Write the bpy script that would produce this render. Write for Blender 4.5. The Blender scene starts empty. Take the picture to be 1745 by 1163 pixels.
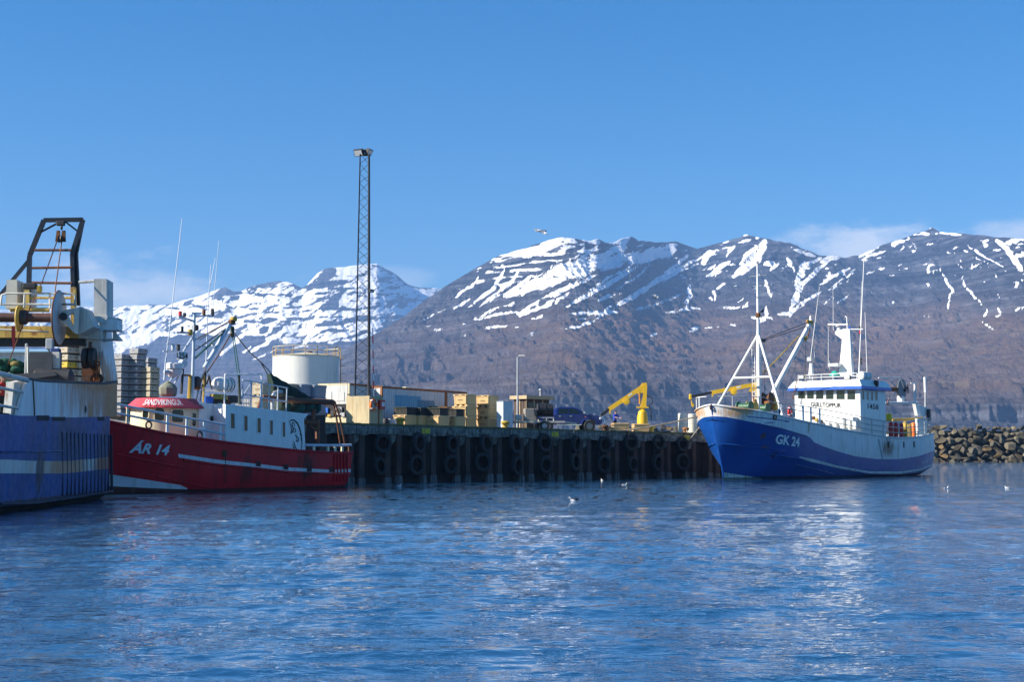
import bpy, bmesh, math, random
import numpy as np
from mathutils import Vector, Matrix

random.seed(7)
rng = np.random.default_rng(11)
scene = bpy.context.scene
COL = scene.collection

# ------------------------------------------------------------------ camera
FPX = 2424.0            # focal length in photo pixels (photo 1745 x 1163)
CX, CY = 872.5, 581.5
CAM_H = 1.9             # camera height above the water
HOR = 773.5             # horizon row
PITCH = math.atan((HOR - CY) / FPX)
cam_data = bpy.data.cameras.new("camera")
cam = bpy.data.objects.new("camera", cam_data)
COL.objects.link(cam)
cam.location = (0, 0, CAM_H)
cam.rotation_euler = (math.pi / 2 + PITCH, 0, 0)
cam_data.sensor_width = 36.0
cam_data.lens = 36.0 * FPX / 1745.0
cam_data.clip_start = 0.1
cam_data.clip_end = 60000
scene.camera = cam

# ------------------------------------------------------------------ light
SUN_EL = math.radians(32)
SUN_AZ = math.radians(255)      # clockwise from +Y
SUNV = Vector((math.sin(SUN_AZ) * math.cos(SUN_EL), math.cos(SUN_AZ) * math.cos(SUN_EL), math.sin(SUN_EL)))
world = bpy.data.worlds.new("World")
scene.world = world
world.use_nodes = True
wn, wl = world.node_tree.nodes, world.node_tree.links
wn.clear()
w_out = wn.new("ShaderNodeOutputWorld")
w_bg = wn.new("ShaderNodeBackground")
w_sky = wn.new("ShaderNodeTexSky")
w_sky.sky_type = 'NISHITA'
w_sky.sun_disc = False
w_sky.sun_elevation = SUN_EL
w_sky.sun_rotation = SUN_AZ
w_sky.altitude = 0
w_sky.air_density = 1.0
w_sky.dust_density = 0.2
w_sky.ozone_density = 5.0
w_bg.inputs['Strength'].default_value = 0.069
wl.new(w_bg.outputs[0], w_out.inputs['Surface'])
w_hs = wn.new("ShaderNodeHueSaturation")
w_hs.inputs['Saturation'].default_value = 1.36
wl.new(w_sky.outputs[0], w_hs.inputs['Color'])
# low cloud banks lying behind the ridges: noise shaped, each with its own bearing
def dir_of(px, py):
    x, y = (px - CX) / FPX, (CY - py) / FPX
    return Vector((x, math.cos(PITCH) - y * math.sin(PITCH), y * math.cos(PITCH) + math.sin(PITCH))).normalized()
w_tc = wn.new("ShaderNodeTexCoord")
w_map = wn.new("ShaderNodeMapping"); w_map.inputs['Scale'].default_value = (1, 1, 2.6); wl.new(w_tc.outputs['Generated'], w_map.inputs[0])
w_nz = wn.new("ShaderNodeTexNoise"); w_nz.inputs['Scale'].default_value = 19; w_nz.inputs['Detail'].default_value = 7; w_nz.inputs['Roughness'].default_value = 0.68; wl.new(w_map.outputs[0], w_nz.inputs['Vector'])
w_col = w_hs.outputs[0]
for (cpx, cpy, rx, rz_, st) in ((235, 497, 0.085, 0.026, 0.75), (1462, 426, 0.070, 0.020, 0.85), (1765, 398, 0.05, 0.020, 0.6), (640, 478, 0.06, 0.012, 0.30), (-500, 470, 0.16, 0.035, 0.6), (2500, 440, 0.2, 0.04, 0.6)):
    w_s = wn.new("ShaderNodeVectorMath"); w_s.operation = 'SUBTRACT'; w_s.inputs[1].default_value = dir_of(cpx, cpy); wl.new(w_tc.outputs['Generated'], w_s.inputs[0])
    w_d = wn.new("ShaderNodeVectorMath"); w_d.operation = 'DIVIDE'; w_d.inputs[1].default_value = (rx, rx, rz_); wl.new(w_s.outputs[0], w_d.inputs[0])
    w_l = wn.new("ShaderNodeVectorMath"); w_l.operation = 'LENGTH'; wl.new(w_d.outputs[0], w_l.inputs[0])
    w_m = wn.new("ShaderNodeMath"); w_m.operation = 'MULTIPLY_ADD'; w_m.inputs[1].default_value = 2.6; wl.new(w_nz.outputs['Fac'], w_m.inputs[0])
    w_n = wn.new("ShaderNodeMath"); w_n.operation = 'MULTIPLY'; w_n.inputs[1].default_value = -1.0; wl.new(w_l.outputs['Value'], w_n.inputs[0]); wl.new(w_n.outputs[0], w_m.inputs[2])
    w_r = wn.new("ShaderNodeMapRange"); w_r.interpolation_type = 'SMOOTHSTEP'
    w_r.inputs['From Min'].default_value = 0.25; w_r.inputs['From Max'].default_value = 1.25; w_r.inputs['To Max'].default_value = st; wl.new(w_m.outputs[0], w_r.inputs['Value'])
    w_x = wn.new("ShaderNodeMix"); w_x.data_type = 'RGBA'; w_x.inputs[7].default_value = (7.2, 7.4, 7.6, 1); wl.new(w_r.outputs[0], w_x.inputs[0]); wl.new(w_col, w_x.inputs[6])
    w_col = w_x.outputs[2]
wl.new(w_col, w_bg.inputs['Color'])

sun_d = bpy.data.lights.new("sun", 'SUN')
sun_d.energy = 5.0
sun_d.angle = math.radians(0.53)
sun_d.color = (1.0, 0.91, 0.77)
sun = bpy.data.objects.new("sun", sun_d)
COL.objects.link(sun)
sun.rotation_euler = SUNV.to_track_quat('Z', 'Y').to_euler()
sun.location = (-60, 20, 60)

scene.view_settings.view_transform = 'Standard'
scene.view_settings.look = 'None'
scene.view_settings.gamma = 1.0
scene.view_settings.use_curve_mapping = False
scene.view_settings.exposure = 1.1
scene.render.engine = 'CYCLES'
cy = scene.cycles
cy.use_denoising = True
cy.max_bounces = 7
cy.diffuse_bounces = 3
cy.glossy_bounces = 3
cy.transmission_bounces = 3
cy.volume_bounces = 0
cy.transparent_max_bounces = 8
cy.caustics_reflective = False
cy.caustics_refractive = False
cy.sample_clamp_indirect = 6.0

# ------------------------------------------------------------------ pixel <-> place helpers
_cp, _sp = math.cos(PITCH), math.sin(PITCH)
def ray(px, py):
    """direction of the view ray through a photo pixel (y component not normalised)"""
    x, y = (px - CX) / FPX, (CY - py) / FPX
    return Vector((x, _cp - y * _sp, y * _cp + _sp))
def proj(p):
    d = (p[0], p[1], p[2] - CAM_H)
    fw = d[1] * _cp + d[2] * _sp
    up = -d[1] * _sp + d[2] * _cp
    return CX + FPX * d[0] / fw, CY - FPX * up / fw
def atY(px, py, Y):
    r = ray(px, py)
    k = Y / r.y
    return Vector((r.x * k, Y, CAM_H + r.z * k))

class Frame:
    """a horizontal local frame: x along ang, y to its left, z up"""
    def __init__(s, ox, oy, ang, oz=0.0):
        s.o = Vector((ox, oy, oz)); s.ang = ang
        s.X = Vector((math.cos(ang), math.sin(ang), 0)); s.Y = Vector((-math.sin(ang), math.cos(ang), 0))
    def w(s, x, y, z=0.0):
        return s.o + s.X * x + s.Y * y + Vector((0, 0, z))
    def l(s, p):
        d = Vector(p) - s.o
        return Vector((d.dot(s.X), d.dot(s.Y), d.z))
    def _hit(s, px, py, n, c):
        r = ray(px, py); e = Vector((0, 0, CAM_H))
        k = (c - (e - s.o).dot(n)) / r.dot(n)
        return s.l(e + r * k)
    def hy(s, px, py, y): return s._hit(px, py, s.Y, y)
    def hx(s, px, py, x): return s._hit(px, py, s.X, x)
    def hz(s, px, py, z): return s._hit(px, py, Vector((0, 0, 1)), z)
    def pj(s, x, y, z): return proj(s.w(x, y, z))

# ------------------------------------------------------------------ materials
MATS = {}
class NT:
    def __init__(s, m):
        s.t = m.node_tree; s.n = s.t.nodes; s.k = s.t.links
        s.b = s.n.get('Principled BSDF')
    def new(s, typ, **kw):
        nd = s.n.new(typ)
        for a, v in kw.items(): setattr(nd, a, v)
        return nd
    def link(s, a, b): s.k.new(a, b)
    def coord(s, scale=(1, 1, 1), which='Object'):
        tc = s.new('ShaderNodeTexCoord'); mp = s.new('ShaderNodeMapping')
        mp.inputs['Scale'].default_value = scale
        s.link(tc.outputs[which], mp.inputs['Vector'])
        return mp.outputs[0]
    def noise(s, vec, scale=5, detail=4, rough=0.55, dist=0.0):
        nd = s.new('ShaderNodeTexNoise')
        nd.inputs['Scale'].default_value = scale; nd.inputs['Detail'].default_value = detail
        nd.inputs['Roughness'].default_value = rough; nd.inputs['Distortion'].default_value = dist
        if vec is not None: s.link(vec, nd.inputs['Vector'])
        return nd.outputs['Fac']
    def ramp(s, fac, stops):
        nd = s.new('ShaderNodeValToRGB')
        el = nd.color_ramp.elements
        while len(el) < len(stops): el.new(0.5)
        for e, (p, c) in zip(el, stops):
            e.position = p
            e.color = (c, c, c, 1) if isinstance(c, (int, float)) else (*c, 1)
        s.link(fac, nd.inputs['Fac'])
        return nd.outputs['Color']
    def math(s, op, a, b=None, clamp=False):
        nd = s.new('ShaderNodeMath', operation=op, use_clamp=clamp)
        for i, v in enumerate((a, b)):
            if v is None: continue
            if isinstance(v, (int, float)): nd.inputs[i].default_value = v
            else: s.link(v, nd.inputs[i])
        return nd.outputs[0]
    def mix(s, fac, a, b, mode='MIX'):
        nd = s.new('ShaderNodeMix', data_type='RGBA', blend_type=mode)
        for i, v in ((0, fac), (6, a), (7, b)):
            if isinstance(v, (int, float)): nd.inputs[i].default_value = v
            elif isinstance(v, tuple): nd.inputs[i].default_value = (*v, 1)
            else: s.link(v, nd.inputs[i])
        return nd.outputs[2]
    def bump(s, h, strength=0.3, dist=0.02):
        nd = s.new('ShaderNodeBump')
        nd.inputs['Strength'].default_value = strength; nd.inputs['Distance'].default_value = dist
        s.link(h, nd.inputs['Height']); s.link(nd.outputs[0], s.b.inputs['Normal'])

def newmat(name):
    m = bpy.data.materials.new(name); m.use_nodes = True
    MATS[name] = m
    return m, NT(m)

def paint(name, col, rough=0.45, var=0.18, rust=0.0, streak=0.0, dirt=0.15, metal=0.0, bump=0.06, rustcol=(0.20, 0.075, 0.02), dirtcol=(0.09, 0.075, 0.055), scale=1.0, spec=0.5, spots=(), boxes=()):
    """weathered paint: cloudy tone changes, dirt, rust patches and rust runs"""
    if name in MATS: return MATS[name]
    m, t = newmat(name)
    v = t.coord((scale, scale, scale))
    n1 = t.noise(v, 0.9, 5, 0.62)
    n2 = t.noise(v, 7.0, 5, 0.65)
    dark = tuple(c * (1 - var) for c in col); light = tuple(min(0.9, c * (1 + var)) for c in col)
    c = t.mix(t.ramp(n1, [(0.32, 0.0), (0.68, 1.0)]), dark, light)
    if dirt > 0:
        vs = t.coord((3.0 * scale, 3.0 * scale, 0.35 * scale))
        nd = t.noise(vs, 1.6, 5, 0.7)
        f = t.math('MULTIPLY', t.ramp(nd, [(0.48, 0.0), (0.75, 1.0)]), dirt * 2.2, clamp=True)
        c = t.mix(f, c, dirtcol)
    if streak > 0:
        vs = t.coord((5.5 * scale, 5.5 * scale, 0.22 * scale))
        ns = t.noise(vs, 1.3, 4, 0.6)
        br = t.noise(v, 0.55, 3, 0.5)
        f = t.math('MULTIPLY', t.ramp(ns, [(0.56, 0.0), (0.68, 1.0)]), t.ramp(br, [(0.42, 0.0), (0.6, 1.0)]))
        f = t.math('MULTIPLY', f, streak, clamp=True)
        c = t.mix(f, c, tuple(x * 1.5 for x in rustcol))
    if rust > 0:
        nr = t.noise(v, 2.2, 8, 0.72, 0.4)
        lo = 0.70 - rust * 0.32
        f = t.ramp(nr, [(lo, 0.0), (lo + 0.07, 1.0)])
        rc = t.mix(n2, tuple(x * 0.5 for x in rustcol), tuple(x * 1.9 for x in rustcol))
        c = t.mix(f, c, rc)
    for (sc, sr, scol, sst) in boxes:      # painted rectangles with a ragged brush edge
        tc = t.new('ShaderNodeTexCoord'); vs = t.new('ShaderNodeVectorMath', operation='SUBTRACT'); vs.inputs[1].default_value = sc
        t.link(tc.outputs['Object'], vs.inputs[0])
        vd = t.new('ShaderNodeVectorMath', operation='DIVIDE'); vd.inputs[1].default_value = sr; t.link(vs.outputs[0], vd.inputs[0])
        va = t.new('ShaderNodeVectorMath', operation='ABSOLUTE'); t.link(vd.outputs[0], va.inputs[0])
        sx = t.new('ShaderNodeSeparateXYZ'); t.link(va.outputs[0], sx.inputs[0])
        mx = t.math('MAXIMUM', t.math('MAXIMUM', sx.outputs[0], sx.outputs[2]), sx.outputs[1])
        nz = t.noise(t.coord((5, 5, 0.5)), 1.2, 3, 0.6)
        f = t.math('ADD', mx, t.math('MULTIPLY', t.math('SUBTRACT', nz, 0.5), 0.7))
        f = t.math('MULTIPLY', t.ramp(f, [(0.90, 1.0), (0.97, 0.0)]), sst, clamp=True)
        c = t.mix(f, c, scol)
    for (sc, sr, scol, sst) in spots:      # stains with a place of their own: centre, radii, colour, strength
        tc = t.new('ShaderNodeTexCoord'); vs = t.new('ShaderNodeVectorMath', operation='SUBTRACT'); vs.inputs[1].default_value = sc
        t.link(tc.outputs['Object'], vs.inputs[0])
        vd = t.new('ShaderNodeVectorMath', operation='DIVIDE'); vd.inputs[1].default_value = sr; t.link(vs.outputs[0], vd.inputs[0])
        vl = t.new('ShaderNodeVectorMath', operation='LENGTH'); t.link(vd.outputs[0], vl.inputs[0])
        nz = t.noise(t.coord((4 * scale, 4 * scale, 0.7 * scale)), 1.5, 5, 0.7)
        f = t.math('SUBTRACT', t.math('ADD', vl.outputs['Value'], t.math('MULTIPLY', t.math('SUBTRACT', nz, 0.5), 2.2)), 0.0)
        f = t.math('MULTIPLY', t.ramp(f, [(0.45, 1.0), (1.0, 0.0)]), sst, clamp=True)
        c = t.mix(f, c, scol)
    t.link(c, t.b.inputs['Base Color'])
    t.b.inputs['Metallic'].default_value = metal
    t.b.inputs['Specular IOR Level'].default_value = spec
    t.link(t.ramp(n2, [(0.3, max(0.05, rough - 0.12)), (0.7, min(1, rough + 0.15))]), t.b.inputs['Roughness'])
    if bump > 0: t.bump(n2, bump * 3, 0.02)
    return m

def plain(name, col, rough=0.6, metal=0.0, spec=0.5):
    if name in MATS: return MATS[name]
    m, t = newmat(name)
    n = t.noise(t.coord(), 6, 3)
    c = t.mix(n, tuple(x * 0.82 for x in col), tuple(min(0.92, x * 1.15) for x in col))
    t.link(c, t.b.inputs['Base Color'])
    t.b.inputs['Roughness'].default_value = rough; t.b.inputs['Metallic'].default_value = metal
    t.b.inputs['Specular IOR Level'].default_value = spec
    return m

# ------------------------------------------------------------------ mesh building
class MB:
    def __init__(s): s.v = []; s.f = []; s.m = []; s.cur = 0
    def add(s, vs, fs):
        o = len(s.v); s.v.extend([tuple(p) for p in vs])
        for f in fs: s.f.append([i + o for i in f]); s.m.append(s.cur)
        return s
    def box(s, c, d, rz=0.0, rx=0.0, ry=0.0, taper=1.0):
        h = [x / 2 for x in d]
        R = Matrix.Rotation(rz, 3, 'Z') @ Matrix.Rotation(ry, 3, 'Y') @ Matrix.Rotation(rx, 3, 'X')
        P = []
        for z in (-1, 1):
            k = taper if z > 0 else 1
            for x, y in ((-1, -1), (1, -1), (1, 1), (-1, 1)):
                P.append(Vector(c) + R @ Vector((x * h[0] * k, y * h[1] * k, z * h[2])))
        return s.add(P, [(0, 3, 2, 1), (4, 5, 6, 7), (0, 1, 5, 4), (1, 2, 6, 5), (2, 3, 7, 6), (3, 0, 4, 7)])
    def bx(s, x0, x1, y0, y1, z0, z1):
        return s.box(((x0 + x1) / 2, (y0 + y1) / 2, (z0 + z1) / 2), (abs(x1 - x0), abs(y1 - y0), abs(z1 - z0)))
    def rbox(s, c, d, b=0.03, rz=0.0):
        """box with chamfered vertical and horizontal edges"""
        R = Matrix.Rotation(rz, 3, 'Z'); hx, hy, hz = [x / 2 for x in d]
        rings = []
        for z, k in ((-hz, b), (-hz + b, 0), (hz - b, 0), (hz, b)):
            ax, ay = hx - k, hy - k; q = b
            rings.append([(ax - q, -ay), (ax, -ay + q), (ax, ay - q), (ax - q, ay), (-ax + q, ay), (-ax, ay - q), (-ax, -ay + q), (-ax + q, -ay)])
            rings[-1] = [Vector(c) + R @ Vector((p[0], p[1], z)) for p in rings[-1]]
        return s.loft(rings, True, True, True)
    def loft(s, rings, closed=True, cap0=False, cap1=False):
        n = len(rings[0]); P = [p for r in rings for p in r]; F = []
        for i in range(len(rings) - 1):
            for j in range(n if closed else n - 1):
                k = (j + 1) % n
                F.append((i * n + j, i * n + k, (i + 1) * n + k, (i + 1) * n + j))
        if cap0: F.append(tuple(range(n - 1, -1, -1)))
        if cap1: F.append(tuple(range((len(rings) - 1) * n, len(rings) * n)))
        return s.add(P, F)
    def tube(s, pts, r, n=6, caps=True):
        pts = [Vector(p) for p in pts]
        rs = r if isinstance(r, (list, tuple)) else [r] * len(pts)
        rings = []; prev = None
        for i, p in enumerate(pts):
            t = (pts[min(i + 1, len(pts) - 1)] - pts[max(i - 1, 0)])
            if t.length < 1e-9: t = Vector((0, 0, 1))
            t.normalize()
            if prev is None:
                a = Vector((0, 0, 1)) if abs(t.z) < 0.9 else Vector((1, 0, 0))
                prev = (a - t * a.dot(t)).normalized()
            else:
                prev = (prev - t * prev.dot(t))
                prev = prev.normalized() if prev.length > 1e-6 else t.orthogonal().normalized()
            b = t.cross(prev)
            rings.append([p + (prev * math.cos(k * 2 * math.pi / n) + b * math.sin(k * 2 * math.pi / n)) * rs[i] for k in range(n)])
        return s.loft(rings, True, caps, caps)
    def beam(s, p0, p1, w, h, up=(0, 0, 1)):
        p0, p1 = Vector(p0), Vector(p1); t = (p1 - p0).normalized()
        u = Vector(up); u = (u - t * u.dot(t))
        u = u.normalized() if u.length > 1e-5 else t.orthogonal().normalized()
        b = t.cross(u)
        R = [[p + b * sx * w / 2 + u * sy * h / 2 for sx, sy in ((-1, -1), (1, -1), (1, 1), (-1, 1))] for p in (p0, p1)]
        return s.loft(R, True, True, True)
    def lathe(s, prof, c=(0, 0, 0), n=16, axis='z', cap0=True, cap1=True, ang0=0.0):
        rings = []
        for r, h in prof:
            ring = []
            for k in range(n):
                a = ang0 + k * 2 * math.pi / n; x, y = r * math.cos(a), r * math.sin(a)
                q = {'z': (x, y, h), 'x': (h, x, y), 'y': (y, h, x)}[axis]
                ring.append(Vector(c) + Vector(q))
            rings.append(ring)
        return s.loft(rings, True, cap0, cap1)
    def torus(s, c, R, r, axis='y', n=20, m=8, sq=1.0):
        rings = []
        for i in range(n + 1):
            a = i * 2 * math.pi / n; ring = []
            for j in range(m):
                b = j * 2 * math.pi / m
                d = R + r * math.cos(b); h = r * sq * math.sin(b)
                x, y = d * math.cos(a), d * math.sin(a)
                q = {'z': (x, y, h), 'x': (h, x, y), 'y': (x, h, y)}[axis]
                ring.append(Vector(c) + Vector(q))
            rings.append(ring)
        return s.loft(rings, True)
    def ball(s, c, r, n=10, m=7, sc=(1, 1, 1)):
        prof = [(math.sin(math.pi * i / m), -math.cos(math.pi * i / m)) for i in range(m + 1)]
        rings = [[Vector(c) + Vector((r * sc[0] * max(a, 0.001) * math.cos(k * 2 * math.pi / n), r * sc[1] * max(a, 0.001) * math.sin(k * 2 * math.pi / n), r * sc[2] * h)) for k in range(n)] for a, h in prof]
        return s.loft(rings, True, True, True)
    def prism(s, poly, off):
        """polygon (list of 3-D points) pushed along off"""
        a = [Vector(p) for p in poly]; b = [p + Vector(off) for p in a]; n = len(a)
        F = [tuple(range(n - 1, -1, -1)), tuple(range(n, 2 * n))] + [(i, (i + 1) % n, n + (i + 1) % n, n + i) for i in range(n)]
        return s.add(a + b, F)
    def build(s, name, mat, parent=None, loc=(0, 0, 0), rz=0.0, smooth=None):
        me = bpy.data.meshes.new(name)
        me.from_pydata(s.v, [], s.f)
        ml = mat if isinstance(mat, (list, tuple)) else [mat]
        for m in ml: me.materials.append(m)
        if len(ml) > 1: me.polygons.foreach_set('material_index', s.m)
        bm = bmesh.new(); bm.from_mesh(me)
        bmesh.ops.recalc_face_normals(bm, faces=bm.faces)
        bm.to_mesh(me); bm.free()
        o = bpy.data.objects.new(name, me); COL.objects.link(o)
        if parent is not None: o.parent = parent
        o.location = loc; o.rotation_euler = (0, 0, rz)
        if smooth is not None: shade(o, smooth)
        return o

def shade(o, ang=40):
    me = o.data
    me.polygons.foreach_set('use_smooth', [True] * len(me.polygons))
    me.set_sharp_from_angle(angle=math.radians(ang))
    return o

def tag(o, label=None, cat=None, group=None, kind=None):
    if label: o['label'] = label
    if cat: o['category'] = cat
    if group: o['group'] = group
    if kind: o['kind'] = kind
    return o
def thing(name, label, cat, loc=(0, 0, 0), rz=0.0, group=None):
    o = bpy.data.objects.new(name, None); COL.objects.link(o)
    o.empty_display_size = 0.3
    o.location = loc; o.rotation_euler = (0, 0, rz)
    return tag(o, label, cat, group)
def dup(root, loc, rz=None, label=None, group=None, parent=None):
    r = root.copy(); COL.objects.link(r); r.location = loc
    if rz is not None: r.rotation_euler = (0, 0, rz)
    if label: r['label'] = label
    if group: r['group'] = group
    if parent is not None: r.parent = parent
    for ch in list(root.children):
        c = ch.copy(); COL.objects.link(c); c.parent = r
        for g in list(ch.children):
            d = g.copy(); COL.objects.link(d); d.parent = c
    return r

def glassmat():
    if 'window_glass' in MATS: return MATS['window_glass']
    m, t = newmat('window_glass')
    n = t.noise(t.coord(), 1.3, 3)
    t.link(t.mix(n, (0.008, 0.013, 0.013), (0.025, 0.045, 0.040)), t.b.inputs['Base Color'])
    t.b.inputs['Roughness'].default_value = 0.06; t.b.inputs['Specular IOR Level'].default_value = 0.35
    return m
def rect_window(c, fw=0.05, out=0.03, n=None, rnd=0.0, seg=4):
    """window from four corners (tl, tr, br, bl): a proud frame with the pane set back inside it"""
    c = [Vector(p) for p in c]; b = MB()
    nn = (c[1] - c[0]).cross(c[3] - c[0]).normalized()
    if n is not None and nn.dot(Vector(n)) < 0: nn = -nn
    ux, uy = (c[1] - c[0]), (c[3] - c[0]); W, H = ux.length, uy.length; ux.normalize(); uy.normalize()
    def pt(x, y, d): return c[0] + (c[1] - c[0]) * (x / W) * (1 - y / H) + (c[2] - c[3]) * (x / W) * (y / H) + uy * y + nn * d
    def loop(k, d):
        r = max(rnd - k, 0.0); P = []
        if rnd <= 0: return [pt(k, k, d), pt(W - k, k, d), pt(W - k, H - k, d), pt(k, H - k, d)]
        for (qx, qy, a0) in ((W - k - r, k + r, -90), (W - k - r, H - k - r, 0), (k + r, H - k - r, 90), (k + r, k + r, 180)):
            for i in range(seg + 1):
                a = math.radians(a0 + 90 * i / seg); P.append(pt(qx + r * math.cos(a), qy + r * math.sin(a), d))
        return P
    b.cur = 0; b.loft([loop(0, -0.005), loop(0, out), loop(fw, out), loop(fw, out * 0.25)], True)
    b.cur = 1; L = loop(fw, out * 0.25); b.add(L, [tuple(range(len(L)))])
    return b
def text_mesh(name, s, size, mat, fn, parent, shear=0.0, offset=0.0, cuts=1, space=1.0, align='LEFT', xs=1.0):
    """lettering laid on a surface: fn(x, y) gives the place of a point of the flat text"""
    cu = bpy.data.curves.new(name, 'FONT'); cu.body = s; cu.size = size; cu.shear = shear; cu.offset = offset
    cu.space_character = space; cu.align_x = align; cu.resolution_u = 3
    ob = bpy.data.objects.new(name, cu); COL.objects.link(ob)
    bpy.context.view_layer.update()
    me = bpy.data.meshes.new_from_object(ob.evaluated_get(bpy.context.evaluated_depsgraph_get()))
    COL.objects.unlink(ob); bpy.data.objects.remove(ob); bpy.data.curves.remove(cu)
    bm = bmesh.new(); bm.from_mesh(me)
    bmesh.ops.triangulate(bm, faces=bm.faces)
    if cuts: bmesh.ops.subdivide_edges(bm, edges=bm.edges, cuts=cuts)
    for v in bm.verts: v.co = fn(v.co.x * xs, v.co.y)
    bm.to_mesh(me); bm.free()
    me.materials.clear(); me.materials.append(mat); me.name = name
    o = bpy.data.objects.new(name, me); COL.objects.link(o); o.parent = parent
    return o
def text_width(s, size, shear=0.0, space=1.0):
    cu = bpy.data.curves.new('w', 'FONT'); cu.body = s; cu.size = size; cu.shear = shear; cu.space_character = space
    ob = bpy.data.objects.new('w', cu); COL.objects.link(ob); bpy.context.view_layer.update()
    me = bpy.data.meshes.new_from_object(ob.evaluated_get(bpy.context.evaluated_depsgraph_get()))
    xs = [v.co.x for v in me.vertices]; ys = [v.co.y for v in me.vertices]
    COL.objects.unlink(ob); bpy.data.objects.remove(ob); bpy.data.curves.remove(cu); bpy.data.meshes.remove(me)
    return min(xs), max(xs), min(ys), max(ys)
def railing(parent, rails, posts, r=0.03, rp=0.03, mat=None, name='railing'):
    b = MB()
    for pts in rails: b.tube(pts, r, 6)
    for p0, p1 in posts: b.tube([p0, p1], rp, 6)
    return b.build(name, mat, parent, smooth=50)
def lerp_line(pts, px):
    return float(np.interp(px, [p[0] for p in pts], [p[1] for p in pts]))

# ------------------------------------------------------------------ hulls
class Hull:
    """levels, top to bottom: dict(line=traced px line or z=fn(a), b=fn(a-a0), a0, a1); yc = centreline"""
    def __init__(s, F, levels, S, yc=0.0, zmin=None):
        S = sorted(set(list(S) + [(p + q) / 2 for p, q in zip(S[:-1], S[1:])]))
        s.F, s.S, s.yc = F, S, yc; s.L = levels; G = []
        for i, L in enumerate(levels):
            row = []
            for j, t in enumerate(S):
                a = L['a0'] + t * (L['a1'] - L['a0']); b = L['b'](a - L['a0'], t)
                if 'line' in L:
                    z = 2.0
                    for _ in range(5):
                        p = F.w(a, yc - b, z); qx, qy = proj(p)
                        z += (qy - lerp_line(L['line'], qx)) / (FPX / p.y)
                    z = max(z, L.get('zmin', -9))
                else: z = L['z'](a)
                if i > 0: z = min(z, G[i - 1][j][2] - 0.03)
                row.append((a, b, z))
            G.append(row)
        s.G = G
    def half(s, a, z):
        """half-breadth at length a and height z"""
        cols = []
        for row in s.G:
            A = [p[0] for p in row]
            cols.append((np.interp(a, A, [p[2] for p in row]), np.interp(a, A, [p[1] for p in row])))
        zs = [c[0] for c in cols][::-1]; bs = [c[1] for c in cols][::-1]
        return float(np.interp(z, zs, bs))
    def port(s, a, z, out=0.0):
        return Vector((a, s.yc - s.half(a, z) - out, z))
    def zl(s, i, a):
        row = s.G[i]; return float(np.interp(a, [p[0] for p in row], [p[2] for p in row]))
    def build(s, name, mats, bandfn, parent, transom=0):
        b = MB(); n = len(s.S); nl = len(s.G)
        for side in (-1, 1):
            o = len(b.v)
            for row in s.G:
                for (a, h, z) in row: b.v.append((a, s.yc + side * h, z))
            for i in range(nl - 1):
                for j in range(n - 1):
                    q = [o + i * n + j, o + i * n + j + 1, o + (i + 1) * n + j + 1, o + (i + 1) * n + j]
                    if side > 0: q.reverse()
                    A = 0.5 * (s.G[i][j][0] + s.G[i + 1][j + 1][0])
                    px = s.F.pj(A, s.yc - s.G[i][j][1], s.G[i][j][2])[0]
                    b.f.append(q); b.m.append(bandfn(i, A, px))
        for i in range(nl - 1):      # transom
            p = [(s.G[i][-1][0], s.yc - s.G[i][-1][1], s.G[i][-1][2]), (s.G[i][-1][0], s.yc + s.G[i][-1][1], s.G[i][-1][2]),
                 (s.G[i + 1][-1][0], s.yc + s.G[i + 1][-1][1], s.G[i + 1][-1][2]), (s.G[i + 1][-1][0], s.yc - s.G[i + 1][-1][1], s.G[i + 1][-1][2])]
            b.cur = bandfn(i, s.G[i][-1][0], 9e9); b.add(p, [(0, 1, 2, 3)])
        me = bpy.data.meshes.new(name); me.from_pydata(b.v, [], b.f)
        for m in mats: me.materials.append(m)
        me.polygons.foreach_set('material_index', b.m)
        bm = bmesh.new(); bm.from_mesh(me); bmesh.ops.remove_doubles(bm, verts=bm.verts, dist=0.003)
        bmesh.ops.recalc_face_normals(bm, faces=bm.faces); bm.to_mesh(me); bm.free()
        ob = bpy.data.objects.new(name, me); COL.objects.link(ob); ob.parent = parent
        return shade(ob, 35)
    def deck(s, name, drop, mat, parent, t0=0, t1=None):
        b = MB(); row = s.G[0][t0:t1]; P = []
        for (a, h, z) in row:
            zz = z - drop; hh = max(0.02, s.half(a, zz) - 0.04) if h > 0.1 else 0.02
            P.append([(a, s.yc - hh, zz), (a, s.yc, zz + 0.05), (a, s.yc + hh, zz)])
        b.loft(P, False); return b.build(name, mat, parent)
    def strake(s, pts_az, r, mat, parent, name='rubbing_strake', out=0.035, both=True):
        b = MB()
        for sd in ((-1, 1) if both else (-1,)):
            b.tube([(a, s.yc + sd * (s.half(a, z) + out), z) for a, z in pts_az], r, 6)
        return b.build(name, mat, parent, smooth=50)
    def px_az(s, px, py, guess=None):
        """place (a, z) on the port side seen at a photo pixel"""
        y = s.yc - 2.5
        for _ in range(8):
            p = s.F.hy(px, py, y); y = s.yc - s.half(p.x, p.z)
        return p.x, p.z
    def line_az(s, pts, n=24):
        out = []
        for i in range(n + 1):
            px = pts[0][0] + (pts[-1][0] - pts[0][0]) * i / n
            out.append(s.px_az(px, lerp_line(pts, px)))
        return out

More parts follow.
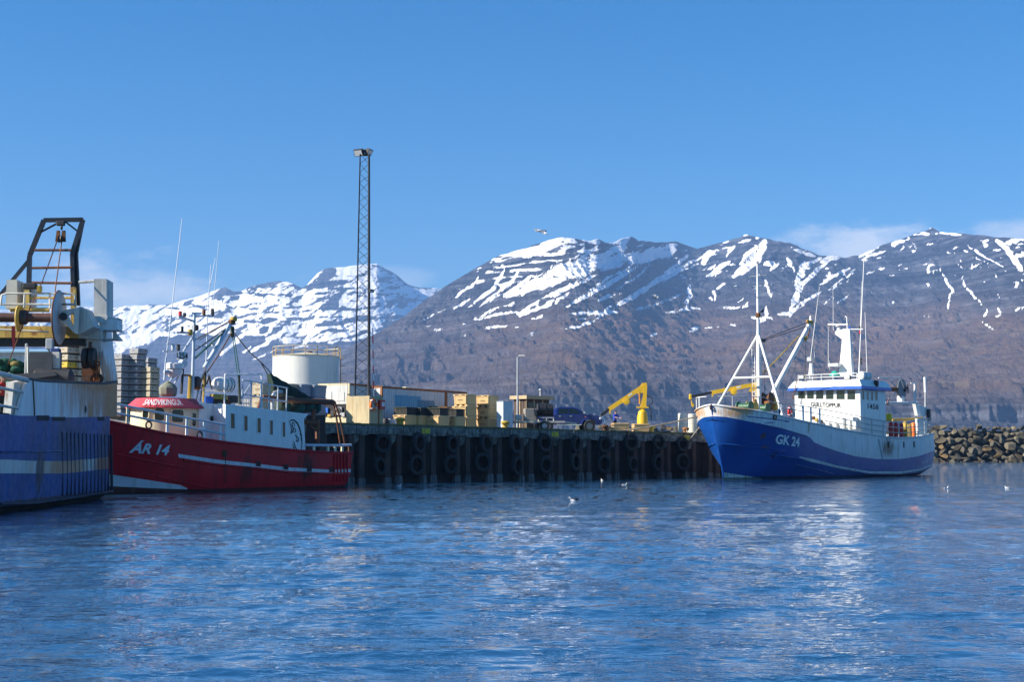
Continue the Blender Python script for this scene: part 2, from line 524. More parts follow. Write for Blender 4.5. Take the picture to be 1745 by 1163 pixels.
# numpy noise
def _hash(ix, iy, seed):
    h = (ix.astype(np.int64) * 374761393 + iy.astype(np.int64) * 668265263 + seed * 1442695041) & 0xFFFFFFFF
    h = ((h ^ (h >> 13)) * 1274126177) & 0xFFFFFFFF
    return ((h ^ (h >> 16)) & 0xFFFF) / 65535.0
def vnoise(x, y, seed=0):
    ix, iy = np.floor(x), np.floor(y); fx, fy = x - ix, y - iy
    fx = fx * fx * fx * (fx * (fx * 6 - 15) + 10); fy = fy * fy * fy * (fy * (fy * 6 - 15) + 10)
    a = _hash(ix, iy, seed); b = _hash(ix + 1, iy, seed); c = _hash(ix, iy + 1, seed); d = _hash(ix + 1, iy + 1, seed)
    return (a * (1 - fx) + b * fx) * (1 - fy) + (c * (1 - fx) + d * fx) * fy
def fbm(x, y, oct=4, seed=0, gain=0.5, ridged=False):
    s = np.zeros_like(x); a = 1.0; tot = 0
    for i in range(oct):
        n = vnoise(x * 2 ** i + 17.3 * i, y * 2 ** i - 9.1 * i, seed + i)
        if ridged: n = 1 - np.abs(2 * n - 1)
        s += a * n; tot += a; a *= gain
    return s / tot
def grid_mesh(name, P, mat, attrs=None, smooth=True):
    """P: (nu, nv, 3) array of points"""
    nu, nv = P.shape[:2]
    idx = np.arange(nu * nv).reshape(nu, nv)
    q = np.stack([idx[:-1, :-1], idx[1:, :-1], idx[1:, 1:], idx[:-1, 1:]], -1).reshape(-1, 4)
    me = bpy.data.meshes.new(name)
    me.vertices.add(nu * nv); me.vertices.foreach_set('co', P.reshape(-1).astype(np.float32))
    me.loops.add(q.size); me.loops.foreach_set('vertex_index', q.reshape(-1).astype(np.int32))
    me.polygons.add(len(q)); me.polygons.foreach_set('loop_start', np.arange(0, q.size, 4, dtype=np.int32))
    me.update(calc_edges=True)
    if smooth: me.polygons.foreach_set('use_smooth', np.ones(len(q), dtype=bool))
    for k, a in (attrs or {}).items():
        at = me.attributes.new(k, 'FLOAT', 'POINT'); at.data.foreach_set('value', a.reshape(-1).astype(np.float32))
    me.materials.append(mat)
    o = bpy.data.objects.new(name, me); COL.objects.link(o)
    return o
# ================================================================== MOUNTAINS
def stroke_field(PX, PY, strokes, warp=1.0):
    """1 inside traced streaks, falling to 0 about a stroke width outside"""
    wx = PX + warp * 5 * (fbm(PX / 22, PY / 9, 3, 71) - 0.5) * 2
    wy = PY + warp * 3.2 * (fbm(PX / 17, PY / 8, 3, 77) - 0.5) * 2
    out = np.zeros_like(PX)
    for pts, w in strokes:
        xs = [p[0] for p in pts]; ys = [p[1] for p in pts]; r = w * 1.6 + 9
        sel = (PX > min(xs) - r) & (PX < max(xs) + r) & (PY > min(ys) - r) & (PY < max(ys) + r)
        if not sel.any(): continue
        X, Y = wx[sel], wy[sel]; best = np.full(X.shape, 1e9)
        segs = list(zip(pts[:-1], pts[1:])) if len(pts) > 1 else [(pts[0], (pts[0][0] + 0.1, pts[0][1]))]
        L = sum(math.dist(a, b) for a, b in segs); run = 0
        for (a, b) in segs:
            dx, dy = b[0] - a[0], b[1] - a[1]; l2 = dx * dx + dy * dy + 1e-9
            t = np.clip(((X - a[0]) * dx + (Y - a[1]) * dy) / l2, 0, 1)
            d = np.hypot(X - a[0] - t * dx, Y - a[1] - t * dy)
            s = (run + t * math.sqrt(l2)) / (L + 1e-9)
            taper = 1.0 if len(pts) == 1 else 0.35 + 0.65 * np.sin(np.pi * np.clip(s, 0, 1)) ** 0.6
            best = np.minimum(best, d / (taper * w * 0.56))
            run += math.sqrt(l2)
        f = np.clip(1.35 - best * 0.62, 0, 1)
        out[sel] = np.maximum(out[sel], f)
    return out
def fingers(U, PY, seed):
    n1 = fbm((U * 0.85 - PY * 0.53) / 26, (U * 0.53 + PY * 0.85) / 3.2, 4, seed, 0.62)
    n2 = fbm((U * 0.60 + PY * 0.80) / 24, (-U * 0.80 + PY * 0.60) / 3.4, 4, seed + 7, 0.62)
    k = np.clip((U - 1440) / 90, 0, 1)
    return n1 * (1 - k) + n2 * k
def poly_mask(PX, PY, poly):
    ins = np.zeros(PX.shape, bool); n = len(poly)
    for i in range(n):
        x0, y0 = poly[i]; x1, y1 = poly[(i + 1) % n]
        c = ((y0 > PY) != (y1 > PY)) & (PX < (x1 - x0) * (PY - y0) / (y1 - y0 + 1e-9) + x0)
        ins ^= c
    return ins.astype(float)
def c7(pts): return [(x / 3.144 + 700, y / 3.144 + 370) for x, y in pts]
def c8(pts): return [(x / 3.202 + 1200, y / 3.202 + 370) for x, y in pts]
def c6(pts): return [(x / 3.116 + 200, y / 3.116 + 360) for x, y in pts]

def rock_material(name, far):
    m, t = newmat(name)
    at = t.new('ShaderNodeAttribute', attribute_name='snow').outputs['Fac']
    tint = t.new('ShaderNodeAttribute', attribute_name='tint').outputs['Fac']
    v = t.coord((0.001, 0.001, 0.001))
    vb = t.coord((0.0022, 0.0022, 0.016))
    n1 = t.noise(v, 3.0, 8, 0.65); n2 = t.noise(v, 40, 8, 0.7); n3 = t.noise(vb, 1.0, 7, 0.7, 0.6)
    rock = t.mix(t.ramp(n3, [(0.35, 0.0), (0.65, 1.0)]), (0.030, 0.034, 0.047), (0.108, 0.110, 0.130))  # rock tones tinted bluish: part of the distance haze is put into the colour
    band = t.noise(t.coord((0.0011, 0.0011, 0.060)), 1.0, 6, 0.72, 0.25)
    rock = t.mix(1.0, rock, t.ramp(band, [(0.38, 0.35), (0.50, 0.90), (0.62, 1.75)]), 'MULTIPLY')
    gul = t.noise(t.coord((0.028, 0.006, 0.0045)), 1.0, 5, 0.7, 0.4)
    rock = t.mix(1.0, rock, t.ramp(gul, [(0.38, 0.55), (0.52, 1.0), (0.64, 1.45)]), 'MULTIPLY')
    heath = t.mix(t.ramp(n2, [(0.3, 0.0), (0.7, 1.0)]), (0.11, 0.070, 0.052), (0.24, 0.145, 0.085))
    c = t.mix(t.math('MULTIPLY', tint, t.ramp(n1, [(0.3, 0.35), (0.7, 1.0)])), rock, heath)
    grass = t.ramp(t.noise(vb, 2.4, 6, 0.65), [(0.58, 0.0), (0.70, 1.0)])
    c = t.mix(t.math('MULTIPLY', grass, t.math('MULTIPLY', tint, 0.55)), c, (0.23, 0.19, 0.115))
    # snow edge broken by fine noise
    e = t.math('ADD', at, t.math('MULTIPLY', t.math('SUBTRACT', t.noise(v, 90, 6, 0.8), 0.5), 0.8))
    f = t.ramp(e, [(0.43, 0.0), (0.58, 1.0)])
    c = t.mix(f, c, (0.86, 0.87, 0.89))
    t.link(c, t.b.inputs['Base Color'])
    t.b.inputs['Roughness'].default_value = 0.95
    t.b.inputs['Specular IOR Level'].default_value = 0.1
    h = t.math('MULTIPLY', t.math('ADD', n2, t.math('ADD', n3, gul)), t.math('SUBTRACT', 1.0, t.math('MULTIPLY', f, 0.8)))
    t.bump(h, 1.0, 26.0)
    return m

def mountain(name, ridge, y_foot, y_ridge_fn, px0, px1, nu, nv, profile, relief, snow_fn, tint_fn, mat, seed):
    u = np.linspace(px0, px1, nu); v = np.concatenate([np.linspace(0, 1, nv), 1 + np.linspace(0.02, 0.5, 14)])
    U, V = np.meshgrid(u, v, indexing='ij')
    rx = [p[0] for p in ridge]; ry = [p[1] for p in ridge]
    R = np.interp(U, rx, ry)
    R = R + (fbm(U / 14, U * 0 + 3, 4, seed + 5) - 0.5) * 4.0
    R0 = np.interp(U, rx, np.convolve(np.pad(ry, 2, 'edge'), np.ones(5) / 5, 'valid'))
    Yr = y_ridge_fn(U)
    vc = np.clip(V, 0, 1)
    # screen height of an undisturbed slope, in rows above the shore
    frac = np.interp(vc, [p[0] for p in profile], [p[1] for p in profile])
    PY = 770 - (770 - R) * frac
    D = y_foot + (Yr - y_foot) * V
    Z = (HOR - PY) / FPX * D + CAM_H - 12 * (1 - np.clip(V * 14, 0, 1))
    Z = np.where(V > 1, ((HOR - R) / FPX * Yr) * (1 - (V - 1) * 1.3), Z)
    X = (U - CX) / FPX * D
    # relief: spurs and gullies running down slope, plus rock steps
    env = np.clip(V / 0.06, 0, 1) * np.where(V > 1, 1, np.clip((1.0 - V) / 0.10, 0.06, 1))
    dx = X / 1000.0; dv = D / 1000.0
    wx = dx + 0.25 * (fbm(dx * 1.3, dv * 1.3, 3, seed + 20) - 0.5) * 2
    g1 = fbm(wx * 2.2 + dv * 0.7, dv * 0.7, 3, seed, 0.5, True)
    g2 = fbm(wx * 9 + dv * 2.5, dv * 1.6, 4, seed + 9, 0.6, True)
    g3 = fbm(wx * 34 + dv * 9, dv * 6, 3, seed + 13, 0.6, True)
    low = np.clip((PY - 560) / 70, 0.30, 1)
    Z = Z + env * relief * ((g1 - 0.6) * 60 * (0.45 + 0.55 * low) + (g2 - 0.6) * 40 + (g3 - 0.6) * 20)
    for step, am, k in ((58.0, 0.62, 0.0), (21.0, 0.85, 3.3), (9.0, 0.8, 6.1)):
        q = Z / step + (1.1 if step > 40 else 1.6) * (fbm(dx * 1.2 + k, dv * 1.2, 4, seed + 31) - 0.5) + 0.25 * dx
        fr = q - np.floor(q)
        terr = np.clip((fr - 0.6) / 0.28, 0, 1); terr = terr * terr * (3 - 2 * terr)
        amp = fbm(dx * 3.2 + k, dv * 3.2, 4, seed + 44)
        Z = Z + env * relief * (terr - fr) * step * np.clip(amp * 2.6 - 0.75, 0, 1) * am * (low if step > 40 else 0.5 + 0.5 * low)
    Z = Z + env * relief * (fbm(dx * 45, dv * 45, 3, seed + 60) - 0.5) * 13
    PYA = HOR - (Z - CAM_H) / D * FPX
    PY = np.where(V > 1, PY, PYA)
    snow = snow_fn(U, PY, V, terr, fr, amp); tint = tint_fn(U, PY, V)
    P = np.stack([X, D, Z], -1)
    o = grid_mesh(name, P, mat, {'snow': snow, 'tint': tint})
    return tag(o, kind='structure')

RIDGE1 = [(-200, 748), (0, 735), (200, 715), (330, 690), (430, 655), (520, 622), (580, 597), (620, 580), (650, 563), (690, 538), (720, 514), (755, 490), (770, 481), (800, 462), (812, 455), (845, 437), (870, 428), (900, 420), (930, 409), (960, 401), (985, 405), (1000, 408), (1020, 406), (1032, 411), (1045, 412), (1060, 405), (1078, 401), (1090, 409), (1130, 410), (1155, 410), (1175, 418), (1190, 423), (1215, 416), (1245, 408), (1262, 403), (1275, 398), (1300, 402), (1320, 408), (1350, 412), (1372, 422), (1398, 433), (1420, 434), (1445, 437), (1470, 434), (1490, 425), (1520, 412), (1560, 400), (1580, 393), (1594, 387), (1606, 392), (1650, 396), (1700, 402), (1745, 405), (1800, 415), (1900, 440), (2050, 480)]
RIDGE2 = [(-260, 560), (-50, 532), (0, 528), (100, 524), (190, 524), (230, 520), (290, 518), (330, 505), (370, 492), (381, 489), (395, 497), (410, 495), (430, 487), (455, 480), (475, 477), (495, 482), (512, 491), (520, 487), (532, 472), (545, 459), (556, 455), (580, 455), (610, 450), (640, 448), (655, 457), (672, 464), (690, 482), (715, 490), (745, 490), (780, 495), (850, 520), (950, 560)]

SNOW1 = []
for pts, w in [
    ([(425, 228), (500, 205), (640, 172), (760, 125), (830, 105)], 18), ([(560, 205), (700, 175), (830, 118), (890, 125)], 26), ([(760, 150), (840, 130)], 26),
    ([(700, 200), (800, 190), (860, 150)], 13), ([(930, 118), (1020, 130)], 20), ([(1020, 130), (990, 165), (925, 200), (900, 235)], 14), ([(1080, 130), (1190, 108)], 20),
    ([(1170, 120), (1120, 165), (1050, 195)], 26), ([(940, 150), (880, 215)], 9),
    ([(1420, 160), (1400, 195), (1250, 205), (1100, 225), (980, 250), (850, 300), (740, 350), (620, 390)], 46),
    ([(1430, 140), (1330, 165), (1250, 190)], 24), ([(1040, 200), (960, 240), (820, 275), (700, 330), (560, 400), (500, 425)], 40), ([(1000, 262), (860, 318)], 36), ([(640, 325), (590, 360), (520, 410)], 15),
    ([(980, 312), (860, 370), (720, 425), (640, 480), (560, 525)], 13), ([(1010, 300), (890, 360), (740, 430)], 9), ([(860, 400), (700, 480), (570, 530)], 10),
    ([(1225, 260), (1080, 345), (950, 420), (840, 480)], 17), ([(1180, 265), (1060, 325), (960, 395)], 9), ([(1290, 252), (1190, 330), (1100, 392)], 7),
    ([(1500, 195), (1390, 285), (1300, 355), (1180, 440), (1050, 492)], 19), ([(1560, 240), (1430, 300), (1330, 340), (1200, 425)], 10), ([(1600, 200), (1500, 240), (1400, 300)], 8),
    ([(1110, 508), (1000, 512), (850, 515)], 15), ([(1050, 490), (990, 550), (900, 585), (810, 602)], 11), ([(1140, 405), (1000, 450)], 8), ([(960, 425), (860, 470)], 6),
    ([(1450, 418), (1300, 475), (1180, 495)], 12), ([(1510, 352), (1498, 420), (1480, 478)], 14), ([(1560, 495), (1480, 490), (1360, 516)], 12), ([(1490, 315), (1440, 335)], 9),
    ([(380, 598), (430, 590), (510, 588)], 12), ([(640, 620), (660, 624)], 14), ([(1295, 632), (1320, 622)], 18), ([(1500, 612), (1550, 592)], 18), ([(130, 600), (185, 600)], 6), ([(290, 640)], 7), ([(540, 592), (575, 588)], 6),
    ([(365, 310), (330, 362), (270, 400), (205, 465)], 9), ([(500, 265), (470, 330), (440, 380), (300, 485)], 12), ([(310, 436), (225, 490)], 8), ([(190, 487), (70, 555)], 5), ([(560, 330), (450, 412), (360, 478)], 9),
    ([(560, 455), (430, 500), (340, 550)], 9), ([(720, 525), (650, 548)], 11), ([(390, 340), (340, 350)], 12), ([(450, 230), (420, 240)], 8), ([(590, 270), (540, 340), (470, 400)], 8), ([(820, 440), (700, 490)], 5), ([(480, 410), (400, 450)], 8),
    ([(620, 505), (450, 520), (350, 552)], 8), ([(940, 545), (880, 545)], 7), ([(310, 572), (280, 574)], 5), ([(60, 590), (110, 580)], 5)]:
    SNOW1.append((c7(pts), w / 3.144))
for pts, w in [
    ([(345, 120), (320, 180), (270, 245), (215, 290), (170, 322)], 38), ([(300, 150), (240, 205), (215, 250)], 20), ([(200, 130), (262, 118)], 12), ([(105, 142), (150, 130)], 11), ([(70, 182), (20, 205), (0, 250)], 20),
    ([(150, 240), (85, 285), (20, 325)], 20), ([(180, 155), (130, 208)], 11), ([(110, 170), (165, 158)], 9), ([(330, 255), (395, 245)], 16), ([(415, 250), (370, 290)], 14), ([(310, 105), (290, 110)], 12), ([(70, 260), (30, 280)], 9),
    ([(470, 220), (500, 290)], 16), ([(510, 178), (560, 190), (625, 208)], 13), ([(650, 220), (560, 268), (522, 330), (518, 415), (490, 500), (468, 540)], 24), ([(700, 228), (620, 292), (545, 370), (520, 420)], 14), ([(760, 215), (690, 220), (640, 245)], 16),
    ([(555, 485), (480, 520), (400, 528)], 10), ([(655, 398), (560, 450), (485, 530)], 9), ([(560, 240), (530, 300)], 12), ([(600, 300), (560, 345)], 8),
    ([(812, 278), (720, 322), (640, 372)], 13), ([(845, 280), (760, 340), (680, 402)], 7), ([(970, 290), (870, 312)], 5), ([(712, 435), (655, 475)], 4), ([(810, 420), (740, 472)], 8), ([(640, 412), (520, 472)], 6), ([(800, 340), (700, 395)], 5),
    ([(1000, 132), (930, 165), (860, 212)], 16), ([(1110, 118), (1040, 152)], 20), ([(1110, 150), (1080, 178)], 6), ([(1140, 108), (1120, 115)], 8), ([(1000, 180), (900, 205)], 12),
    ([(335, 330), (358, 380), (362, 440)], 10), ([(395, 352), (362, 378)], 7), ([(125, 360), (60, 412), (70, 462)], 8), ([(30, 430), (60, 460)], 8), ([(108, 492), (180, 500), (250, 488)], 11), ([(230, 440), (180, 478)], 5), ([(248, 460), (240, 490)], 8),
    ([(340, 490), (345, 540), (375, 560)], 14), ([(250, 545), (340, 560), (300, 585)], 12), ([(5, 608), (50, 605)], 9), ([(75, 598), (100, 595)], 6), ([(140, 590), (180, 596)], 6), ([(400, 530), (460, 535)], 8),
    ([(1310, 75), (1420, 92)], 13), ([(1225, 80), (1258, 82)], 8), ([(1450, 150), (1540, 210), (1660, 275)], 7), ([(1490, 215), (1570, 255)], 5), ([(1430, 170), (1465, 188)], 5), ([(1340, 180), (1365, 190)], 6),
    ([(1615, 120), (1675, 165), (1715, 240), (1760, 290)], 26), ([(1770, 110), (1700, 120), (1660, 150)], 16), ([(1640, 175), (1605, 180)], 7), ([(1790, 190), (1730, 205)], 16), ([(1600, 290), (1612, 325)], 4),
    ([(1228, 270), (1240, 302)], 10), ([(1312, 280), (1322, 320), (1366, 402), (1338, 490)], 8), ([(1428, 318), (1440, 370), (1490, 430), (1535, 487)], 8), ([(1525, 568), (1592, 615)], 8), ([(1550, 500), (1545, 550)], 8),
    ([(1612, 480), (1622, 530), (1590, 548)], 8), ([(1618, 408), (1630, 452)], 5), ([(1212, 352), (1252, 386)], 6), ([(1402, 255), (1442, 282)], 7), ([(1100, 490)], 7), ([(1232, 542)], 6), ([(1037, 465)], 8), ([(1760, 335), (1700, 385)], 7),
    ([(1770, 490), (1700, 512)], 9), ([(1205, 545)], 6), ([(1180, 285)], 8), ([(1480, 250)], 5), ([(1555, 350)], 6), ([(915, 612)], 6), ([(1770, 610), (1800, 640)], 10), ([(1640, 650), (1570, 665)], 4), ([(970, 770)], 6)]:
    SNOW1.append((c8(pts), w / 3.202))
LEDGE1 = c7([(430, 235), (600, 195), (900, 140), (1040, 170), (1150, 130), (1180, 170), (1000, 230), (760, 280), (600, 340), (500, 380), (380, 340)])

def snow1(U, PY, V, terr, fr, amp):
    s = stroke_field(U, PY, SNOW1, 0.9)
    fg = fingers(U, PY, 81)
    s = s + np.where(s > 0.02, (fg - 0.47) * 1.25, 0) + np.where(PY < 545, np.clip((fg - 0.74) * 5, 0, 1) * np.clip((545 - PY) / 60, 0, 1), 0)
    led = poly_mask(U, PY, LEDGE1)
    band = (np.sin((PY + 0.10 * U) / 1.75 + 5 * fbm(U / 40, PY / 18, 3, 5)) * 0.5 + 0.5) * 0.5 + fbm(U / 16, PY / 5, 4, 6) * 0.75
    s = np.maximum(s, led * np.clip((band - 0.55) * 2.4, 0, 1))
    holes = fbm(U / 15 + PY / 12, PY / 4.5, 4, 15)
    s = s - np.clip((holes - 0.66) * 4.5, 0, 0.55)
    # scattered small patches up high
    hi = np.clip((560 - PY) / 120, 0, 1)
    sp = fbm((U + 1.4 * PY) / 13, (PY) / 6, 4, 25)
    s = np.maximum(s, np.clip((sp - 0.70 + 0.03 * hi) * 8, 0, 1) * hi)
    return np.where(V > 1.0, np.clip(s, 0, 1), s)
def tint1(U, PY, V):
    a = np.exp(-((PY - (575 - 0.00 * U)) / 52) ** 2) * np.interp(U, [600, 800, 1100, 1450, 1800], [0.25, 0.5, 0.8, 1.0, 1.0])
    b = np.exp(-((PY - 650) / 40) ** 2) * np.interp(U, [500, 900, 1300, 1500, 1800], [0.2, 0.35, 0.3, 0.7, 0.75])
    n = fbm(U / 60, PY / 22, 4, 91)
    return np.clip((a * 1.25 + b) * (0.35 + 1.5 * n), 0, 1)
ROCK2 = []
for pts, w in [([(1065, 352), (1150, 312)], 36), ([(995, 405), (1100, 382), (1210, 375)], 24), ([(1340, 285), (1390, 290)], 8), ([(1480, 335), (1520, 362), (1555, 395)], 22), ([(1560, 395), (1640, 415)], 10), ([(1415, 312), (1475, 322)], 12), ([(1400, 350), (1470, 355)], 6), ([(1420, 405), (1500, 402)], 8),
    ([(1330, 460), (1392, 458)], 8), ([(1170, 462), (1140, 498), (1070, 512)], 26), ([(1210, 420), (1120, 462)], 15), ([(985, 450), (890, 500)], 10), ([(1110, 525), (1260, 518), (1400, 505)], 9), ([(1200, 578), (1280, 572), (1372, 570)], 18), ([(1480, 505), (1525, 495)], 22), ([(1435, 508), (1465, 495)], 14),
    ([(1160, 598), (1050, 600)], 15), ([(850, 572), (740, 592)], 18), ([(960, 568), (880, 582)], 10), ([(800, 618), (740, 652)], 16), ([(505, 455), (560, 420), (590, 432), (650, 432)], 26), ([(690, 420), (780, 385), (870, 370)], 8), ([(720, 445), (795, 440)], 10), ([(940, 395), (975, 405)], 10), ([(590, 470), (640, 455)], 10), ([(560, 500), (600, 510)], 8),
    ([(1300, 335), (1350, 330)], 5), ([(1030, 385), (1060, 370)], 16), ([(900, 470), (960, 455)], 7), ([(780, 515), (850, 498)], 8), ([(640, 560), (760, 545)], 7), ([(1380, 570), (1520, 560)], 14), ([(1400, 600), (1480, 590)], 14), ([(1080, 640), (1200, 630)], 12), ([(680, 600), (620, 640)], 10), ([(1220, 440), (1280, 425)], 8),
    ([(20, 520), (60, 525)], 8), ([(110, 520), (150, 528)], 6), ([(250, 515), (330, 520)], 8), ([(420, 500), (480, 520)], 6), ([(380, 560), (430, 550)], 5), ([(220, 640), (300, 610)], 12), ([(430, 610), (530, 590)], 9), ([(880, 620), (800, 655)], 14)]:
    ROCK2.append((c6(pts), w / 3.116))
LINE2 = c6([(-700, 700), (0, 760), (110, 715), (210, 665), (420, 650), (560, 660), (640, 640), (720, 660), (800, 690), (880, 690), (1000, 705), (1200, 670), (1400, 620), (1520, 570), (1700, 470), (1745, 440)])
SNOW2 = []
for pts, w in [([(545, 775), (600, 720), (640, 680), (700, 640)], 16), ([(690, 762), (780, 705), (830, 650)], 12), ([(870, 690), (960, 690)], 24), ([(1040, 690), (1180, 660)], 16), ([(1180, 690), (1300, 670), (1420, 630)], 12), ([(1110, 695), (1175, 688)], 8), ([(190, 675), (150, 712)], 6), ([(640, 760), (720, 720)], 8), ([(0, 735), (140, 690), (240, 640)], 22), ([(60, 740), (90, 720)], 8), ([(720, 790), (860, 720)], 7), ([(1500, 610), (1530, 600)], 5), ([(440, 600), (380, 690)], 5), ([(930, 730), (1010, 712)], 8)]:
    SNOW2.append((c6(pts), w / 3.116))
def snow2(U, PY, V, terr, fr, amp):
    rock = stroke_field(U, PY, ROCK2, 1.1)
    ln = np.interp(U, [p[0] for p in LINE2], [p[1] for p in LINE2]) + 16 * (fbm(U / 18 + PY / 30, PY / 10, 4, 33) - 0.5)
    low = np.clip((PY - ln) / 4 + 0.5, 0, 1)
    n = fbm((U + 1.2 * PY) / 20, PY / 4.5, 4, 41)
    s = 1 - np.maximum(rock, low)
    bd = np.sin((PY + 0.05 * U) / 1.9 + 6 * fbm(U / 50, PY / 20, 3, 52)) * 0.5 + 0.5
    s = s - np.clip((fbm(U / 26, PY / 9, 4, 61) - 0.53) * 7, 0, 1) * np.clip(bd * 1.6 - 0.7, 0, 1) * np.clip((U - 380) / 60, 0, 1)
    s = s - np.clip((n - 0.60) * 6, 0, 0.8) * np.clip((U - 200) / 60, 0.25, 1)
    f2 = fingers(U, PY, 95)
    s = s - np.clip((f2 - 0.60) * 7, 0, 0.9)
    s = np.maximum(s, stroke_field(U, PY, SNOW2, 1.0))
    return np.clip(s, 0, 1)
def tint2(U, PY, V):
    return np.clip(np.exp(-((PY - 640) / 50) ** 2) * 0.5 * (0.4 + fbm(U / 60, PY / 22, 3, 92)), 0, 1)

mat_rock = rock_material('mountain_rock', False)
mountain('mountain', RIDGE1, 2700, lambda U: 5600 + 500 * np.sin(U / 170.0) + 350 * np.sin(U / 61.0 + 1), -200, 2050, 1150, 330,
         [(0, 0), (0.06, 0.10), (0.16, 0.27), (0.24, 0.355), (0.42, 0.47), (0.60, 0.62), (0.8, 0.81), (1, 1)], 1.0, snow1, tint1, mat_rock, 3)
mountain('mountain', RIDGE2, 6800, lambda U: 9300 + 500 * np.sin(U / 120.0), -260, 950, 520, 200,
         [(0, 0), (0.2, 0.25), (0.5, 0.52), (1, 1)], 0.85, snow2, tint2, mat_rock, 57)

# ================================================================== WATER
def water_material():
    m, t = newmat('sea_water')
    v = t.coord((1, 1, 1))
    patch = t.noise(t.coord((0.035, 0.07, 1)), 1.0, 3, 0.55)
    fleck = t.noise(t.coord((1.5, 0.42, 1)), 1.0, 4, 0.6, 0.3)
    n1 = t.noise(t.coord((1.0, 1.9, 1)), 3.4, 3, 0.6)
    n2 = t.noise(t.coord((1.0, 1.6, 1)), 10.0, 3, 0.6)
    h = t.math('ADD', t.math('MULTIPLY', n1, 0.55), t.math('MULTIPLY', n2, 0.16))
    st = t.math('MULTIPLY', t.ramp(patch, [(0.3, 0.40), (0.65, 1.0)]), t.ramp(fleck, [(0.36, 0.08), (0.62, 1.0)]))
    t.b.inputs['Base Color'].default_value = (0.009, 0.055, 0.135, 1)
    t.b.inputs['Roughness'].default_value = 0.05
    t.b.inputs['IOR'].default_value = 1.40
    t.b.inputs['Coat Weight'].default_value = 1.0; t.b.inputs['Coat Roughness'].default_value = 0.03; t.b.inputs['Coat IOR'].default_value = 1.4
    t.bump(h, 0.48, 0.16)
    t.link([n for n in t.n if n.type == 'BUMP'][0].outputs[0], t.b.inputs['Coat Normal'])
    bn = [n for n in t.n if n.type == 'BUMP'][0]
    t.link(st, bn.inputs['Strength'])
    return m
mat_water = water_material()
def water():
    # rows graded by distance: fine ripples near, long swell far
    Yr = [5.0]
    while Yr[-1] < 150: Yr.append(Yr[-1] + max(0.018, Yr[-1] ** 2 * 0.00018))
    Y = np.array(Yr); nx = 560
    T = np.linspace(-0.46, 0.46, nx)
    Yg, Tg = np.meshgrid(Y, T, indexing='ij'); Xg = Tg * Yg
    Z = np.zeros_like(Xg)
    r = np.random.default_rng(5)
    cell = np.maximum(Yg ** 2 * 0.00018, 0.018)
    pat = 0.62 + 0.7 * fbm(Xg / 9, Yg / 14, 3, 8)
    calm = np.interp(Yg, [5, 14, 22, 40, 150], [0.75, 0.8, 1.0, 1.1, 1.1])
    def waves(n, l0, l1, amp, pw, spread, warp):
        nonlocal Z
        for k in range(n):
            lam = l0 * (l1 / l0) ** r.random()
            a = math.radians(r.normal(95, spread))
            kx, ky = math.cos(a) * 2 * math.pi / lam, math.sin(a) * 2 * math.pi / lam
            ph = r.random() * 6.28
            A = amp * lam ** pw
            fade = np.clip((lam / max(abs(math.sin(a)), .2) / cell - 2.0) / 2.0, 0, 1) * np.clip((lam / max(abs(math.cos(a)), .05) / (0.92 * Yg / nx) - 2.5) / 2.5, 0, 1)
            w = kx * Xg + ky * Yg + ph + warp * np.sin(0.23 * Xg + 0.31 * Yg + k) + 0.6 * warp * np.sin(0.61 * Xg - 0.17 * Yg + 2 * k)
            Z += A * fade * (np.sin(w) + 0.25 * np.sin(2 * w + 1.57))
    waves(90, 0.11, 0.8, 0.0036, 1.0, 40, 0.8)
    Z *= np.interp(Yg, [7, 14, 30, 60], [0.34, 0.5, 0.8, 0.9])
    waves(26, 0.6, 1.7, 0.0026, 0.9, 9, 1.6)
    waves(30, 1.5, 5.0, 0.0010, 0.9, 26, 1.4)
    Z *= pat * calm * 0.88
    Z *= np.clip((150 - Yg) / 60, 0, 1)
    P = np.stack([Xg, Yg, Z], -1)
    o = grid_mesh('water', P, mat_water)
    # the rest of the fjord, joined edge to edge
    b = MB(); far = 12000
    L0, L1 = P[0, 0], P[0, -1]; F0, F1 = P[-1, 0], P[-1, -1]
    b.add([(-900, -300, 0), (900, -300, 0), (L1[0], L1[1], 0), (L0[0], L0[1], 0), (F0[0], F0[1], 0), (F1[0], F1[1], 0), (-7000, far, 0), (7000, far, 0), (-2500, 150, 0), (2500, 150, 0)],
          [(0, 1, 2, 3), (0, 3, 4, 8), (1, 9, 5, 2), (8, 4, 5, 9, 7, 6)])
    o2 = b.build('water', mat_water)
    for q in (o, o2): tag(q, kind='structure')
water()

# ================================================================== HAZE
hm = bpy.data.materials.new('air_haze'); hm.use_nodes = True
hn = hm.node_tree.nodes; hn.clear()
ho = hn.new('ShaderNodeOutputMaterial'); hv = hn.new('ShaderNodeVolumePrincipled')
hv.inputs['Color'].default_value = (0.27, 0.51, 1.0, 1)
hv.inputs['Density'].default_value = 0.000085
hv.inputs['Anisotropy'].default_value = 0.0
hm.node_tree.links.new(hv.outputs[0], ho.inputs['Volume'])
hb = MB(); hb.bx(-9000, 9000, -400, 10400, -4.0, 1350)
haze = tag(hb.build('haze', hm), kind='stuff')
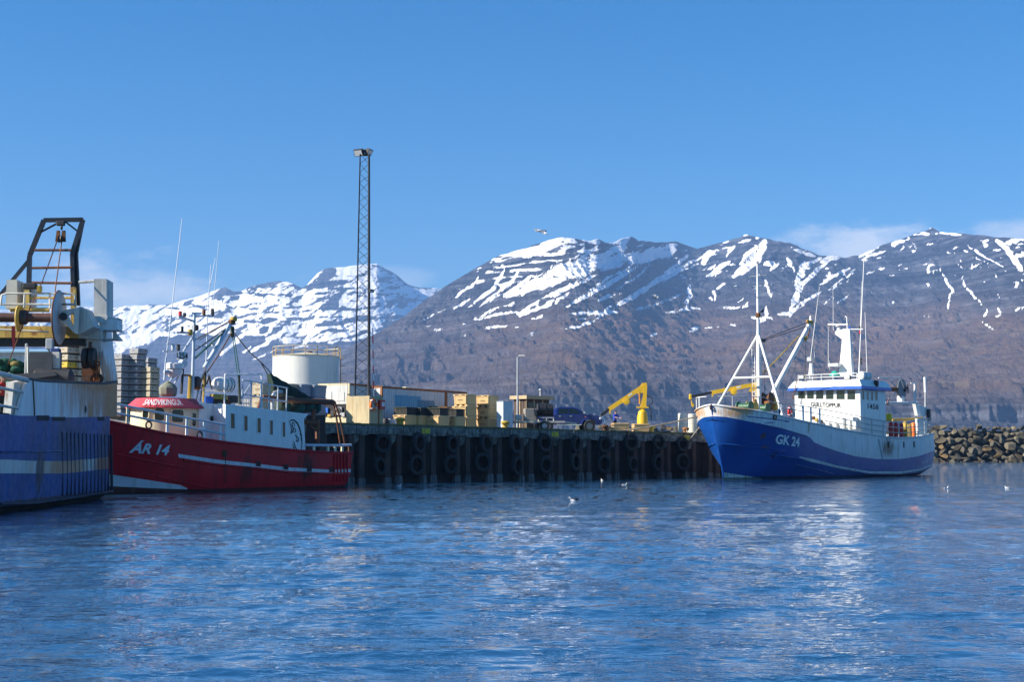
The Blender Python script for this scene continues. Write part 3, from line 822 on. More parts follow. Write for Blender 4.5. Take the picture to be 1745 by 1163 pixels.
# ================================================================== QUAY
QD = math.atan2(0.678, 0.735)
QF = Frame(-8.76, 92.2, QD)                 # x along the quay edge (right, away), y inland
def zq(t): return 3.74 - 0.0092 * t
Q0, Q1 = -70.0, 48.0
m_conc = paint('quay_concrete', (0.20, 0.19, 0.165), 0.9, 0.6, rust=0.03, dirt=0.7, bump=0.3, dirtcol=(0.03, 0.029, 0.026), scale=2.2)
m_concl = paint('pale_concrete', (0.34, 0.33, 0.30), 0.9, 0.3, dirt=0.45, bump=0.25)
m_foot = paint('weathered_pile_foot', (0.15, 0.15, 0.15), 0.9, 0.4, dirt=0.7, bump=0.25, dirtcol=(0.02, 0.022, 0.02))
m_moss = paint('mossy_kerb', (0.13, 0.125, 0.055), 0.95, 0.45, dirt=0.4, bump=0.3)
m_deck = paint('quay_gravel', (0.14, 0.13, 0.115), 0.95, 0.3, dirt=0.3, bump=0.3)
m_pile = paint('rusty_sheet_pile', (0.085, 0.050, 0.042), 0.85, 0.3, rust=0.5, rustcol=(0.085, 0.036, 0.022), dirt=0.3, dirtcol=(0.01, 0.01, 0.012))
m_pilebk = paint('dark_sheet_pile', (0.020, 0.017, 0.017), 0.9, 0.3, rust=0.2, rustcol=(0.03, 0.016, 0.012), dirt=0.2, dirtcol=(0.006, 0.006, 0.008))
m_tyre = paint('tyre_rubber', (0.013, 0.014, 0.016), 0.75, 0.3, dirt=0.25, dirtcol=(0.045, 0.045, 0.045), bump=0.1)
m_rustm = paint('rusted_iron', (0.10, 0.042, 0.018), 0.85, 0.4, rust=0.6, dirt=0.2)
m_yel = paint('yellow_paint', (0.78, 0.47, 0.015), 0.45, 0.1, rust=0.06, dirt=0.08)
m_yelold = paint('worn_yellow_paint', (0.50, 0.33, 0.04), 0.6, 0.25, rust=0.45, dirt=0.3)
m_galv = paint('galvanised_steel', (0.42, 0.44, 0.46), 0.5, 0.15, dirt=0.15, metal=0.4)
m_dark = paint('dark_iron', (0.022, 0.024, 0.03), 0.6, 0.3, rust=0.08, dirt=0.15)
m_rope = paint('mooring_rope', (0.16, 0.14, 0.11), 0.95, 0.3, dirt=0.3)
quay = thing('quay', 'concrete capped steel sheet pile quay hung with old tyres', 'quay', QF.o, QD)
quay['kind'] = 'structure'
b = MB(); b.add([(Q0, 0.3, zq(Q0)), (Q1, 0.3, zq(Q1)), (Q1, 170, zq(Q1)), (Q0, 170, zq(Q0))], [(0, 1, 2, 3)]); b.build('deck', m_deck, quay)
b = MB(); b.add([(Q1, 0.34, -2), (Q1, 170, -2), (Q1, 170, zq(Q1) - 0.01), (Q1, 0.34, zq(Q1) - 0.01)], [(0, 1, 2, 3)]); b.build('end_wall', m_conc, quay)
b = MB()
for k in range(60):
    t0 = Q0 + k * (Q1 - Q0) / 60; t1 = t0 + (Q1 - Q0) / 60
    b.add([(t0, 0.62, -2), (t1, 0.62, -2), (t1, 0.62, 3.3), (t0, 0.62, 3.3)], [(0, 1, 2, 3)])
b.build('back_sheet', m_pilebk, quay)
PER = 2.97; rq = random.Random(3)
def t_of(px):            # quay coordinate seen at a photo column (edge line)
    return QF.hy(px, 745, 0).x
tyre_px = [644.6, 705, 766.6, 822, 876, 930, 980, 1028, 1072, 1116.5, 1157.7]
tt = [t_of(p) for p in tyre_px]
tfit = np.polyfit(range(len(tt)), tt, 1); PER = tfit[0]; T0 = tfit[1]
cap_v = []
nb0, nb1 = int((Q0 - T0) / PER) + 1, int((Q1 - T0) / PER)
pile_src = {}
for k in range(nb0, nb1 + 1):
    tc = T0 + k * PER
    if tc < -44: continue
    # cap beam length with chipped lower edge
    tz = zq(tc); zb = tz - 0.62
    b = MB(); n = 7; top = []; P = []
    for i in range(n + 1):
        t = tc - PER / 2 + 0.012 + (PER - 0.024) * i / n
        jz = rq.uniform(-0.05, 0.07); jy = rq.uniform(-0.03, 0.03)
        P.append([(t, 0.3, zq(t) - 0.03), (t, -0.02 + jy * 0.5, zq(t) - 0.03), (t, -0.05 + jy, zq(t) - 0.12), (t, -0.05 + rq.uniform(-0.04, 0.03), zb + 0.25), (t, -0.03 + jy, zb + jz), (t, 0.3, zb + jz)])
    b.loft(P, True, True, True); b.build('cap_beam', m_conc, quay)
    # mossy kerb on the edge
    b = MB(); b.bx(tc - PER / 2 + 0.01, tc + PER / 2 - 0.01, -0.06, 0.24, tz - 0.03, tz + 0.09 + rq.uniform(-0.012, 0.012)); b.build('kerb', m_moss, quay)
    for f, w in ((0.27, 0.42), (0.57, 0.40)):
        t = tc + f * PER + rq.uniform(-0.05, 0.05)
        b = MB(); b.add([(t - w / 2 - 0.16, 0.62, 0.1), (t - w / 2, 0.08, 0.1), (t + w / 2, 0.08, 0.1), (t + w / 2 + 0.16, 0.62, 0.1),
                         (t - w / 2 - 0.16, 0.62, zb + 0.1), (t - w / 2, 0.08, zb + 0.1), (t + w / 2, 0.08, zb + 0.1), (t + w / 2 + 0.16, 0.62, zb + 0.1)],
                        [(0, 1, 5, 4), (1, 2, 6, 5), (2, 3, 7, 6)])
        b.build('pile', m_pile, quay)
        b = MB(); h = rq.uniform(0.3, 0.5); b.box((t, 0.2, h / 2 - 0.15), (w + 0.16, 0.36, h + 0.3), taper=0.85); b.build('pile_foot', m_foot, quay)
    # broken concrete between the piles, under the cap
    b = MB(); t = tc + 0.42 * PER; hw = PER * 0.10
    b.prism([(t - hw, 0.12, zb), (t + hw, 0.12, zb), (t + hw * 0.7, 0.16, zb - 0.32 - rq.random() * 0.25), (t - hw * 0.1, 0.2, zb - 0.5 - rq.random() * 0.2), (t - hw * 0.8, 0.16, zb - 0.25)], (0, 0.45, 0))
    b.build('concrete_haunch', m_conc, quay)
# underwater toe so the wall meets the water
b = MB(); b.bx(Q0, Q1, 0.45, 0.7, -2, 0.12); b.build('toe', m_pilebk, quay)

# tyres hung on chains
def make_tyre():
    t = thing('tyre_fender', '', 'tyre')
    b = MB()
    prof = [(0.40, -0.13), (0.44, -0.17), (0.56, -0.19), (0.65, -0.14), (0.675, -0.07), (0.675, 0.07), (0.65, 0.14), (0.56, 0.19), (0.44, 0.17), (0.40, 0.13)]
    b.lathe(prof, (0, 0, 0), 28, 'y', False, False)
    b.build('carcass', m_tyre, t, smooth=40)
    return t
tyre0 = make_tyre(); first = True
names = ['beside the red boat stern', 'just before the first yellow ladder mark', 'just past the first yellow ladder mark', 'under the front tubs', 'under the pale blue cabinet', 'before the second yellow ladder mark', 'just past the second yellow ladder mark', 'under the pickup front wheel', 'under the beige tubs by the crane', 'under the slack mooring rope', 'before the third yellow ladder mark']
for k, nm in enumerate(names):
    tc = T0 + k * PER
    for up, z, zz in ((True, 2.68, 0), (False, 1.2, 1)):
        z += rq.uniform(-0.16, 0.12); sc = rq.uniform(0.86, 1.08)
        lab = ('%s quay wall tyre %s' % ('upper' if up else 'lower', nm))
        p = QF.w(tc + rq.uniform(-0.2, 0.2), -0.14, z)
        rz = QD + rq.uniform(-0.35, 0.35)
        if first: o = tyre0; first = False; o.location = p; o.rotation_euler = (0, 0, rz); o['label'] = lab; o['group'] = 'tyre fenders hung on the quay wall'
        else: o = dup(tyre0, p, rz, lab, 'tyre fenders hung on the quay wall')
        o.scale = (sc, 1, sc); o.rotation_euler = (rq.uniform(-0.12, 0.12), 0, rz)
        top = zq(tc) - 0.1 if up else z + 1.1
        for s in (-1, 1):
            b = MB(); b.tube([(s * 0.30, 0.02, 0.56 if up else 0.5), (s * 0.42, 0.06, (top - z) * 0.6), (s * 0.36, 0.06, top - z)], 0.028, 5)
            b.build('chain', m_dark, o)
# left, behind the boats, a few more tyres are hidden: left out

# ladders with yellow marks
for px, nm in ((724.5, 'nearest the red boat'), (944.5, 'below the trailer'), (1169, 'beside the blue bow')):
    t = t_of(px); z = zq(t)
    l = thing('ladder', 'steel ladder down the quay wall %s, topped by a yellow mark' % nm, 'ladder', QF.w(t, 0, 0), QD, 'ladders on the quay wall')
    for s in (-1, 1):
        b = MB(); b.beam((s * 0.24, 0.02, 0.3), (s * 0.24, 0.02, z - 0.6), 0.06, 0.05)
        b.build('stile', m_pile, l)
    src = MB(); src.tube([(-0.24, 0.02, 0), (0.24, 0.02, 0)], 0.022, 5); r0 = src.build('rung', m_pile, l, loc=(0, 0, 0.5))
    for i in range(1, 9):
        c = r0.copy(); COL.objects.link(c); c.location = (0, 0, 0.5 + i * 0.28)
    b = MB(); b.bx(-0.33, 0.33, -0.11, -0.06, z - 0.48, z - 0.13); b.build('mark_plate', paint('mark_yellow', (0.55, 0.42, 0.03), 0.7, 0.3, dirt=0.4, rust=0.15), l)

# ================================================================== BREAKWATER
m_bould = [paint('boulder_stone_%s' % n, c, 0.95, 0.4, dirt=0.45, bump=0.35, dirtcol=(0.03, 0.028, 0.022), scale=0.5) for n, c in (('grey', (0.10, 0.090, 0.068)), ('brown', (0.085, 0.070, 0.045)), ('pale', (0.14, 0.122, 0.082)), ('rusty', (0.13, 0.085, 0.035)))]
bw = thing('breakwater', 'long boulder breakwater behind the boats', 'breakwater', (0, 320, 0)); bw['kind'] = 'structure'
rb = random.Random(21); hulls = []
for i in range(14):
    bm = bmesh.new()
    for _ in range(12):
        v = Vector((rb.gauss(0, 1), rb.gauss(0, 1), rb.gauss(0, 1))).normalized() * rb.uniform(0.8, 1.0)
        bm.verts.new((v.x * 1.2, v.y * 1.0, v.z * 0.82))
    r = bmesh.ops.convex_hull(bm, input=bm.verts)
    for v in [v for v in bm.verts if not v.link_faces]: bm.verts.remove(v)
    bmesh.ops.bevel(bm, geom=bm.edges[:], offset=0.025, segments=1, affect='EDGES')
    me = bpy.data.meshes.new('boulder'); bm.to_mesh(me); bm.free()
    me.materials.append(m_bould[[0, 1, 2, 0, 1, 0, 2, 1, 0, 1, 2, 0, 1, 3][i]]); hulls.append(me)
b = MB(); b.add([(10, 0, -2), (170, 0, -2), (170, 5.5, 7.0), (10, 5.5, 7.0), (10, 14, 7.0), (170, 14, 7.0), (10, 22, -2), (170, 22, -2)], [(0, 1, 2, 3), (3, 2, 5, 4), (4, 5, 7, 6)])
b.build('core', plain('breakwater_core', (0.03, 0.028, 0.024), 1.0), bw)
nb = 0
for row in range(7):
    z = -0.2 + row * 1.30; y = row * 0.88 - 0.5
    x = 15.0 if row >= 5 else 85.0
    xe = 127.0
    while x < xe and nb < 300:
        s = rb.uniform(0.72, 1.45) * (1.0 if row < 6 else 0.85)
        if row >= 5 and 45 < x < 84: x += 40; continue
        o = bpy.data.objects.new('boulder', rb.choice(hulls)); COL.objects.link(o); o.parent = bw
        o.location = (x, y + rb.uniform(-0.4, 0.5), z + rb.uniform(-0.5, 0.4)); o.scale = (s * rb.uniform(0.9, 1.2), s, s * rb.uniform(0.8, 1.1))
        o.rotation_euler = (rb.uniform(-0.6, 0.6), rb.uniform(-0.6, 0.6), rb.uniform(0, 6.28)); nb += 1
        x += s * rb.uniform(1.15, 1.6)
# ================================================================== BLUE BOAT (right)
BA = math.atan2(0.766, 0.643)
BF = Frame(15.5, 104.5, BA)                  # x aft from the stem at the waterline, y to starboard, port side faces the camera
m_white = paint('white_boat_paint', (0.76, 0.76, 0.74), 0.4, 0.06, rust=0.03, streak=0.18, dirt=0.10)
m_bwhite = paint('bulwark_white_paint', (0.66, 0.69, 0.70), 0.45, 0.08, rust=0.02, streak=0.30, dirt=0.22, rustcol=(0.16, 0.08, 0.02), spots=[
    ((-0.6, 0, 5.0), (1.0, 9, 0.65), (0.50, 0.24, 0.05), 0.8), ((-0.2, 0, 5.45), (0.6, 9, 0.35), (0.20, 0.06, 0.015), 0.95), ((2.3, 0, 5.2), (0.8, 9, 0.5), (0.30, 0.20, 0.07), 0.6),
    ((6.7, 0, 3.9), (0.25, 9, 0.7), (0.22, 0.13, 0.03), 0.8), ((20.2, 0, 2.35), (1.6, 9, 1.0), (0.012, 0.012, 0.014), 1.0), ((22.1, 0, 2.1), (0.16, 9, 1.2), (0.15, 0.11, 0.04), 0.8)])
m_blue = paint('deep_blue_hull_paint', (0.004, 0.058, 0.27), 0.42, 0.15, rust=0.03, streak=0.35, dirt=0.18, rustcol=(0.02, 0.03, 0.06), dirtcol=(0.012, 0.05, 0.14), scale=0.6, spec=0.3, boxes=[((15, 0, -0.05), (60, 30, 0.24), (0.012, 0.02, 0.025), 0.8)], spots=[
    ((1.4, 0, 3.2), (0.28, 9, 0.35), (0.10, 0.05, 0.03), 0.9), ((1.9, 0, 2.4), (0.4, 9, 0.16), (0.10, 0.06, 0.05), 0.8), ((20.6, 0, 0.7), (0.08, 9, 0.5), (0.10, 0.045, 0.03), 0.8)])
m_trim = paint('bright_blue_trim', (0.015, 0.11, 0.50), 0.4, 0.1)
m_black = plain('black_rubber', (0.012, 0.012, 0.014), 0.6)
m_letw = paint('white_lettering', (0.70, 0.74, 0.76), 0.5, 0.05, dirt=0.15)
m_letb = plain('black_lettering', (0.012, 0.012, 0.016), 0.6)
m_red = paint('red_plastic', (0.62, 0.025, 0.02), 0.4, 0.15)
m_orange = paint('orange_plastic', (0.85, 0.17, 0.02), 0.45, 0.1)
m_teal = paint('teal_plastic', (0.01, 0.36, 0.27), 0.4, 0.1)
m_green = paint('green_paint', (0.01, 0.10, 0.045), 0.5, 0.2, rust=0.08)
m_deckp = paint('deck_paint', (0.10, 0.14, 0.11), 0.8, 0.3, rust=0.2, dirt=0.3)
m_lamp = plain('lamp_glass', (0.60, 0.63, 0.64), 0.15)
def bow(B, Lb, p, q):
    def f(d, t):
        k = min(max(d / Lb, 0), 1)
        b = B * max(0.0, 1 - (1 - k) ** p) ** q
        return b * (1 - 0.30 * max(0, (t - 0.80) / 0.20) ** 2.2)
    return f
SH_B = [(1150, 697), (1180, 692), (1213, 690.5), (1222, 691), (1259, 696.4), (1299, 701.8), (1322.5, 707), (1345.7, 713.4), (1380, 721), (1400, 724.5), (1426.4, 731), (1473, 739), (1496, 743.6), (1527, 747.2), (1550, 746.6), (1566, 745), (1581, 742), (1600, 738)]
BD_B = [(1150, 722), (1185, 714), (1206, 709.5), (1237, 711), (1281, 719.6), (1330, 729.6), (1376.6, 743.6), (1380, 745.5), (1386, 753.5), (1400, 760), (1426.4, 769.5), (1457, 778), (1496, 783.3), (1535, 783), (1566, 778), (1589, 769.5), (1600, 765)]
ST_B = [(1150, 762), (1199, 759.5), (1222, 756.5), (1268, 764.5), (1322, 773.5), (1364, 779), (1380, 781.5), (1426, 794), (1480.6, 804), (1535, 804.2), (1566, 800), (1589, 791.5), (1600, 788)]
SB_B = [(1150, 766), (1199, 763.5), (1222, 760.5), (1268, 768.5), (1322, 777), (1364, 782), (1380, 787), (1426, 798), (1480.6, 807.3), (1535, 808), (1566, 803.2), (1589, 795), (1600, 791)]
BT_B = [(1150, 803), (1232, 805.5), (1296, 815.5), (1320, 819), (1600, 819)]
S_B = [0, .004, .012, .025, .04, .06, .085, .11, .14, .17, .20, .235, .27, .29, .30, .31, .32, .335, .36, .40, .45, .50, .56, .62, .68, .74, .80, .85, .89, .92, .945, .965, .98, .99, 1.0]
hb_ = Hull(BF, [
    dict(line=SH_B, a0=-1.6, a1=31.6, b=bow(3.35, 6.5, 3, 0.60)),
    dict(line=BD_B, a0=-1.45, a1=31.8, b=bow(3.35, 6.8, 3, 0.62)),
    dict(line=ST_B, a0=-0.85, a1=31.6, b=bow(3.20, 9.0, 2.8, 0.82)),
    dict(line=SB_B, a0=-0.80, a1=31.5, b=bow(3.18, 9.0, 2.8, 0.84)),
    dict(line=BT_B, a0=0.0, a1=29.3, b=bow(2.85, 13, 2.2, 1.0), zmin=0.04),
    dict(z=lambda a: -0.05 + max(0, (a - 26) * 0.02), a0=0.05, a1=28.6, b=bow(2.8, 13, 2.2, 1.0)),
    dict(z=lambda a: -1.3, a0=0.6, a1=26.0, b=bow(1.9, 14, 2.0, 1.0))], S_B)
blue = thing('fishing_boat', 'blue and white fishing boat with tripod mast, name GULLTOPPUR on its wheelhouse', 'fishing boat', BF.o, BA)
m_boot = paint('boot_white', (0.55, 0.60, 0.60), 0.5, 0.15, dirt=0.4, dirtcol=(0.05, 0.06, 0.03), boxes=[((15, 0, -0.05), (60, 30, 0.2), (0.03, 0.04, 0.03), 0.8)])
def bandB(i, a, px):
    if i == 0: return 0
    if i == 2 and px > 1364: return 2
    if i == 4 and px < 1297: return 2
    if i >= 5: return 3
    return 1
hullB = hb_.build('hull', [m_bwhite, m_blue, m_boot, m_black], bandB, blue)
hb_.deck('deck', 1.0, m_deckp, blue)
for sd in (-1, 1):
    b = MB(); b.tube([(a, sd * (h + 0.02), z) for a, h, z in hb_.G[0]], 0.075, 6); b.build('cap_rail', m_bwhite, blue, smooth=50)
hb_.strake(hb_.line_az([(1224, 757), (1268, 767), (1322, 776), (1367, 783)]), 0.06, m_blue, hullB)
hb_.strake(hb_.line_az([(1353, 792), (1380, 798), (1420, 808.5)]), 0.045, m_blue, hullB)
hb_.strake(hb_.line_az([(1373, 808.5), (1398, 814.5)]), 0.04, m_blue, hullB)
hb_.strake(hb_.line_az([(1426, 799), (1480.6, 808.3), (1535, 809), (1566, 804.5), (1584, 797)]), 0.05, m_blue, hullB)
hb_.strake(hb_.line_az([(1230, 711.5), (1281, 720.6), (1330, 730.6), (1374, 743.6)]), 0.03, m_blue, hullB)
b = MB(); b.tube([(-1.62, 0, 5.4), (-0.9, 0, 3.0), (-0.15, 0, 0.6), (0.02, 0, -0.4)], 0.07, 6); b.build('stem_bar', m_blue, hullB, smooth=50)
# lettering on the bow
def hull_text(H, parent, s, px0, px1, pyc0, hpx, mat, shear=0.0, off=0.02, slope=None, out=0.025, name='lettering', zx=1.0, space=1.0):
    x0, x1, y0, y1 = text_width(s, 1.0, shear, space)
    a0, z0 = H.px_az(px0, pyc0[0]); a1, z1 = H.px_az(px1, pyc0[1])
    sc = hpx / (FPX / H.F.w(a0, -2, 1).y) / (y1 - y0)
    def fn(x, y):
        k = (x - x0) / (x1 - x0)
        a = a0 + (a1 - a0) * k; z = z0 + (z1 - z0) * k + (y - (y0 + y1) / 2) * sc
        return H.port(a, z, out)
    return text_mesh(name, s, 1.0, mat, fn, parent, shear, off, 1, space)
hull_text(hb_, hullB, 'GK 24', 1321.5, 1361, (748.5, 754.5), 15, m_letw, -0.12, 0.035, out=0.07)
hull_text(hb_, hullB, 'GRINDAVÍK', 1570.5, 1580.5, (789, 786.5), 5, m_letw, 0, 0.01)
# anchor pocket, hawse holes, scuppers
def hull_patch(H, parent, name, quadpx, mat, depth=0.05, out=0.05):
    b = MB(); q = [H.px_az(*p) for p in quadpx]
    n = 4; P = []
    for i in range(n + 1):
        k = i / n
        t = (q[0][0] + (q[1][0] - q[0][0]) * k, q[0][1] + (q[1][1] - q[0][1]) * k)
        d = (q[3][0] + (q[2][0] - q[3][0]) * k, q[3][1] + (q[2][1] - q[3][1]) * k)
        P.append([H.port(*t, out), H.port(*d, out)])
    b.loft(P, False); return b.build(name, mat, parent)
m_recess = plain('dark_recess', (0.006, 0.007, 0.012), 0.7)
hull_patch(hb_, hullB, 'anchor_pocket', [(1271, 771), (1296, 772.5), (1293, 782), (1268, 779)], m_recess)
a, z = hb_.px_az(1262, 703.5)
for r, m, o in ((0.24, m_letw, 0.03), (0.15, m_recess, 0.05)):
    b = MB(); c = hb_.port(a, z, o); b.lathe([(r * 0.75, -0.02), (r, 0.0), (r * 0.75, 0.03)], c, 14, 'y'); b.build('fairlead', m, hullB, smooth=40)
for px, py in ((1320, 711.5), (1212, 694.5)):
    a, z = hb_.px_az(px, py); b = MB(); b.torus(hb_.port(a, z, 0.03), 0.17, 0.06, 'y', 14, 6); b.build('fairlead', m_rustm, hullB, smooth=50)
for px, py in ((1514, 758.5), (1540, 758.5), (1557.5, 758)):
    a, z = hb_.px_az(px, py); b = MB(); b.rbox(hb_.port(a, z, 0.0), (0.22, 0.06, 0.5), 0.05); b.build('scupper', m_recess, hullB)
for pts in ([(1497, 749), (1500, 765), (1504, 783)], ):
    P = [hb_.px_az(*p) for p in pts]; b = MB(); b.tube([hb_.port(a, z, 0.06) for a, z in P], 0.07, 6); b.build('fender_bar', m_bwhite, hullB)

# bow and side rails
TR1 = [(1213, 676), (1211, 676), (1259, 681), (1305.5, 685.5), (1345.7, 689), (1380, 693)]
TR = [(1213, 675.6), (1259, 681), (1305.5, 685.5), (1345.7, 689.5), (1380, 694), (1426, 702.6), (1479, 713.4), (1514.6, 719), (1542.5, 721), (1566, 718), (1581, 713)]
def rail_pts(H, line, px0, px1, n, inset=0.05):
    out = []
    for i in range(n + 1):
        px = px0 + (px1 - px0) * i / n
        y = H.yc - 2.8
        for _ in range(10):
            p = H.F.hy(px, lerp_line(line, px), y); A = [g[0] for g in H.G[0]]
            y = H.yc - max(0.0, float(np.interp(p.x, A, [g[1] for g in H.G[0]])) - inset)
            y = max(y, -6)
        out.append(Vector((p.x, y, p.z)))
    return out
P1 = rail_pts(hb_, TR, 1222, 1580, 40)
P1 = [p for p in P1 if p.x > -1.2]
topz = lambda a: float(np.interp(a, [p.x for p in P1], [p.z for p in P1]))
A_ = [-1.5, -1.2, -0.8, -0.3, 0.3, 1.0, 1.8, 2.8] + [4 + k * 1.3 for k in range(21)] + [31.2]
def hbs(a): return max(0.03, float(np.interp(a, [g[0] for g in hb_.G[0]], [g[1] for g in hb_.G[0]])) - 0.05)
shz = lambda a: hb_.zl(0, a)
for sd, nm in ((-1, 'port'), (1, 'starboard')):
    rails = []
    for fr in (1.0, 0.66, 0.33):
        if fr < 1.0:
            rails.append([(a, sd * hbs(a), shz(a) + (topz(a) - shz(a)) * fr) for a in A_ if a > (8.5 if fr < 0.5 else 2.5)])
        else: rails.append([(a, sd * hbs(a), topz(a)) for a in A_])
    posts = [((a, sd * hbs(a), shz(a)), (a, sd * hbs(a), topz(a))) for a in (-1.0, 0.6, 2.6, 4.7)] + [((a, sd * hbs(a), shz(a)), (a, sd * hbs(a), topz(a))) for a in (17.4, 19.5, 22.5, 24.4, 26.3, 28, 29.6)]
    railing(blue, rails, posts, 0.032, 0.045, m_galv if sd < 0 else m_white)
    for a in (6.0, 7.2, 8.6):      # broad flat stanchions amidships
        b = MB(); b.beam((a, sd * (hbs(a) - 0.03), shz(a)), (a, sd * (hbs(a) - 0.03), topz(a) - 0.03), 0.30, 0.05, (0, 1, 0)); b.build('stanchion', m_white, blue)

# wheelhouse -------------------------------------------------------
XF = 16.0
tl = BF.hx(1354, 660, XF); tr = BF.hx(1465.5, 660.5, XF); YP, YS = tr.y, tl.y
zt = tr.z - 0.05
XB = BF.hy(1509, 690, YP).x
b = MB(); dz = hb_.zl(0, 16) - 1.0
b.bx(XF, XB, YP, YS, dz, zt); wh = b.build('wheelhouse', m_white, blue)
wpx = [(1360, 1372), (1375.3, 1387.3), (1390.7, 1403.7), (1407.6, 1421), (1425.5, 1440), (1444, 1458)]
for i, (x0, x1) in enumerate(wpx):
    k = (x0 - 1354) / 111.0
    y0, y1 = 664.6 + 0.9 * k, 680 + 2.2 * k
    c = [BF.hx(px, py, XF) for px, py in ((x0 - 1, y0 - 1), (x1 + 1, y0 - 1), (x1 + 1, y1 + 1), (x0 - 1, y1 + 1))]
    rect_window(c, 0.06, 0.03, (-1, 0, 0)).build('window', [m_white, glassmat()], wh)
for x0, x1 in ((1468.5, 1472.5), (1476.5, 1480), (1483.5, 1487.5), (1490.5, 1495)):
    k = (x0 - 1466) / 40.0
    c = [BF.hy(px, py, YP) for px, py in ((x0, 665.5 + 2 * k), (x1, 665.5 + 2 * k), (x1, 682.5 + 2.5 * k), (x0, 682 + 2.5 * k))]
    rect_window(c, 0.04, 0.03, (0, -1, 0)).build('window', [m_white, glassmat()], wh)
# visor with blue band, roof
v0 = BF.hx(1346.5, 658.5, XF - 0.5); e = 0.42
zb0, zb1 = zt - 0.12, zt + 0.14
X0, X1_, Ya, Yb = XF - 0.5, XB + 0.35, YP - 0.4, YS + 0.4
def ring(ex, z): return [(X0 + ex, Ya + ex, z), (X1_ - ex * 0.4, Ya + ex, z), (X1_ - ex * 0.4, Yb - ex, z), (X0 + ex, Yb - ex, z)]
b = MB(); b.loft([ring(0.06, zb0), ring(0, zb0 + 0.03), ring(0, zb1)], True, True, True); b.build('visor_band', m_trim, wh)
zr = zb1 + 0.58
b = MB(); b.loft([ring(0.02, zb1 + 0.002), ring(0.42, zr), ], True, False, True); b.build('roof', m_white, wh)
# name, number
def plane_text(parent, s, P0, P1, up, h, mat, out, shear=0, off=0.0, name='lettering', space=1.0):
    """lettering on a flat wall from P0 to P1, height h"""
    x0, x1, y0, y1 = text_width(s, 1.0, shear, space); P0, P1 = Vector(P0), Vector(P1)
    return text_mesh(name, s, 1.0, mat, lambda x, y: P0 + (P1 - P0) * ((x - x0) / (x1 - x0)) + Vector(up) * (h * (y - (y0 + y1) / 2) / (y1 - y0)) + Vector(out), parent, shear, off, 0, space)
plane_text(wh, 'GULLTOPPUR', BF.hx(1382, 689.5, XF), BF.hx(1433, 691.5, XF), (0, 0, 1), 0.36, m_letb, (-0.03, 0, 0), off=0.018)
plane_text(wh, '1458', BF.hy(1478.5, 692.5, YP), BF.hy(1496.5, 694.5, YP), (0, 0, 1), 0.42, m_letb, (0, -0.02, 0), off=0.012)
# lower deckhouse in front of and beside the wheelhouse
b = MB(); b.bx(XF - 0.9, XF - 0.004, YP + 0.25, YS - 0.4, dz, BF.hx(1410, 712, XF - 0.9).z); b.build('deckhouse', m_white, blue)
rw = random.Random(4)
for px in (1398, 1412, 1424, 1437, 1448, 1458):      # lockers and vents against the front wall
    p = BF.hx(px, 727, XF - 1.0); b = MB(); b.rbox((XF - 1.1, p.y, p.z + rw.uniform(-.1, .25)), (0.3, 0.32, rw.uniform(0.5, 1.1)), 0.04); b.build('locker', m_white, blue)
for px, py, m in ((1386, 713, m_rustm), (1392, 716, m_yelold), (1399, 719, m_dark), (1408, 732, m_galv), (1417, 736, m_green)):
    p = BF.hx(px, py, XF - 1.3); b = MB(); b.rbox(p, (0.25, 0.3, 0.3), 0.05); b.build('deck_fitting', m, blue)
# floodlights, searchlight, dome, raft
def flood(parent, c, w, h, face, m=m_dark):
    b = MB(); b.cur = 0; b.rbox(c, (0.16, w, h), 0.03); b.cur = 1
    f = Vector(c) + Vector(face) * 0.085; b.box(f, (0.012, w * 0.82, h * 0.78)); return b.build('floodlight', [m, m_lamp], parent)
flood(wh, BF.hx(1366, 643, XF - 0.3), 0.52, 0.36, (-1, 0, 0)); flood(wh, BF.hx(1444, 643.5, XF - 0.1), 0.56, 0.38, (-1, 0, 0))
p = BF.hy(1493, 654, YP - 0.3); b = MB(); b.rbox(p, (0.34, 0.3, 0.5), 0.04); b.build('side_light', m_dark, wh)
b = MB(); b.lathe([(0.07, 0), (0.09, 0.05), (0.07, 0.1)], p + Vector((0, -0.22, -0.02)), 10, 'y'); b.build('side_light_lens', m_red, wh)
p = BF.hx(1382.5, 640, XF + 0.4); b = MB(); b.tube([p, p + Vector((0, 0, 1.0))], [0.24, 0.14], 8); b.build('searchlight_post', m_white, wh)
b = MB(); b.rbox(p + Vector((-0.1, 0, 1.32)), (0.45, 0.48, 0.40), 0.05); b.build('searchlight', m_galv, wh)
p = BF.hx(1422.5, 641, XF + 0.8); b = MB(); b.lathe([(0.46, 0), (0.45, 0.12), (0.30, 0.24), (0.14, 0.38), (0.07, 0.43)], p, 14); b.build('teal_dome', m_teal, wh, smooth=50)
p0 = BF.hx(1462, 639, XF + 0.6); b = MB()
p0 = Vector((XF + 0.9, YP + 0.35, zr + 0.33))
b.lathe([(0.10, -0.78), (0.30, -0.74), (0.36, -0.55), (0.36, 0.55), (0.30, 0.74), (0.10, 0.78)], p0 + Vector((0.7, 0, 0)), 16, 'x'); raft = b.build('life_raft', m_white, blue, smooth=40)
for dx in (-0.35, 0.35):
    b = MB(); b.lathe([(0.368, -0.03), (0.375, 0), (0.368, 0.03)], p0 + Vector((0.7 + dx, 0, 0)), 16, 'x', False, False); b.build('strap', m_dark, raft)
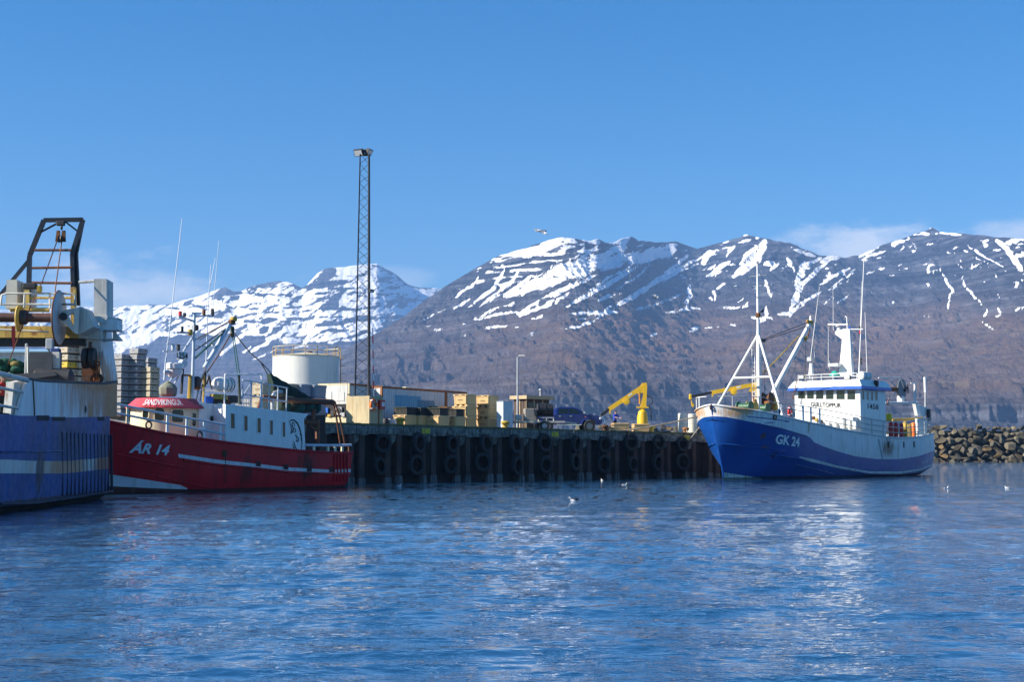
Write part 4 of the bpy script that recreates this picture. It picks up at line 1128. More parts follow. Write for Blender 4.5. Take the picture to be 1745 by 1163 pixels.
# roof rail
rz0 = zr; cz = rz0 + 0.5
for y, (xa, xb) in ((YP + 0.3, (XF + 0.1, XF + 2.6)), (YS - 0.3, (XF + 0.1, XF + 2.6))):
    railing(wh, [[(xa, y, cz), (xb, y, cz)], [(xa, y, rz0 + 0.26), (xb, y, rz0 + 0.26)]], [((x, y, rz0), (x, y, cz)) for x in (xa, (xa + xb) / 2, xb)], 0.03, 0.03, m_white)
railing(wh, [[(XF + 0.1, YP + 0.3, cz), (XF + 0.1, YS - 0.3, cz)], [(XF + 0.1, YP + 0.3, rz0 + 0.26), (XF + 0.1, YS - 0.3, rz0 + 0.26)]], [((XF + 0.1, YP + 0.3 + k * (YS - YP - 0.6) / 5, rz0), (XF + 0.1, YP + 0.3 + k * (YS - YP - 0.6) / 5, cz)) for k in range(6)], 0.03, 0.028, m_white)
# signal mast on the roof
mx = XF + 1.7
def hx(px, py, x=mx): return BF.hx(px, py, x)
b = MB()
bl, br_, tl_, tr_ = hx(1431, 641), hx(1453.5, 641), hx(1436.5, 577), hx(1450, 577)
b.loft([[bl + Vector((-0.22, 0, 0)), br_ + Vector((-0.22, 0, 0)), br_ + Vector((0.22, 0, 0)), bl + Vector((0.22, 0, 0))],
        [tl_ + Vector((-0.15, 0, 0)), tr_ + Vector((-0.15, 0, 0)), tr_ + Vector((0.15, 0, 0)), tl_ + Vector((0.15, 0, 0))],
        [hx(1437, 561) + Vector((-0.15, 0, 0)), hx(1449, 561) + Vector((-0.15, 0, 0)), hx(1449, 561) + Vector((0.15, 0, 0)), hx(1437, 561) + Vector((0.15, 0, 0))]], True, True, True)
mast = b.build('signal_mast', m_white, wh)
b = MB(); b.loft([[hx(1423, 570), hx(1438, 580.5), hx(1438, 561.5), hx(1423, 565)], [q + Vector((0.5, 0, 0)) for q in (hx(1423, 570), hx(1438, 580.5), hx(1438, 561.5), hx(1423, 565))]], True, True, True); b.build('mast_bracket', m_white, wh)
b = MB(); b.lathe([(0.16, 0), (0.17, 0.2), (0.12, 0.3)], hx(1427.5, 565) + Vector((0.2, 0, 0)), 10); b.tube([hx(1424, 557) , hx(1431, 554)], 0.04, 6); b.build('radar', m_white, wh)
b = MB(); b.bx(mx - 0.9, mx + 0.6, bl.y + 0.55, bl.y - 0.3, hx(1430, 625).z, hx(1430, 620.5).z); b.build('mast_platform', m_white, wh)
for pts, r in (([(1411, 553.5), (1445, 553.5)], 0.07), ([(1444, 561), (1443, 541), (1440, 539)], 0.05), ([(1449, 561.5), (1471, 561.5)], 0.045)):
    b = MB(); b.tube([hx(*q) for q in pts], r, 6); b.build('yard', m_white, wh)
for px, py, m in ((1448, 558.5, m_trim), (1465.5, 567, m_red), (1465, 558, m_dark), (1467.5, 613, m_dark), (1467.5, 619, m_dark)):
    b = MB(); p = hx(px, py); b.lathe([(0.05, -0.12), (0.075, -0.1), (0.075, 0.1), (0.05, 0.12)], p, 8); b.build('signal_lamp', m, wh)
for k in range(5):
    b = MB(); p = hx(1450.5, 585 + k * 11); b.box(p + Vector((0, -0.1, 0)), (0.05, 0.2, 0.03)); b.build('mast_step', m_white, wh)
for p0, p1, r in (((1381, 613), (1396.5, 488.5), 0.028), ((1388, 610), (1387, 592), 0.014), ((1420, 563), (1419.5, 495), 0.02), ((1411.5, 627), (1411.5, 557), 0.022), ((1414, 632), (1414, 615), 0.02), ((1441, 640), (1441, 597), 0.03), ((1463.5, 640), (1472.5, 438), 0.045), ((1466, 560), (1468.5, 480), 0.018), ((1477.5, 634), (1474, 532), 0.028)):
    b = MB(); b.tube([hx(*p0), hx(*p1)], [r * 1.2, r * 0.7], 5); b.build('antenna', m_white, wh)
b = MB(); b.lathe([(0.05, 0), (0.06, 0.05), (0.06, 0.25), (0.05, 0.3)], hx(1441, 600), 6); b.build('antenna_base', m_galv, wh)

# foremast, legs, boom -------------------------------------------
MX = 3.8 * 1.0 + 1.3
base = BF.hy(1294, 700, 0.0); MX = base.x
def hy0(px, py, y=0.0): return BF.hy(px, py, y)
mtop = hy0(1295, 446); mz = lambda py: hy0(1294.5, py).z
b = MB(); b.tube([(MX, 0, hb_.zl(0, MX) - 1), (MX, 0, mz(575)), (MX, 0, mz(560)), (MX, 0, mz(505)), (MX, 0, mz(446))], [0.20, 0.17, 0.12, 0.10, 0.055], 10)
fm = b.build('foremast', m_white, blue, smooth=50)
ap = Vector((MX, 0, mz(570)))
stb = BF.hx(1222.5, 693, MX - 1.9); prt = BF.hx(1334, 712, MX - 1.9)
for q in (stb, prt):
    b = MB(); b.tube([ap, q], 0.10, 8); b.build('mast_leg', m_white, blue, smooth=50)
kz = mz(645); fk = lambda q: ap + (q - ap) * ((kz - ap.z) / (q.z - ap.z))
b = MB(); b.tube([fk(stb), fk(prt)], 0.09, 8); b.build('cross_tie', m_white, blue, smooth=50)
b = MB()
for s in (0.28, 0.52):
    b.tube([(MX - 0.1, s, hb_.zl(0, MX)), (MX - 0.1, s, mz(585))], 0.025, 5)
lad = b.build('mast_ladder', m_white, blue)
src = MB(); src.tube([(0, 0.28, 0), (0, 0.52, 0)], 0.02, 5); z = hb_.zl(0, MX) + 0.3; r0 = src.build('rung', m_white, lad, loc=(MX - 0.1, 0, z))
while z < mz(590): z += 0.32; c = r0.copy(); COL.objects.link(c); c.location = (MX - 0.1, 0, z)
for py, w in ((471, 0.8), (488, 0.4)):
    b = MB(); b.tube([(MX, -w, mz(py)), (MX, w, mz(py))], 0.02, 5); b.build('mast_yard', m_galv, blue)
for py in (448, 508):
    b = MB(); b.lathe([(0.07, -0.1), (0.11, -0.08), (0.11, 0.08), (0.07, 0.1)], (MX, 0, mz(py)), 8); b.build('mast_lamp', m_galv, blue)
b = MB(); b.lathe([(0.13, -0.22), (0.19, -0.2), (0.19, 0.1), (0.13, 0.14)], (MX, 0, mz(537)), 8); b.build('mast_collar', m_rustm, blue)
bh = BF.hy(1316, 672, -0.2); bt = BF.hy(1381.5, 549, -0.5); bt2 = BF.hy(1381.5, 538.5, -0.5)
b = MB(); b.tube([bh, bh + (bt - bh) * 0.06, bt, bt2], [0.12, 0.19, 0.17, 0.07], 10); boom = b.build('cargo_boom', m_white, blue, smooth=50)
b = MB(); b.lathe([(0.19, -0.18), (0.23, -0.15), (0.23, 0.15), (0.19, 0.18)], bt - (bt - bh).normalized() * 0.1, 10); b.build('boom_collar', m_yelold, boom)
def rope(parent, pts, r=0.02, m=None, sag=0.0, name='rigging', n=8):
    P = []
    for a_, b_ in zip(pts[:-1], pts[1:]):
        a_, b_ = Vector(a_), Vector(b_)
        for i in range(n): k = i / n; P.append(a_ + (b_ - a_) * k - Vector((0, 0, sag * 4 * k * (1 - k))))
    P.append(Vector(pts[-1])); b = MB(); b.tube(P, r, 5); return b.build(name, m or m_dark, parent, smooth=60)
q = Vector((MX, -0.2, mz(581)))
for d in (0.0, 0.3):
    rope(blue, [q + Vector((0.3, -0.1, 0.1 - d * 0.3)), bt + Vector((-0.2, 0, -d))], 0.03)
b = MB(); b.rbox(q + Vector((0.15, -0.1, 0)), (0.6, 0.2, 0.28), 0.06); b.build('pulley_block', m_dark, blue)
b = MB(); b.rbox(bt + Vector((-0.45, 0, 0)), (0.4, 0.2, 0.32), 0.06); b.build('pulley_block', m_yelold, blue)
b = MB(); b.rbox(BF.hy(1372.5, 577, -0.6), (0.26, 0.22, 0.42), 0.06); b.build('pulley_block', m_yelold, blue)
rope(blue, [BF.hy(1372.5, 580, -0.6), BF.hx(1373, 665, XF - 0.8), BF.hx(1371, 690, XF - 0.8)], 0.022, m_rope)
rope(blue, [bt, BF.hy(1376, 578, -0.4)], 0.05, m_rustm)
rope(blue, [BF.hy(1362, 572, -0.4), BF.hy(1300, 638, -0.1)], 0.05, m_yelold)
rope(blue, [BF.hy(1377, 560, -0.5), BF.hy(1340, 670, -0.4)], 0.014); rope(blue, [BF.hy(1303, 582, -0.1), BF.hy(1303, 690, -0.3)], 0.014)
rope(blue, [BF.hx(1358, 648, XF - 0.6), BF.hx(1352, 677, XF - 0.6)], 0.04, m_rustm)
b = MB(); b.torus(BF.hx(1351.5, 678, XF - 0.6), 0.1, 0.035, 'x', 10, 5); b.build('hook', m_rustm, blue)
# winches and gear on the foredeck
for px, py, sx, m in ((1269, 694, 0.55, m_green), (1297, 697, 0.6, m_green), (1281, 694, 0.35, m_yelold)):
    p = BF.hy(px, py, -1.2); b = MB()
    b.lathe([(0.42, -sx), (0.42, -sx + 0.06), (0.28, -sx + 0.1), (0.28, sx - 0.1), (0.42, sx - 0.06), (0.42, sx)], p, 14, 'y'); b.build('winch_drum', m, blue, smooth=35)
p = BF.hy(1306.5, 679, -0.3); b = MB(); b.lathe([(0.45, -0.4), (0.45, -0.34), (0.3, -0.3), (0.3, 0.3), (0.45, 0.34), (0.45, 0.4)], p, 14, 'y'); b.build('winch_drum', m_rustm, blue, smooth=35)
for px, py, w, h, m in ((1318, 683, 0.5, 0.5, m_yelold), (1309, 692, 0.6, 0.7, m_rustm), (1321, 690, 0.35, 0.9, m_yelold), (1330, 700, 0.3, 0.9, m_white), (1287, 690, 0.25, 0.8, m_rustm)):
    p = BF.hy(px, py, -0.5); b = MB(); b.rbox(p, (w, w, h), 0.06); b.build('winch_gear', m, blue)
# lifebuoy
lb = thing('lifebuoy', 'red and white lifebuoy hung on the rail of the blue boat', 'lifebuoy', BF.w(*BF.hy(1346.5, 702, -3.25)), BA + 0.15)
b = MB(); b.torus((0, 0, 0), 0.30, 0.09, 'y', 20, 7); b.build('ring', m_red, lb, smooth=60)
for a in (0.8, 2.4, 3.9, 5.5):
    b = MB(); b.box((0.30 * math.cos(a), 0, 0.30 * math.sin(a)), (0.2, 0.19, 0.06), ry=-a); b.build('band', m_letw, lb)

# after deck: gallows, hauler, gear --------------------------------
def ps(px, py, y=-1.8): return BF.hy(px, py, y)
b = MB(); c = ps(1535, 663, -1.2); b.lathe([(0.25, -0.2), (0.88, -0.16), (0.90, -0.10), (0.55, -0.04), (0.5, 0.1), (0.6, 0.2)], c, 26, 'y'); b.build('line_hauler', paint('grey_hauler', (0.16, 0.18, 0.21), 0.5, 0.2, dirt=0.2), blue, smooth=35)
b = MB(); b.rbox(c + Vector((0.35, -0.1, 0)), (0.35, 0.5, 0.5), 0.06); b.tube([c + Vector((0.5, -0.1, 0)), c + Vector((0.9, -0.3, 0.1))], 0.07, 6); b.tube([c + Vector((0.8, -0.3, 0.4)), c + Vector((0.8, -0.3, -0.4))], 0.05, 6); b.build('hauler_motor', m_dark, blue)
b = MB(); b.rbox(ps(1535, 682, -1.2), (0.55, 0.5, 0.7), 0.05); b.build('hauler_stand', m_white, blue)
b = MB(); b.tube([ps(1512, 664, -1.2), ps(1528, 664, -1.2)], 0.2, 8); b.build('hauler_shaft', m_rustm, blue)
for pts, r, m in (([(1508, 687), (1565, 687)], 0.10, m_white), ([(1559, 687), (1559, 654)], 0.10, m_white), ([(1552, 653.5), (1562, 653.5)], 0.05, m_white), ([(1497, 644.5), (1535, 644.5)], 0.05, m_white), ([(1510, 656), (1528, 656)], 0.03, m_galv), ([(1577, 706), (1577, 668)], 0.085, m_galv), ([(1577, 669), (1576, 643)], 0.13, m_white), ([(1535, 645), (1541, 662)], 0.05, m_galv)):
    b = MB(); b.tube([ps(*q) for q in pts], r, 8); b.build('gallows', m, blue, smooth=50)
b = MB(); b.prism([ps(1560, 688), ps(1564.5, 688), ps(1570, 709), ps(1564, 709)], (0, 0.3, 0)); b.build('gallows_leg', m_white, blue)
b = MB(); b.prism([ps(1566, 690), ps(1584, 697), ps(1575, 712), ps(1571, 710)], (0, 0.12, 0)); b.build('stern_plate', m_bwhite, blue)
b = MB(); b.rbox(ps(1582, 708, -1.9), (0.4, 0.35, 1.1), 0.08); b.build('stern_block', m_dark, blue)
b = MB(); b.tube([ps(1520, 716, -1.0), ps(1572, 714, -1.0)], 0.12, 8); b.build('stern_beam', m_yelold, blue)
b = MB(); b.prism([ps(1563, 714, -2.3), ps(1580, 714, -2.3), ps(1580, 742, -2.3), ps(1563, 742, -2.3)], (0, 0.2, 0)); b.build('stern_bulwark', m_white, blue)
rg = random.Random(9)
for px, m in ((1518.5, m_red), (1527, m_red), (1536, m_red), (1543, m_yelold), (1550, m_yelold), (1557, m_orange)):
    s = thing('fishing_float', 'long %s float standing at the stern rail of the blue boat, %s' % ({id(m_red): 'red', id(m_yelold): 'tan', id(m_orange): 'orange'}[id(m)], {1518.5: 'nearest the wheelhouse', 1527: 'second from the wheelhouse', 1536: 'third from the wheelhouse', 1543: 'first of two', 1550: 'second of two', 1557: 'beside the stern plate'}[px]), 'float', BF.w(*(ps(px, 746, -2.2))), BA, 'floats at the stern rail of the blue boat')
    h = 1.25 + rg.uniform(-0.15, 0.1)
    b = MB(); b.lathe([(0.1, -0.1), (0.2, -0.05), (0.21, h * 0.5), (0.19, h), (0.1, h + 0.08)], (0, 0, 0), 10); b.build('float_body', m, s, smooth=50)
    b = MB(); b.torus((0, 0, h + 0.12), 0.07, 0.025, 'y', 8, 5); b.build('eye', m_dark, s)
s = thing('marker_buoy', 'yellow marker buoy with an orange flag at the stern of the blue boat', 'buoy', BF.w(*ps(1515, 718, -1.9)), BA)
b = MB(); b.lathe([(0.15, 0), (0.26, 0.05), (0.27, 0.55), (0.15, 0.62)], (0, 0, 0), 12); b.build('float_body', paint('bright_yellow', (0.8, 0.6, 0.01), 0.4, 0.1), s, smooth=50)
b = MB(); b.tube([(0, 0, 0.6), (0, 0, 1.95)], 0.025, 5); b.build('pole', m_white, s)
b = MB(); b.prism([(0.02, 0, 1.95), (0.1, 0.02, 1.3), (-0.28, 0, 1.32), (-0.2, -0.03, 1.75)], (0, 0.02, 0)); b.build('flag', m_orange, s)
rope(blue, [ps(1514, 664, -1.6), ps(1517, 684, -1.8)], 0.02)
b = MB(); b.rbox(ps(1500, 733, -1.5), (0.5, 0.4, 1.0), 0.05); b.build('hatch', m_dark, blue)
for px in (1483.5, 1493.5):
    p = ps(px, 731, -2.6); b = MB(); b.rbox(p, (0.42, 0.08, 1.5), 0.03); b.build('stanchion_plate', m_white, blue)
# ================================================================== RED BOAT
RA = math.atan2(0.82, 0.573)
RF = Frame(-18.5, 66.2, RA)                  # x aft, y to starboard; y = 0 is about the port side amidships
m_redh = paint('deep_red_hull_paint', (0.54, 0.007, 0.016), 0.5, 0.2, rust=0.03, streak=0.4, dirt=0.25, rustcol=(0.10, 0.012, 0.012), dirtcol=(0.16, 0.010, 0.014), scale=0.6, spec=0.28, boxes=[((8, 2.6, -0.05), (60, 30, 0.22), (0.02, 0.016, 0.016), 0.8)], spots=[((13, 0, 1.2), (0.8, 9, 0.9), (0.03, 0.008, 0.01), 0.8), ((8.5, 0, 1.0), (0.5, 9, 1.0), (0.12, 0.008, 0.012), 0.8)])
m_anti = paint('brown_antifouling', (0.075, 0.022, 0.018), 0.7, 0.3, dirt=0.3)
m_cream = paint('cream_house_paint', (0.74, 0.66, 0.44), 0.45, 0.07, rust=0.02, streak=0.12, dirt=0.08)
m_housew = paint('house_white_paint', (0.80, 0.80, 0.79), 0.45, 0.06, rust=0.0, streak=0.05, dirt=0.08)
m_visor = paint('faded_red_visor', (0.52, 0.055, 0.075), 0.5, 0.15, dirt=0.12)
m_pale = paint('pale_blue_rail', (0.50, 0.58, 0.66), 0.4, 0.1, dirt=0.1)
SH_R = [(40, 683), (90, 695), (130, 706), (198, 721), (286, 740), (378, 753.5), (440, 761), (508, 768.5), (560, 771.5), (599, 772), (620, 771)]
TT_R = [(40, 743), (194, 761), (303, 774), (370, 784), (437, 791), (488.7, 797), (560, 801), (596.5, 800), (620, 799)]
TB_R = [(40, 750), (194, 768), (309, 781), (370, 790.5), (437, 796.8), (488.7, 803), (560, 806.2), (596.5, 805.5), (620, 804)]
BT_R = [(40, 795), (194, 810), (260, 820), (311, 828), (321, 834), (340, 838), (400, 842), (620, 842)]
AF_R = [(40, 826), (194, 829.5), (255, 832.5), (321, 834.8), (340, 838.6), (400, 843), (620, 843)]
S_R = [0, .01, .025, .05, .08, .11, .14, .17, .20, .225, .25, .265, .28, .30, .315, .33, .36, .40, .45, .5, .55, .6, .65, .7, .75, .8, .85, .9, .94, .97, 1.0]
def bowr(B, Lb, p, q):
    def f(d, t):
        k = min(max(d / Lb, 0), 1)
        return B * max(0.0, 1 - (1 - k) ** p) ** q * (1 - 0.16 * max(0, (t - 0.7) / 0.3) ** 2)
    return f
hr = Hull(RF, [
    dict(line=SH_R, a0=-4.2, a1=17.1, b=bowr(2.70, 6.5, 2.6, 0.7)),
    dict(line=TT_R, a0=-3.5, a1=17.0, b=bowr(2.66, 7.5, 2.4, 0.85)),
    dict(line=TB_R, a0=-3.4, a1=17.0, b=bowr(2.65, 7.6, 2.4, 0.85)),
    dict(line=BT_R, a0=-2.7, a1=16.6, b=bowr(2.58, 9, 2.2, 1.0), zmin=0.10),
    dict(line=AF_R, a0=-2.6, a1=16.5, b=bowr(2.56, 9, 2.2, 1.0), zmin=0.06),
    dict(z=lambda a: -0.05, a0=-2.5, a1=16.4, b=bowr(2.5, 9, 2.2, 1.0)),
    dict(z=lambda a: -1.1, a0=-1.8, a1=15.5, b=bowr(1.7, 10, 2.0, 1.0))], S_R, yc=2.6)
red = thing('fishing_boat', 'dark red fishing boat with white house, cream wheelhouse and red SANDVIKINGUR visor', 'fishing boat', RF.o, RA)
m_stripe = paint('stripe_white', (0.62, 0.66, 0.70), 0.45, 0.08, dirt=0.2)
def bandR(i, a, px):
    if i == 1 and px > 305: return 1
    if i == 3 and px < 321: return 1
    if i >= 4: return 2
    return 0
hullR = hr.build('hull', [m_redh, m_stripe, m_anti], bandR, red)
hr.deck('deck', 0.7, m_deckp, red)
for sd in (-1, 1):
    b = MB(); b.tube([(a, 2.6 + sd * (h + 0.02), z) for a, h, z in hr.G[0]], 0.06, 6); b.build('cap_rail', m_redh, red, smooth=50)
hr.strake(hr.line_az([(198, 774.5), (255, 786.5), (314, 799)]), 0.05, m_redh, hullR, both=False)
hr.strake(hr.line_az([(312, 784), (370, 792.5), (437, 799.2), (488.7, 805), (560, 808.2), (596, 807.3)]), 0.055, m_redh, hullR, both=False)
hr.strake(hr.line_az([(266, 812.5), (311, 822.5), (360, 832)]), 0.04, m_redh, hullR, both=False)
hull_text(hr, hullR, 'ÁR 14', 222.5, 287.5, (761, 766), 21, m_stripe, 0.32, 0.035, out=0.05)
for px, py in ((439.5, 791), (486.5, 796.5), (526.5, 800), (564.5, 801)):
    hull_patch(hr, hullR, 'freeing_port', [(px - 4, py - 5), (px + 4, py - 4.5), (px + 4, py + 4.5), (px - 4, py + 4)], paint('port_red_brown', (0.06, 0.008, 0.01), 0.7, 0.3), out=0.04)
for px in (569, 574.5, 580, 585.5, 591):
    P = [hr.px_az(px, y) for y in (775, 798, 822)]; b = MB(); b.tube([hr.port(a, z, 0.04) for a, z in P], 0.045, 6); b.build('fender_bar', m_redh, hullR, smooth=50)
a, z = hr.px_az(382, 773); b = MB(); b.rbox(hr.port(a, z, 0.02), (0.28, 0.1, 0.34), 0.04); b.build('fairlead', m_rustm, hullR)
rope(red, [hr.port(a, z, 0.08), hr.port(a + 0.05, z - 0.5, 0.1), hr.port(a + 0.12, z - 1.5, 0.06)], 0.02)

# forward rails
HZ = lambda px, py, y=0.15: RF.hy(px, py, y)
def side_y(x): return 2.6 - max(0.02, float(np.interp(x, [g[0] for g in hr.G[0]], [g[1] for g in hr.G[0]]))) + 0.05
def on_side(px, py):
    y = 0.1
    for _ in range(6): p = RF.hy(px, py, y); y = side_y(p.x)
    return Vector((p.x, y, p.z))
for (y0, y1) in ((689.4, 724.5), (705, 741)):
    L = [(120, y0 - 16.5), (200.6, y0), (290, y0 + 18), (384.5, y1)]
    b = MB(); b.tube([on_side(px, lerp_line(L, px)) for px in range(120, 386, 12)], 0.055, 7); b.build('rail', m_pale, red, smooth=50)
for px in (178, 218, 286, 319, 348.5, 376):
    t_ = on_side(px, 690 + (px - 200) * 0.19); z0 = hr.zl(0, t_.x); b = MB(); b.box((t_.x, t_.y + 0.02, (t_.z + z0) / 2), (0.16, 0.05, t_.z - z0), taper=0.75); b.build('stanchion', m_cream if px < 240 else m_housew, red)
# starboard rail
b = MB(); b.tube([(x, 5.2 - side_y(x), hr.zl(0, x) + 0.85) for x in np.linspace(-3.6, 6, 14)], 0.05, 6); b.build('rail', m_pale, red, smooth=50)
for px, py in ((253.5, 725), (340, 742)):      # panama leads under the rail
    p = on_side(px, py); b = MB(); b.torus(p, 0.17, 0.045, 'y', 4, 5) if False else b.torus(p, 0.17, 0.045, 'y', 12, 6); b.build('fairlead', m_black, red, smooth=50)

# wheelhouse: rounded front -----------------------------------------
WY = 2.55; WR = 1.52
wf = RF.hy(338, 700, WY - WR)                 # after port corner
WX1 = wf.x; WX0 = WX1 - 1.0                   # straight sides from WX0 to WX1, arc ahead of WX0
zb_ = hr.zl(0, WX0) - 0.7
zt_ = RF.hx(290, 692, WX0 - WR * 0.7).z
def plan(r, n=14):
    P = [(WX1, WY - r)]
    for i in range(n + 1):
        a = -math.pi / 2 - math.pi * i / n
        P.append((WX0 + r * math.cos(a) * 1.05, WY + r * math.sin(a)))
    P.append((WX1, WY + r)); return P
b = MB(); b.loft([[(x, y, zb_) for x, y in plan(WR)], [(x, y, zt_) for x, y in plan(WR)]], True, False, True)
whr = b.build('wheelhouse', m_cream, red, smooth=30)
b = MB(); ro = WR + 0.28; vz0, vz1 = zt_ - 0.06, zt_ + 0.42
b.loft([[(x + (0.15 if k in (0, 16) else 0), y, vz0 - 0.03) for k, (x, y) in enumerate(plan(ro - 0.02))], [(x + (0.15 if k in (0, 16) else 0), y, vz0) for k, (x, y) in enumerate(plan(ro))], [(x, y, vz1) for x, y in plan(WR - 0.25)]], True, True, True)
vis = b.build('visor', m_visor, whr, smooth=25)
# name round the visor
def cyl_px(px, py, r):
    """place on the wheelhouse front (radius r) seen at a photo pixel: (arc angle, z)"""
    ry = ray(px, py); e = RF.l((0, 0, CAM_H)); d = RF.l(RF.o + ry)
    ex, ey, dx, dy = (e.x - WX0) / 1.05, e.y - WY, d.x / 1.05, d.y
    A, B_, C_ = dx * dx + dy * dy, 2 * (ex * dx + ey * dy), ex * ex + ey * ey - r * r
    D = B_ * B_ - 4 * A * C_
    k = (-B_ - math.sqrt(max(D, 0))) / (2 * A)
    return math.atan2(ey + k * dy, ex + k * dx), e.z + k * d.z
def arc_pt(ang, r, z): return Vector((WX0 + r * math.cos(ang) * 1.05, WY + r * math.sin(ang), z))
g0, _ = cyl_px(247, 683, WR + 0.05); g1, _ = cyl_px(308, 684, WR + 0.05)
tw = text_width('SANDVIKINGUR', 1.0, 0.1)
def vis_fn(x, y):
    k = (x - tw[0]) / (tw[1] - tw[0]); v = 0.18 + 0.60 * (y - tw[2]) / (tw[3] - tw[2])
    a0 = g0 if g0 < 0 else g0 - 2 * math.pi; a1 = g1 if g1 < 0 else g1 - 2 * math.pi
    r = ro + (WR - 0.25 - ro) * v + 0.09
    return arc_pt(a0 + (a1 - a0) * k, r, vz0 + (vz1 - vz0) * v + 0.02)
text_mesh('lettering', 'SANDVIKINGUR', 1.0, m_letw, vis_fn, vis, 0.1, 0.015, 1)
for x0, x1, y0, y1 in ((243.5, 255.5, 694.5, 715), (263, 281.5, 694.5, 719), (291, 312.5, 697, 721.5), (326.5, 334.5, 703, 728)):
    b = MB(); rings = []
    (a0, zt0), (a1, zt1) = cyl_px(x0, y0, WR), cyl_px(x1, y0, WR); zb0_ = cyl_px(x0, y1, WR)[1]
    if a0 > 0: a0 -= 2 * math.pi
    if a1 > 0: a1 -= 2 * math.pi
    if x0 > 320:
        tl2, br2 = RF.hy(x0, y0, WY - WR), RF.hy(x1, y1, WY - WR)
        wdw = rect_window([(tl2.x, WY - WR, tl2.z), (br2.x, WY - WR, tl2.z), (br2.x, WY - WR, br2.z), (tl2.x, WY - WR, br2.z)], 0.04, 0.025, (0, -1, 0), 0.14)
        wdw.build('window', [m_cream, glassmat()], whr); continue
    H = zt0 - zb0_; W = abs(a1 - a0)
    def loop(k, d, rr=0.16):
        P = []
        ka = k / WR
        for (qa, qz, s0) in ((a1 - ka, zb0_ + k, 0), (a1 - ka, zt0 - k, 1), (a0 + ka, zt0 - k, 2), (a0 + ka, zb0_ + k, 3)):
            r_ = max(rr - k, 0.02); sa = 1 if s0 in (0, 1) else -1; sz = 1 if s0 in (0, 3) else -1
            for i in range(4):
                th = i / 3 * math.pi / 2
                u_, v_ = (1 - math.cos(th), 1 - math.sin(th)) if s0 in (1, 3) else (1 - math.sin(th), 1 - math.cos(th))
                P.append(arc_pt(qa - sa * r_ * (u_) / WR * (1 if a1 > a0 else 1), WR + d, qz + sz * r_ * v_))
        return P
    b.cur = 0; b.loft([loop(0, -0.01), loop(0, 0.075), loop(0.045, 0.075), loop(0.045, 0.05)], True)
    b.cur = 1; L_ = loop(0.045, 0.05); b.add(L_, [tuple(range(len(L_)))])
    b.build('window', [m_cream, glassmat()], whr)
# deckhouse ---------------------------------------------------------
dp = RF.hy(384, 720, 0.06); DX0 = dp.x
dtop = lambda px, py: RF.hy(px, py, 0.06)
T0_, T1_ = dtop(383, 689), dtop(524, 706); B1_ = dtop(521, 771)
DX1 = dtop(519, 735).x
b = MB()
P0 = [(DX0, 0.06, hr.zl(0, DX0) - 0.05), (B1_.x, 0.06, hr.zl(0, B1_.x) - 0.05), (dtop(518, 714).x, 0.06, dtop(518, 714).z), (dtop(526, 705.5).x, 0.06, T1_.z), (DX0, 0.06, T0_.z)]
b.prism(P0, (0, 5.0, 0)); dh = b.build('deckhouse', m_housew, red)
# forward part of the house, set inboard (cream front, sunlit)
FX0 = WX1 - 0.02
b = MB(); b.bx(FX0, DX0 - 0.005, 0.95, 4.3, hr.zl(0, DX0) - 0.7, RF.hy(345, 687.5, 0.95).z); fh = b.build('fore_house', m_housew, red)
p = RF.hx(360.5, 714, FX0)
p = RF.hy(360.5, 714, 0.95)
b = MB(); b.cur = 0; b.torus(p + Vector((0, -0.02, 0)), 0.16, 0.03, 'y', 16, 6); b.cur = 1; b.lathe([(0.15, 0.0), (0.15, 0.012)], p + Vector((0, -0.03, 0)), 16, 'y'); b.build('porthole', [m_pale, glassmat()], fh)
b = MB(); b.rbox(RF.hy(375, 692.5, 0.85), (0.3, 0.25, 0.3), 0.04); b.build('deck_lamp', m_cream, fh)
for x0, x1, y0, y1 in ((391.5, 400.5, 703, 733), (414.5, 422.5, 707, 737), (437, 445, 711, 740), (458.5, 465.5, 715, 743.5), (480, 486.5, 718, 747)):
    dy = (x1 - x0) * 0.16
    c = [dtop(x0, y0), dtop(x1, y0 + dy), dtop(x1, y1), dtop(x0, y1 - dy)]
    rect_window(c, 0.05, 0.03, (0, -1, 0), 0.07).build('window', [m_housew, glassmat()], dh)
# painted emblem: line drawing of a horned animal head
def drawn(pts, w=0.035):
    P = [Vector((*dtop(370 + x / 5.056, 620 + y / 5.056).xy, dtop(370 + x / 5.056, 620 + y / 5.056).z)) for x, y in pts]
    bb = MB(); L = []
    for i, q in enumerate(P):
        t_ = (P[min(i + 1, len(P) - 1)] - P[max(i - 1, 0)]).normalized(); nrm = Vector((-t_.z, 0, t_.x))
        k = w * (0.6 + 0.7 * math.sin(math.pi * i / max(1, len(P) - 1)))
        L.append([q + nrm * k / 2 + Vector((0, -0.012, 0)), q - nrm * k / 2 + Vector((0, -0.012, 0))])
    bb.loft(L, False); return bb
for pts, w in (([(622, 500), (640, 487), (665, 490), (690, 515), (710, 560), (725, 620), (730, 690), (725, 755)], .05), ([(622, 500), (635, 540), (640, 575), (635, 605), (650, 590), (655, 560), (645, 530), (650, 505), (665, 520), (668, 545)], .045), ([(655, 570), (668, 560), (678, 580), (668, 595), (658, 585)], .04), ([(670, 610), (680, 630), (695, 640), (700, 660), (690, 675), (680, 665), (684, 650)], .045), ([(690, 600), (682, 625)], .03), ([(655, 670), (665, 690), (672, 720), (662, 735), (655, 720), (652, 690)], .04), ([(672, 720), (685, 740), (690, 755)], .035), ([(700, 545), (712, 555), (704, 565), (716, 575)], .03), ([(708, 590), (720, 600), (712, 612), (722, 625)], .03), ([(716, 640), (726, 650), (718, 662)], .03)):
    drawn(pts, w * 1.5).build('painted_emblem', m_letb, dh)

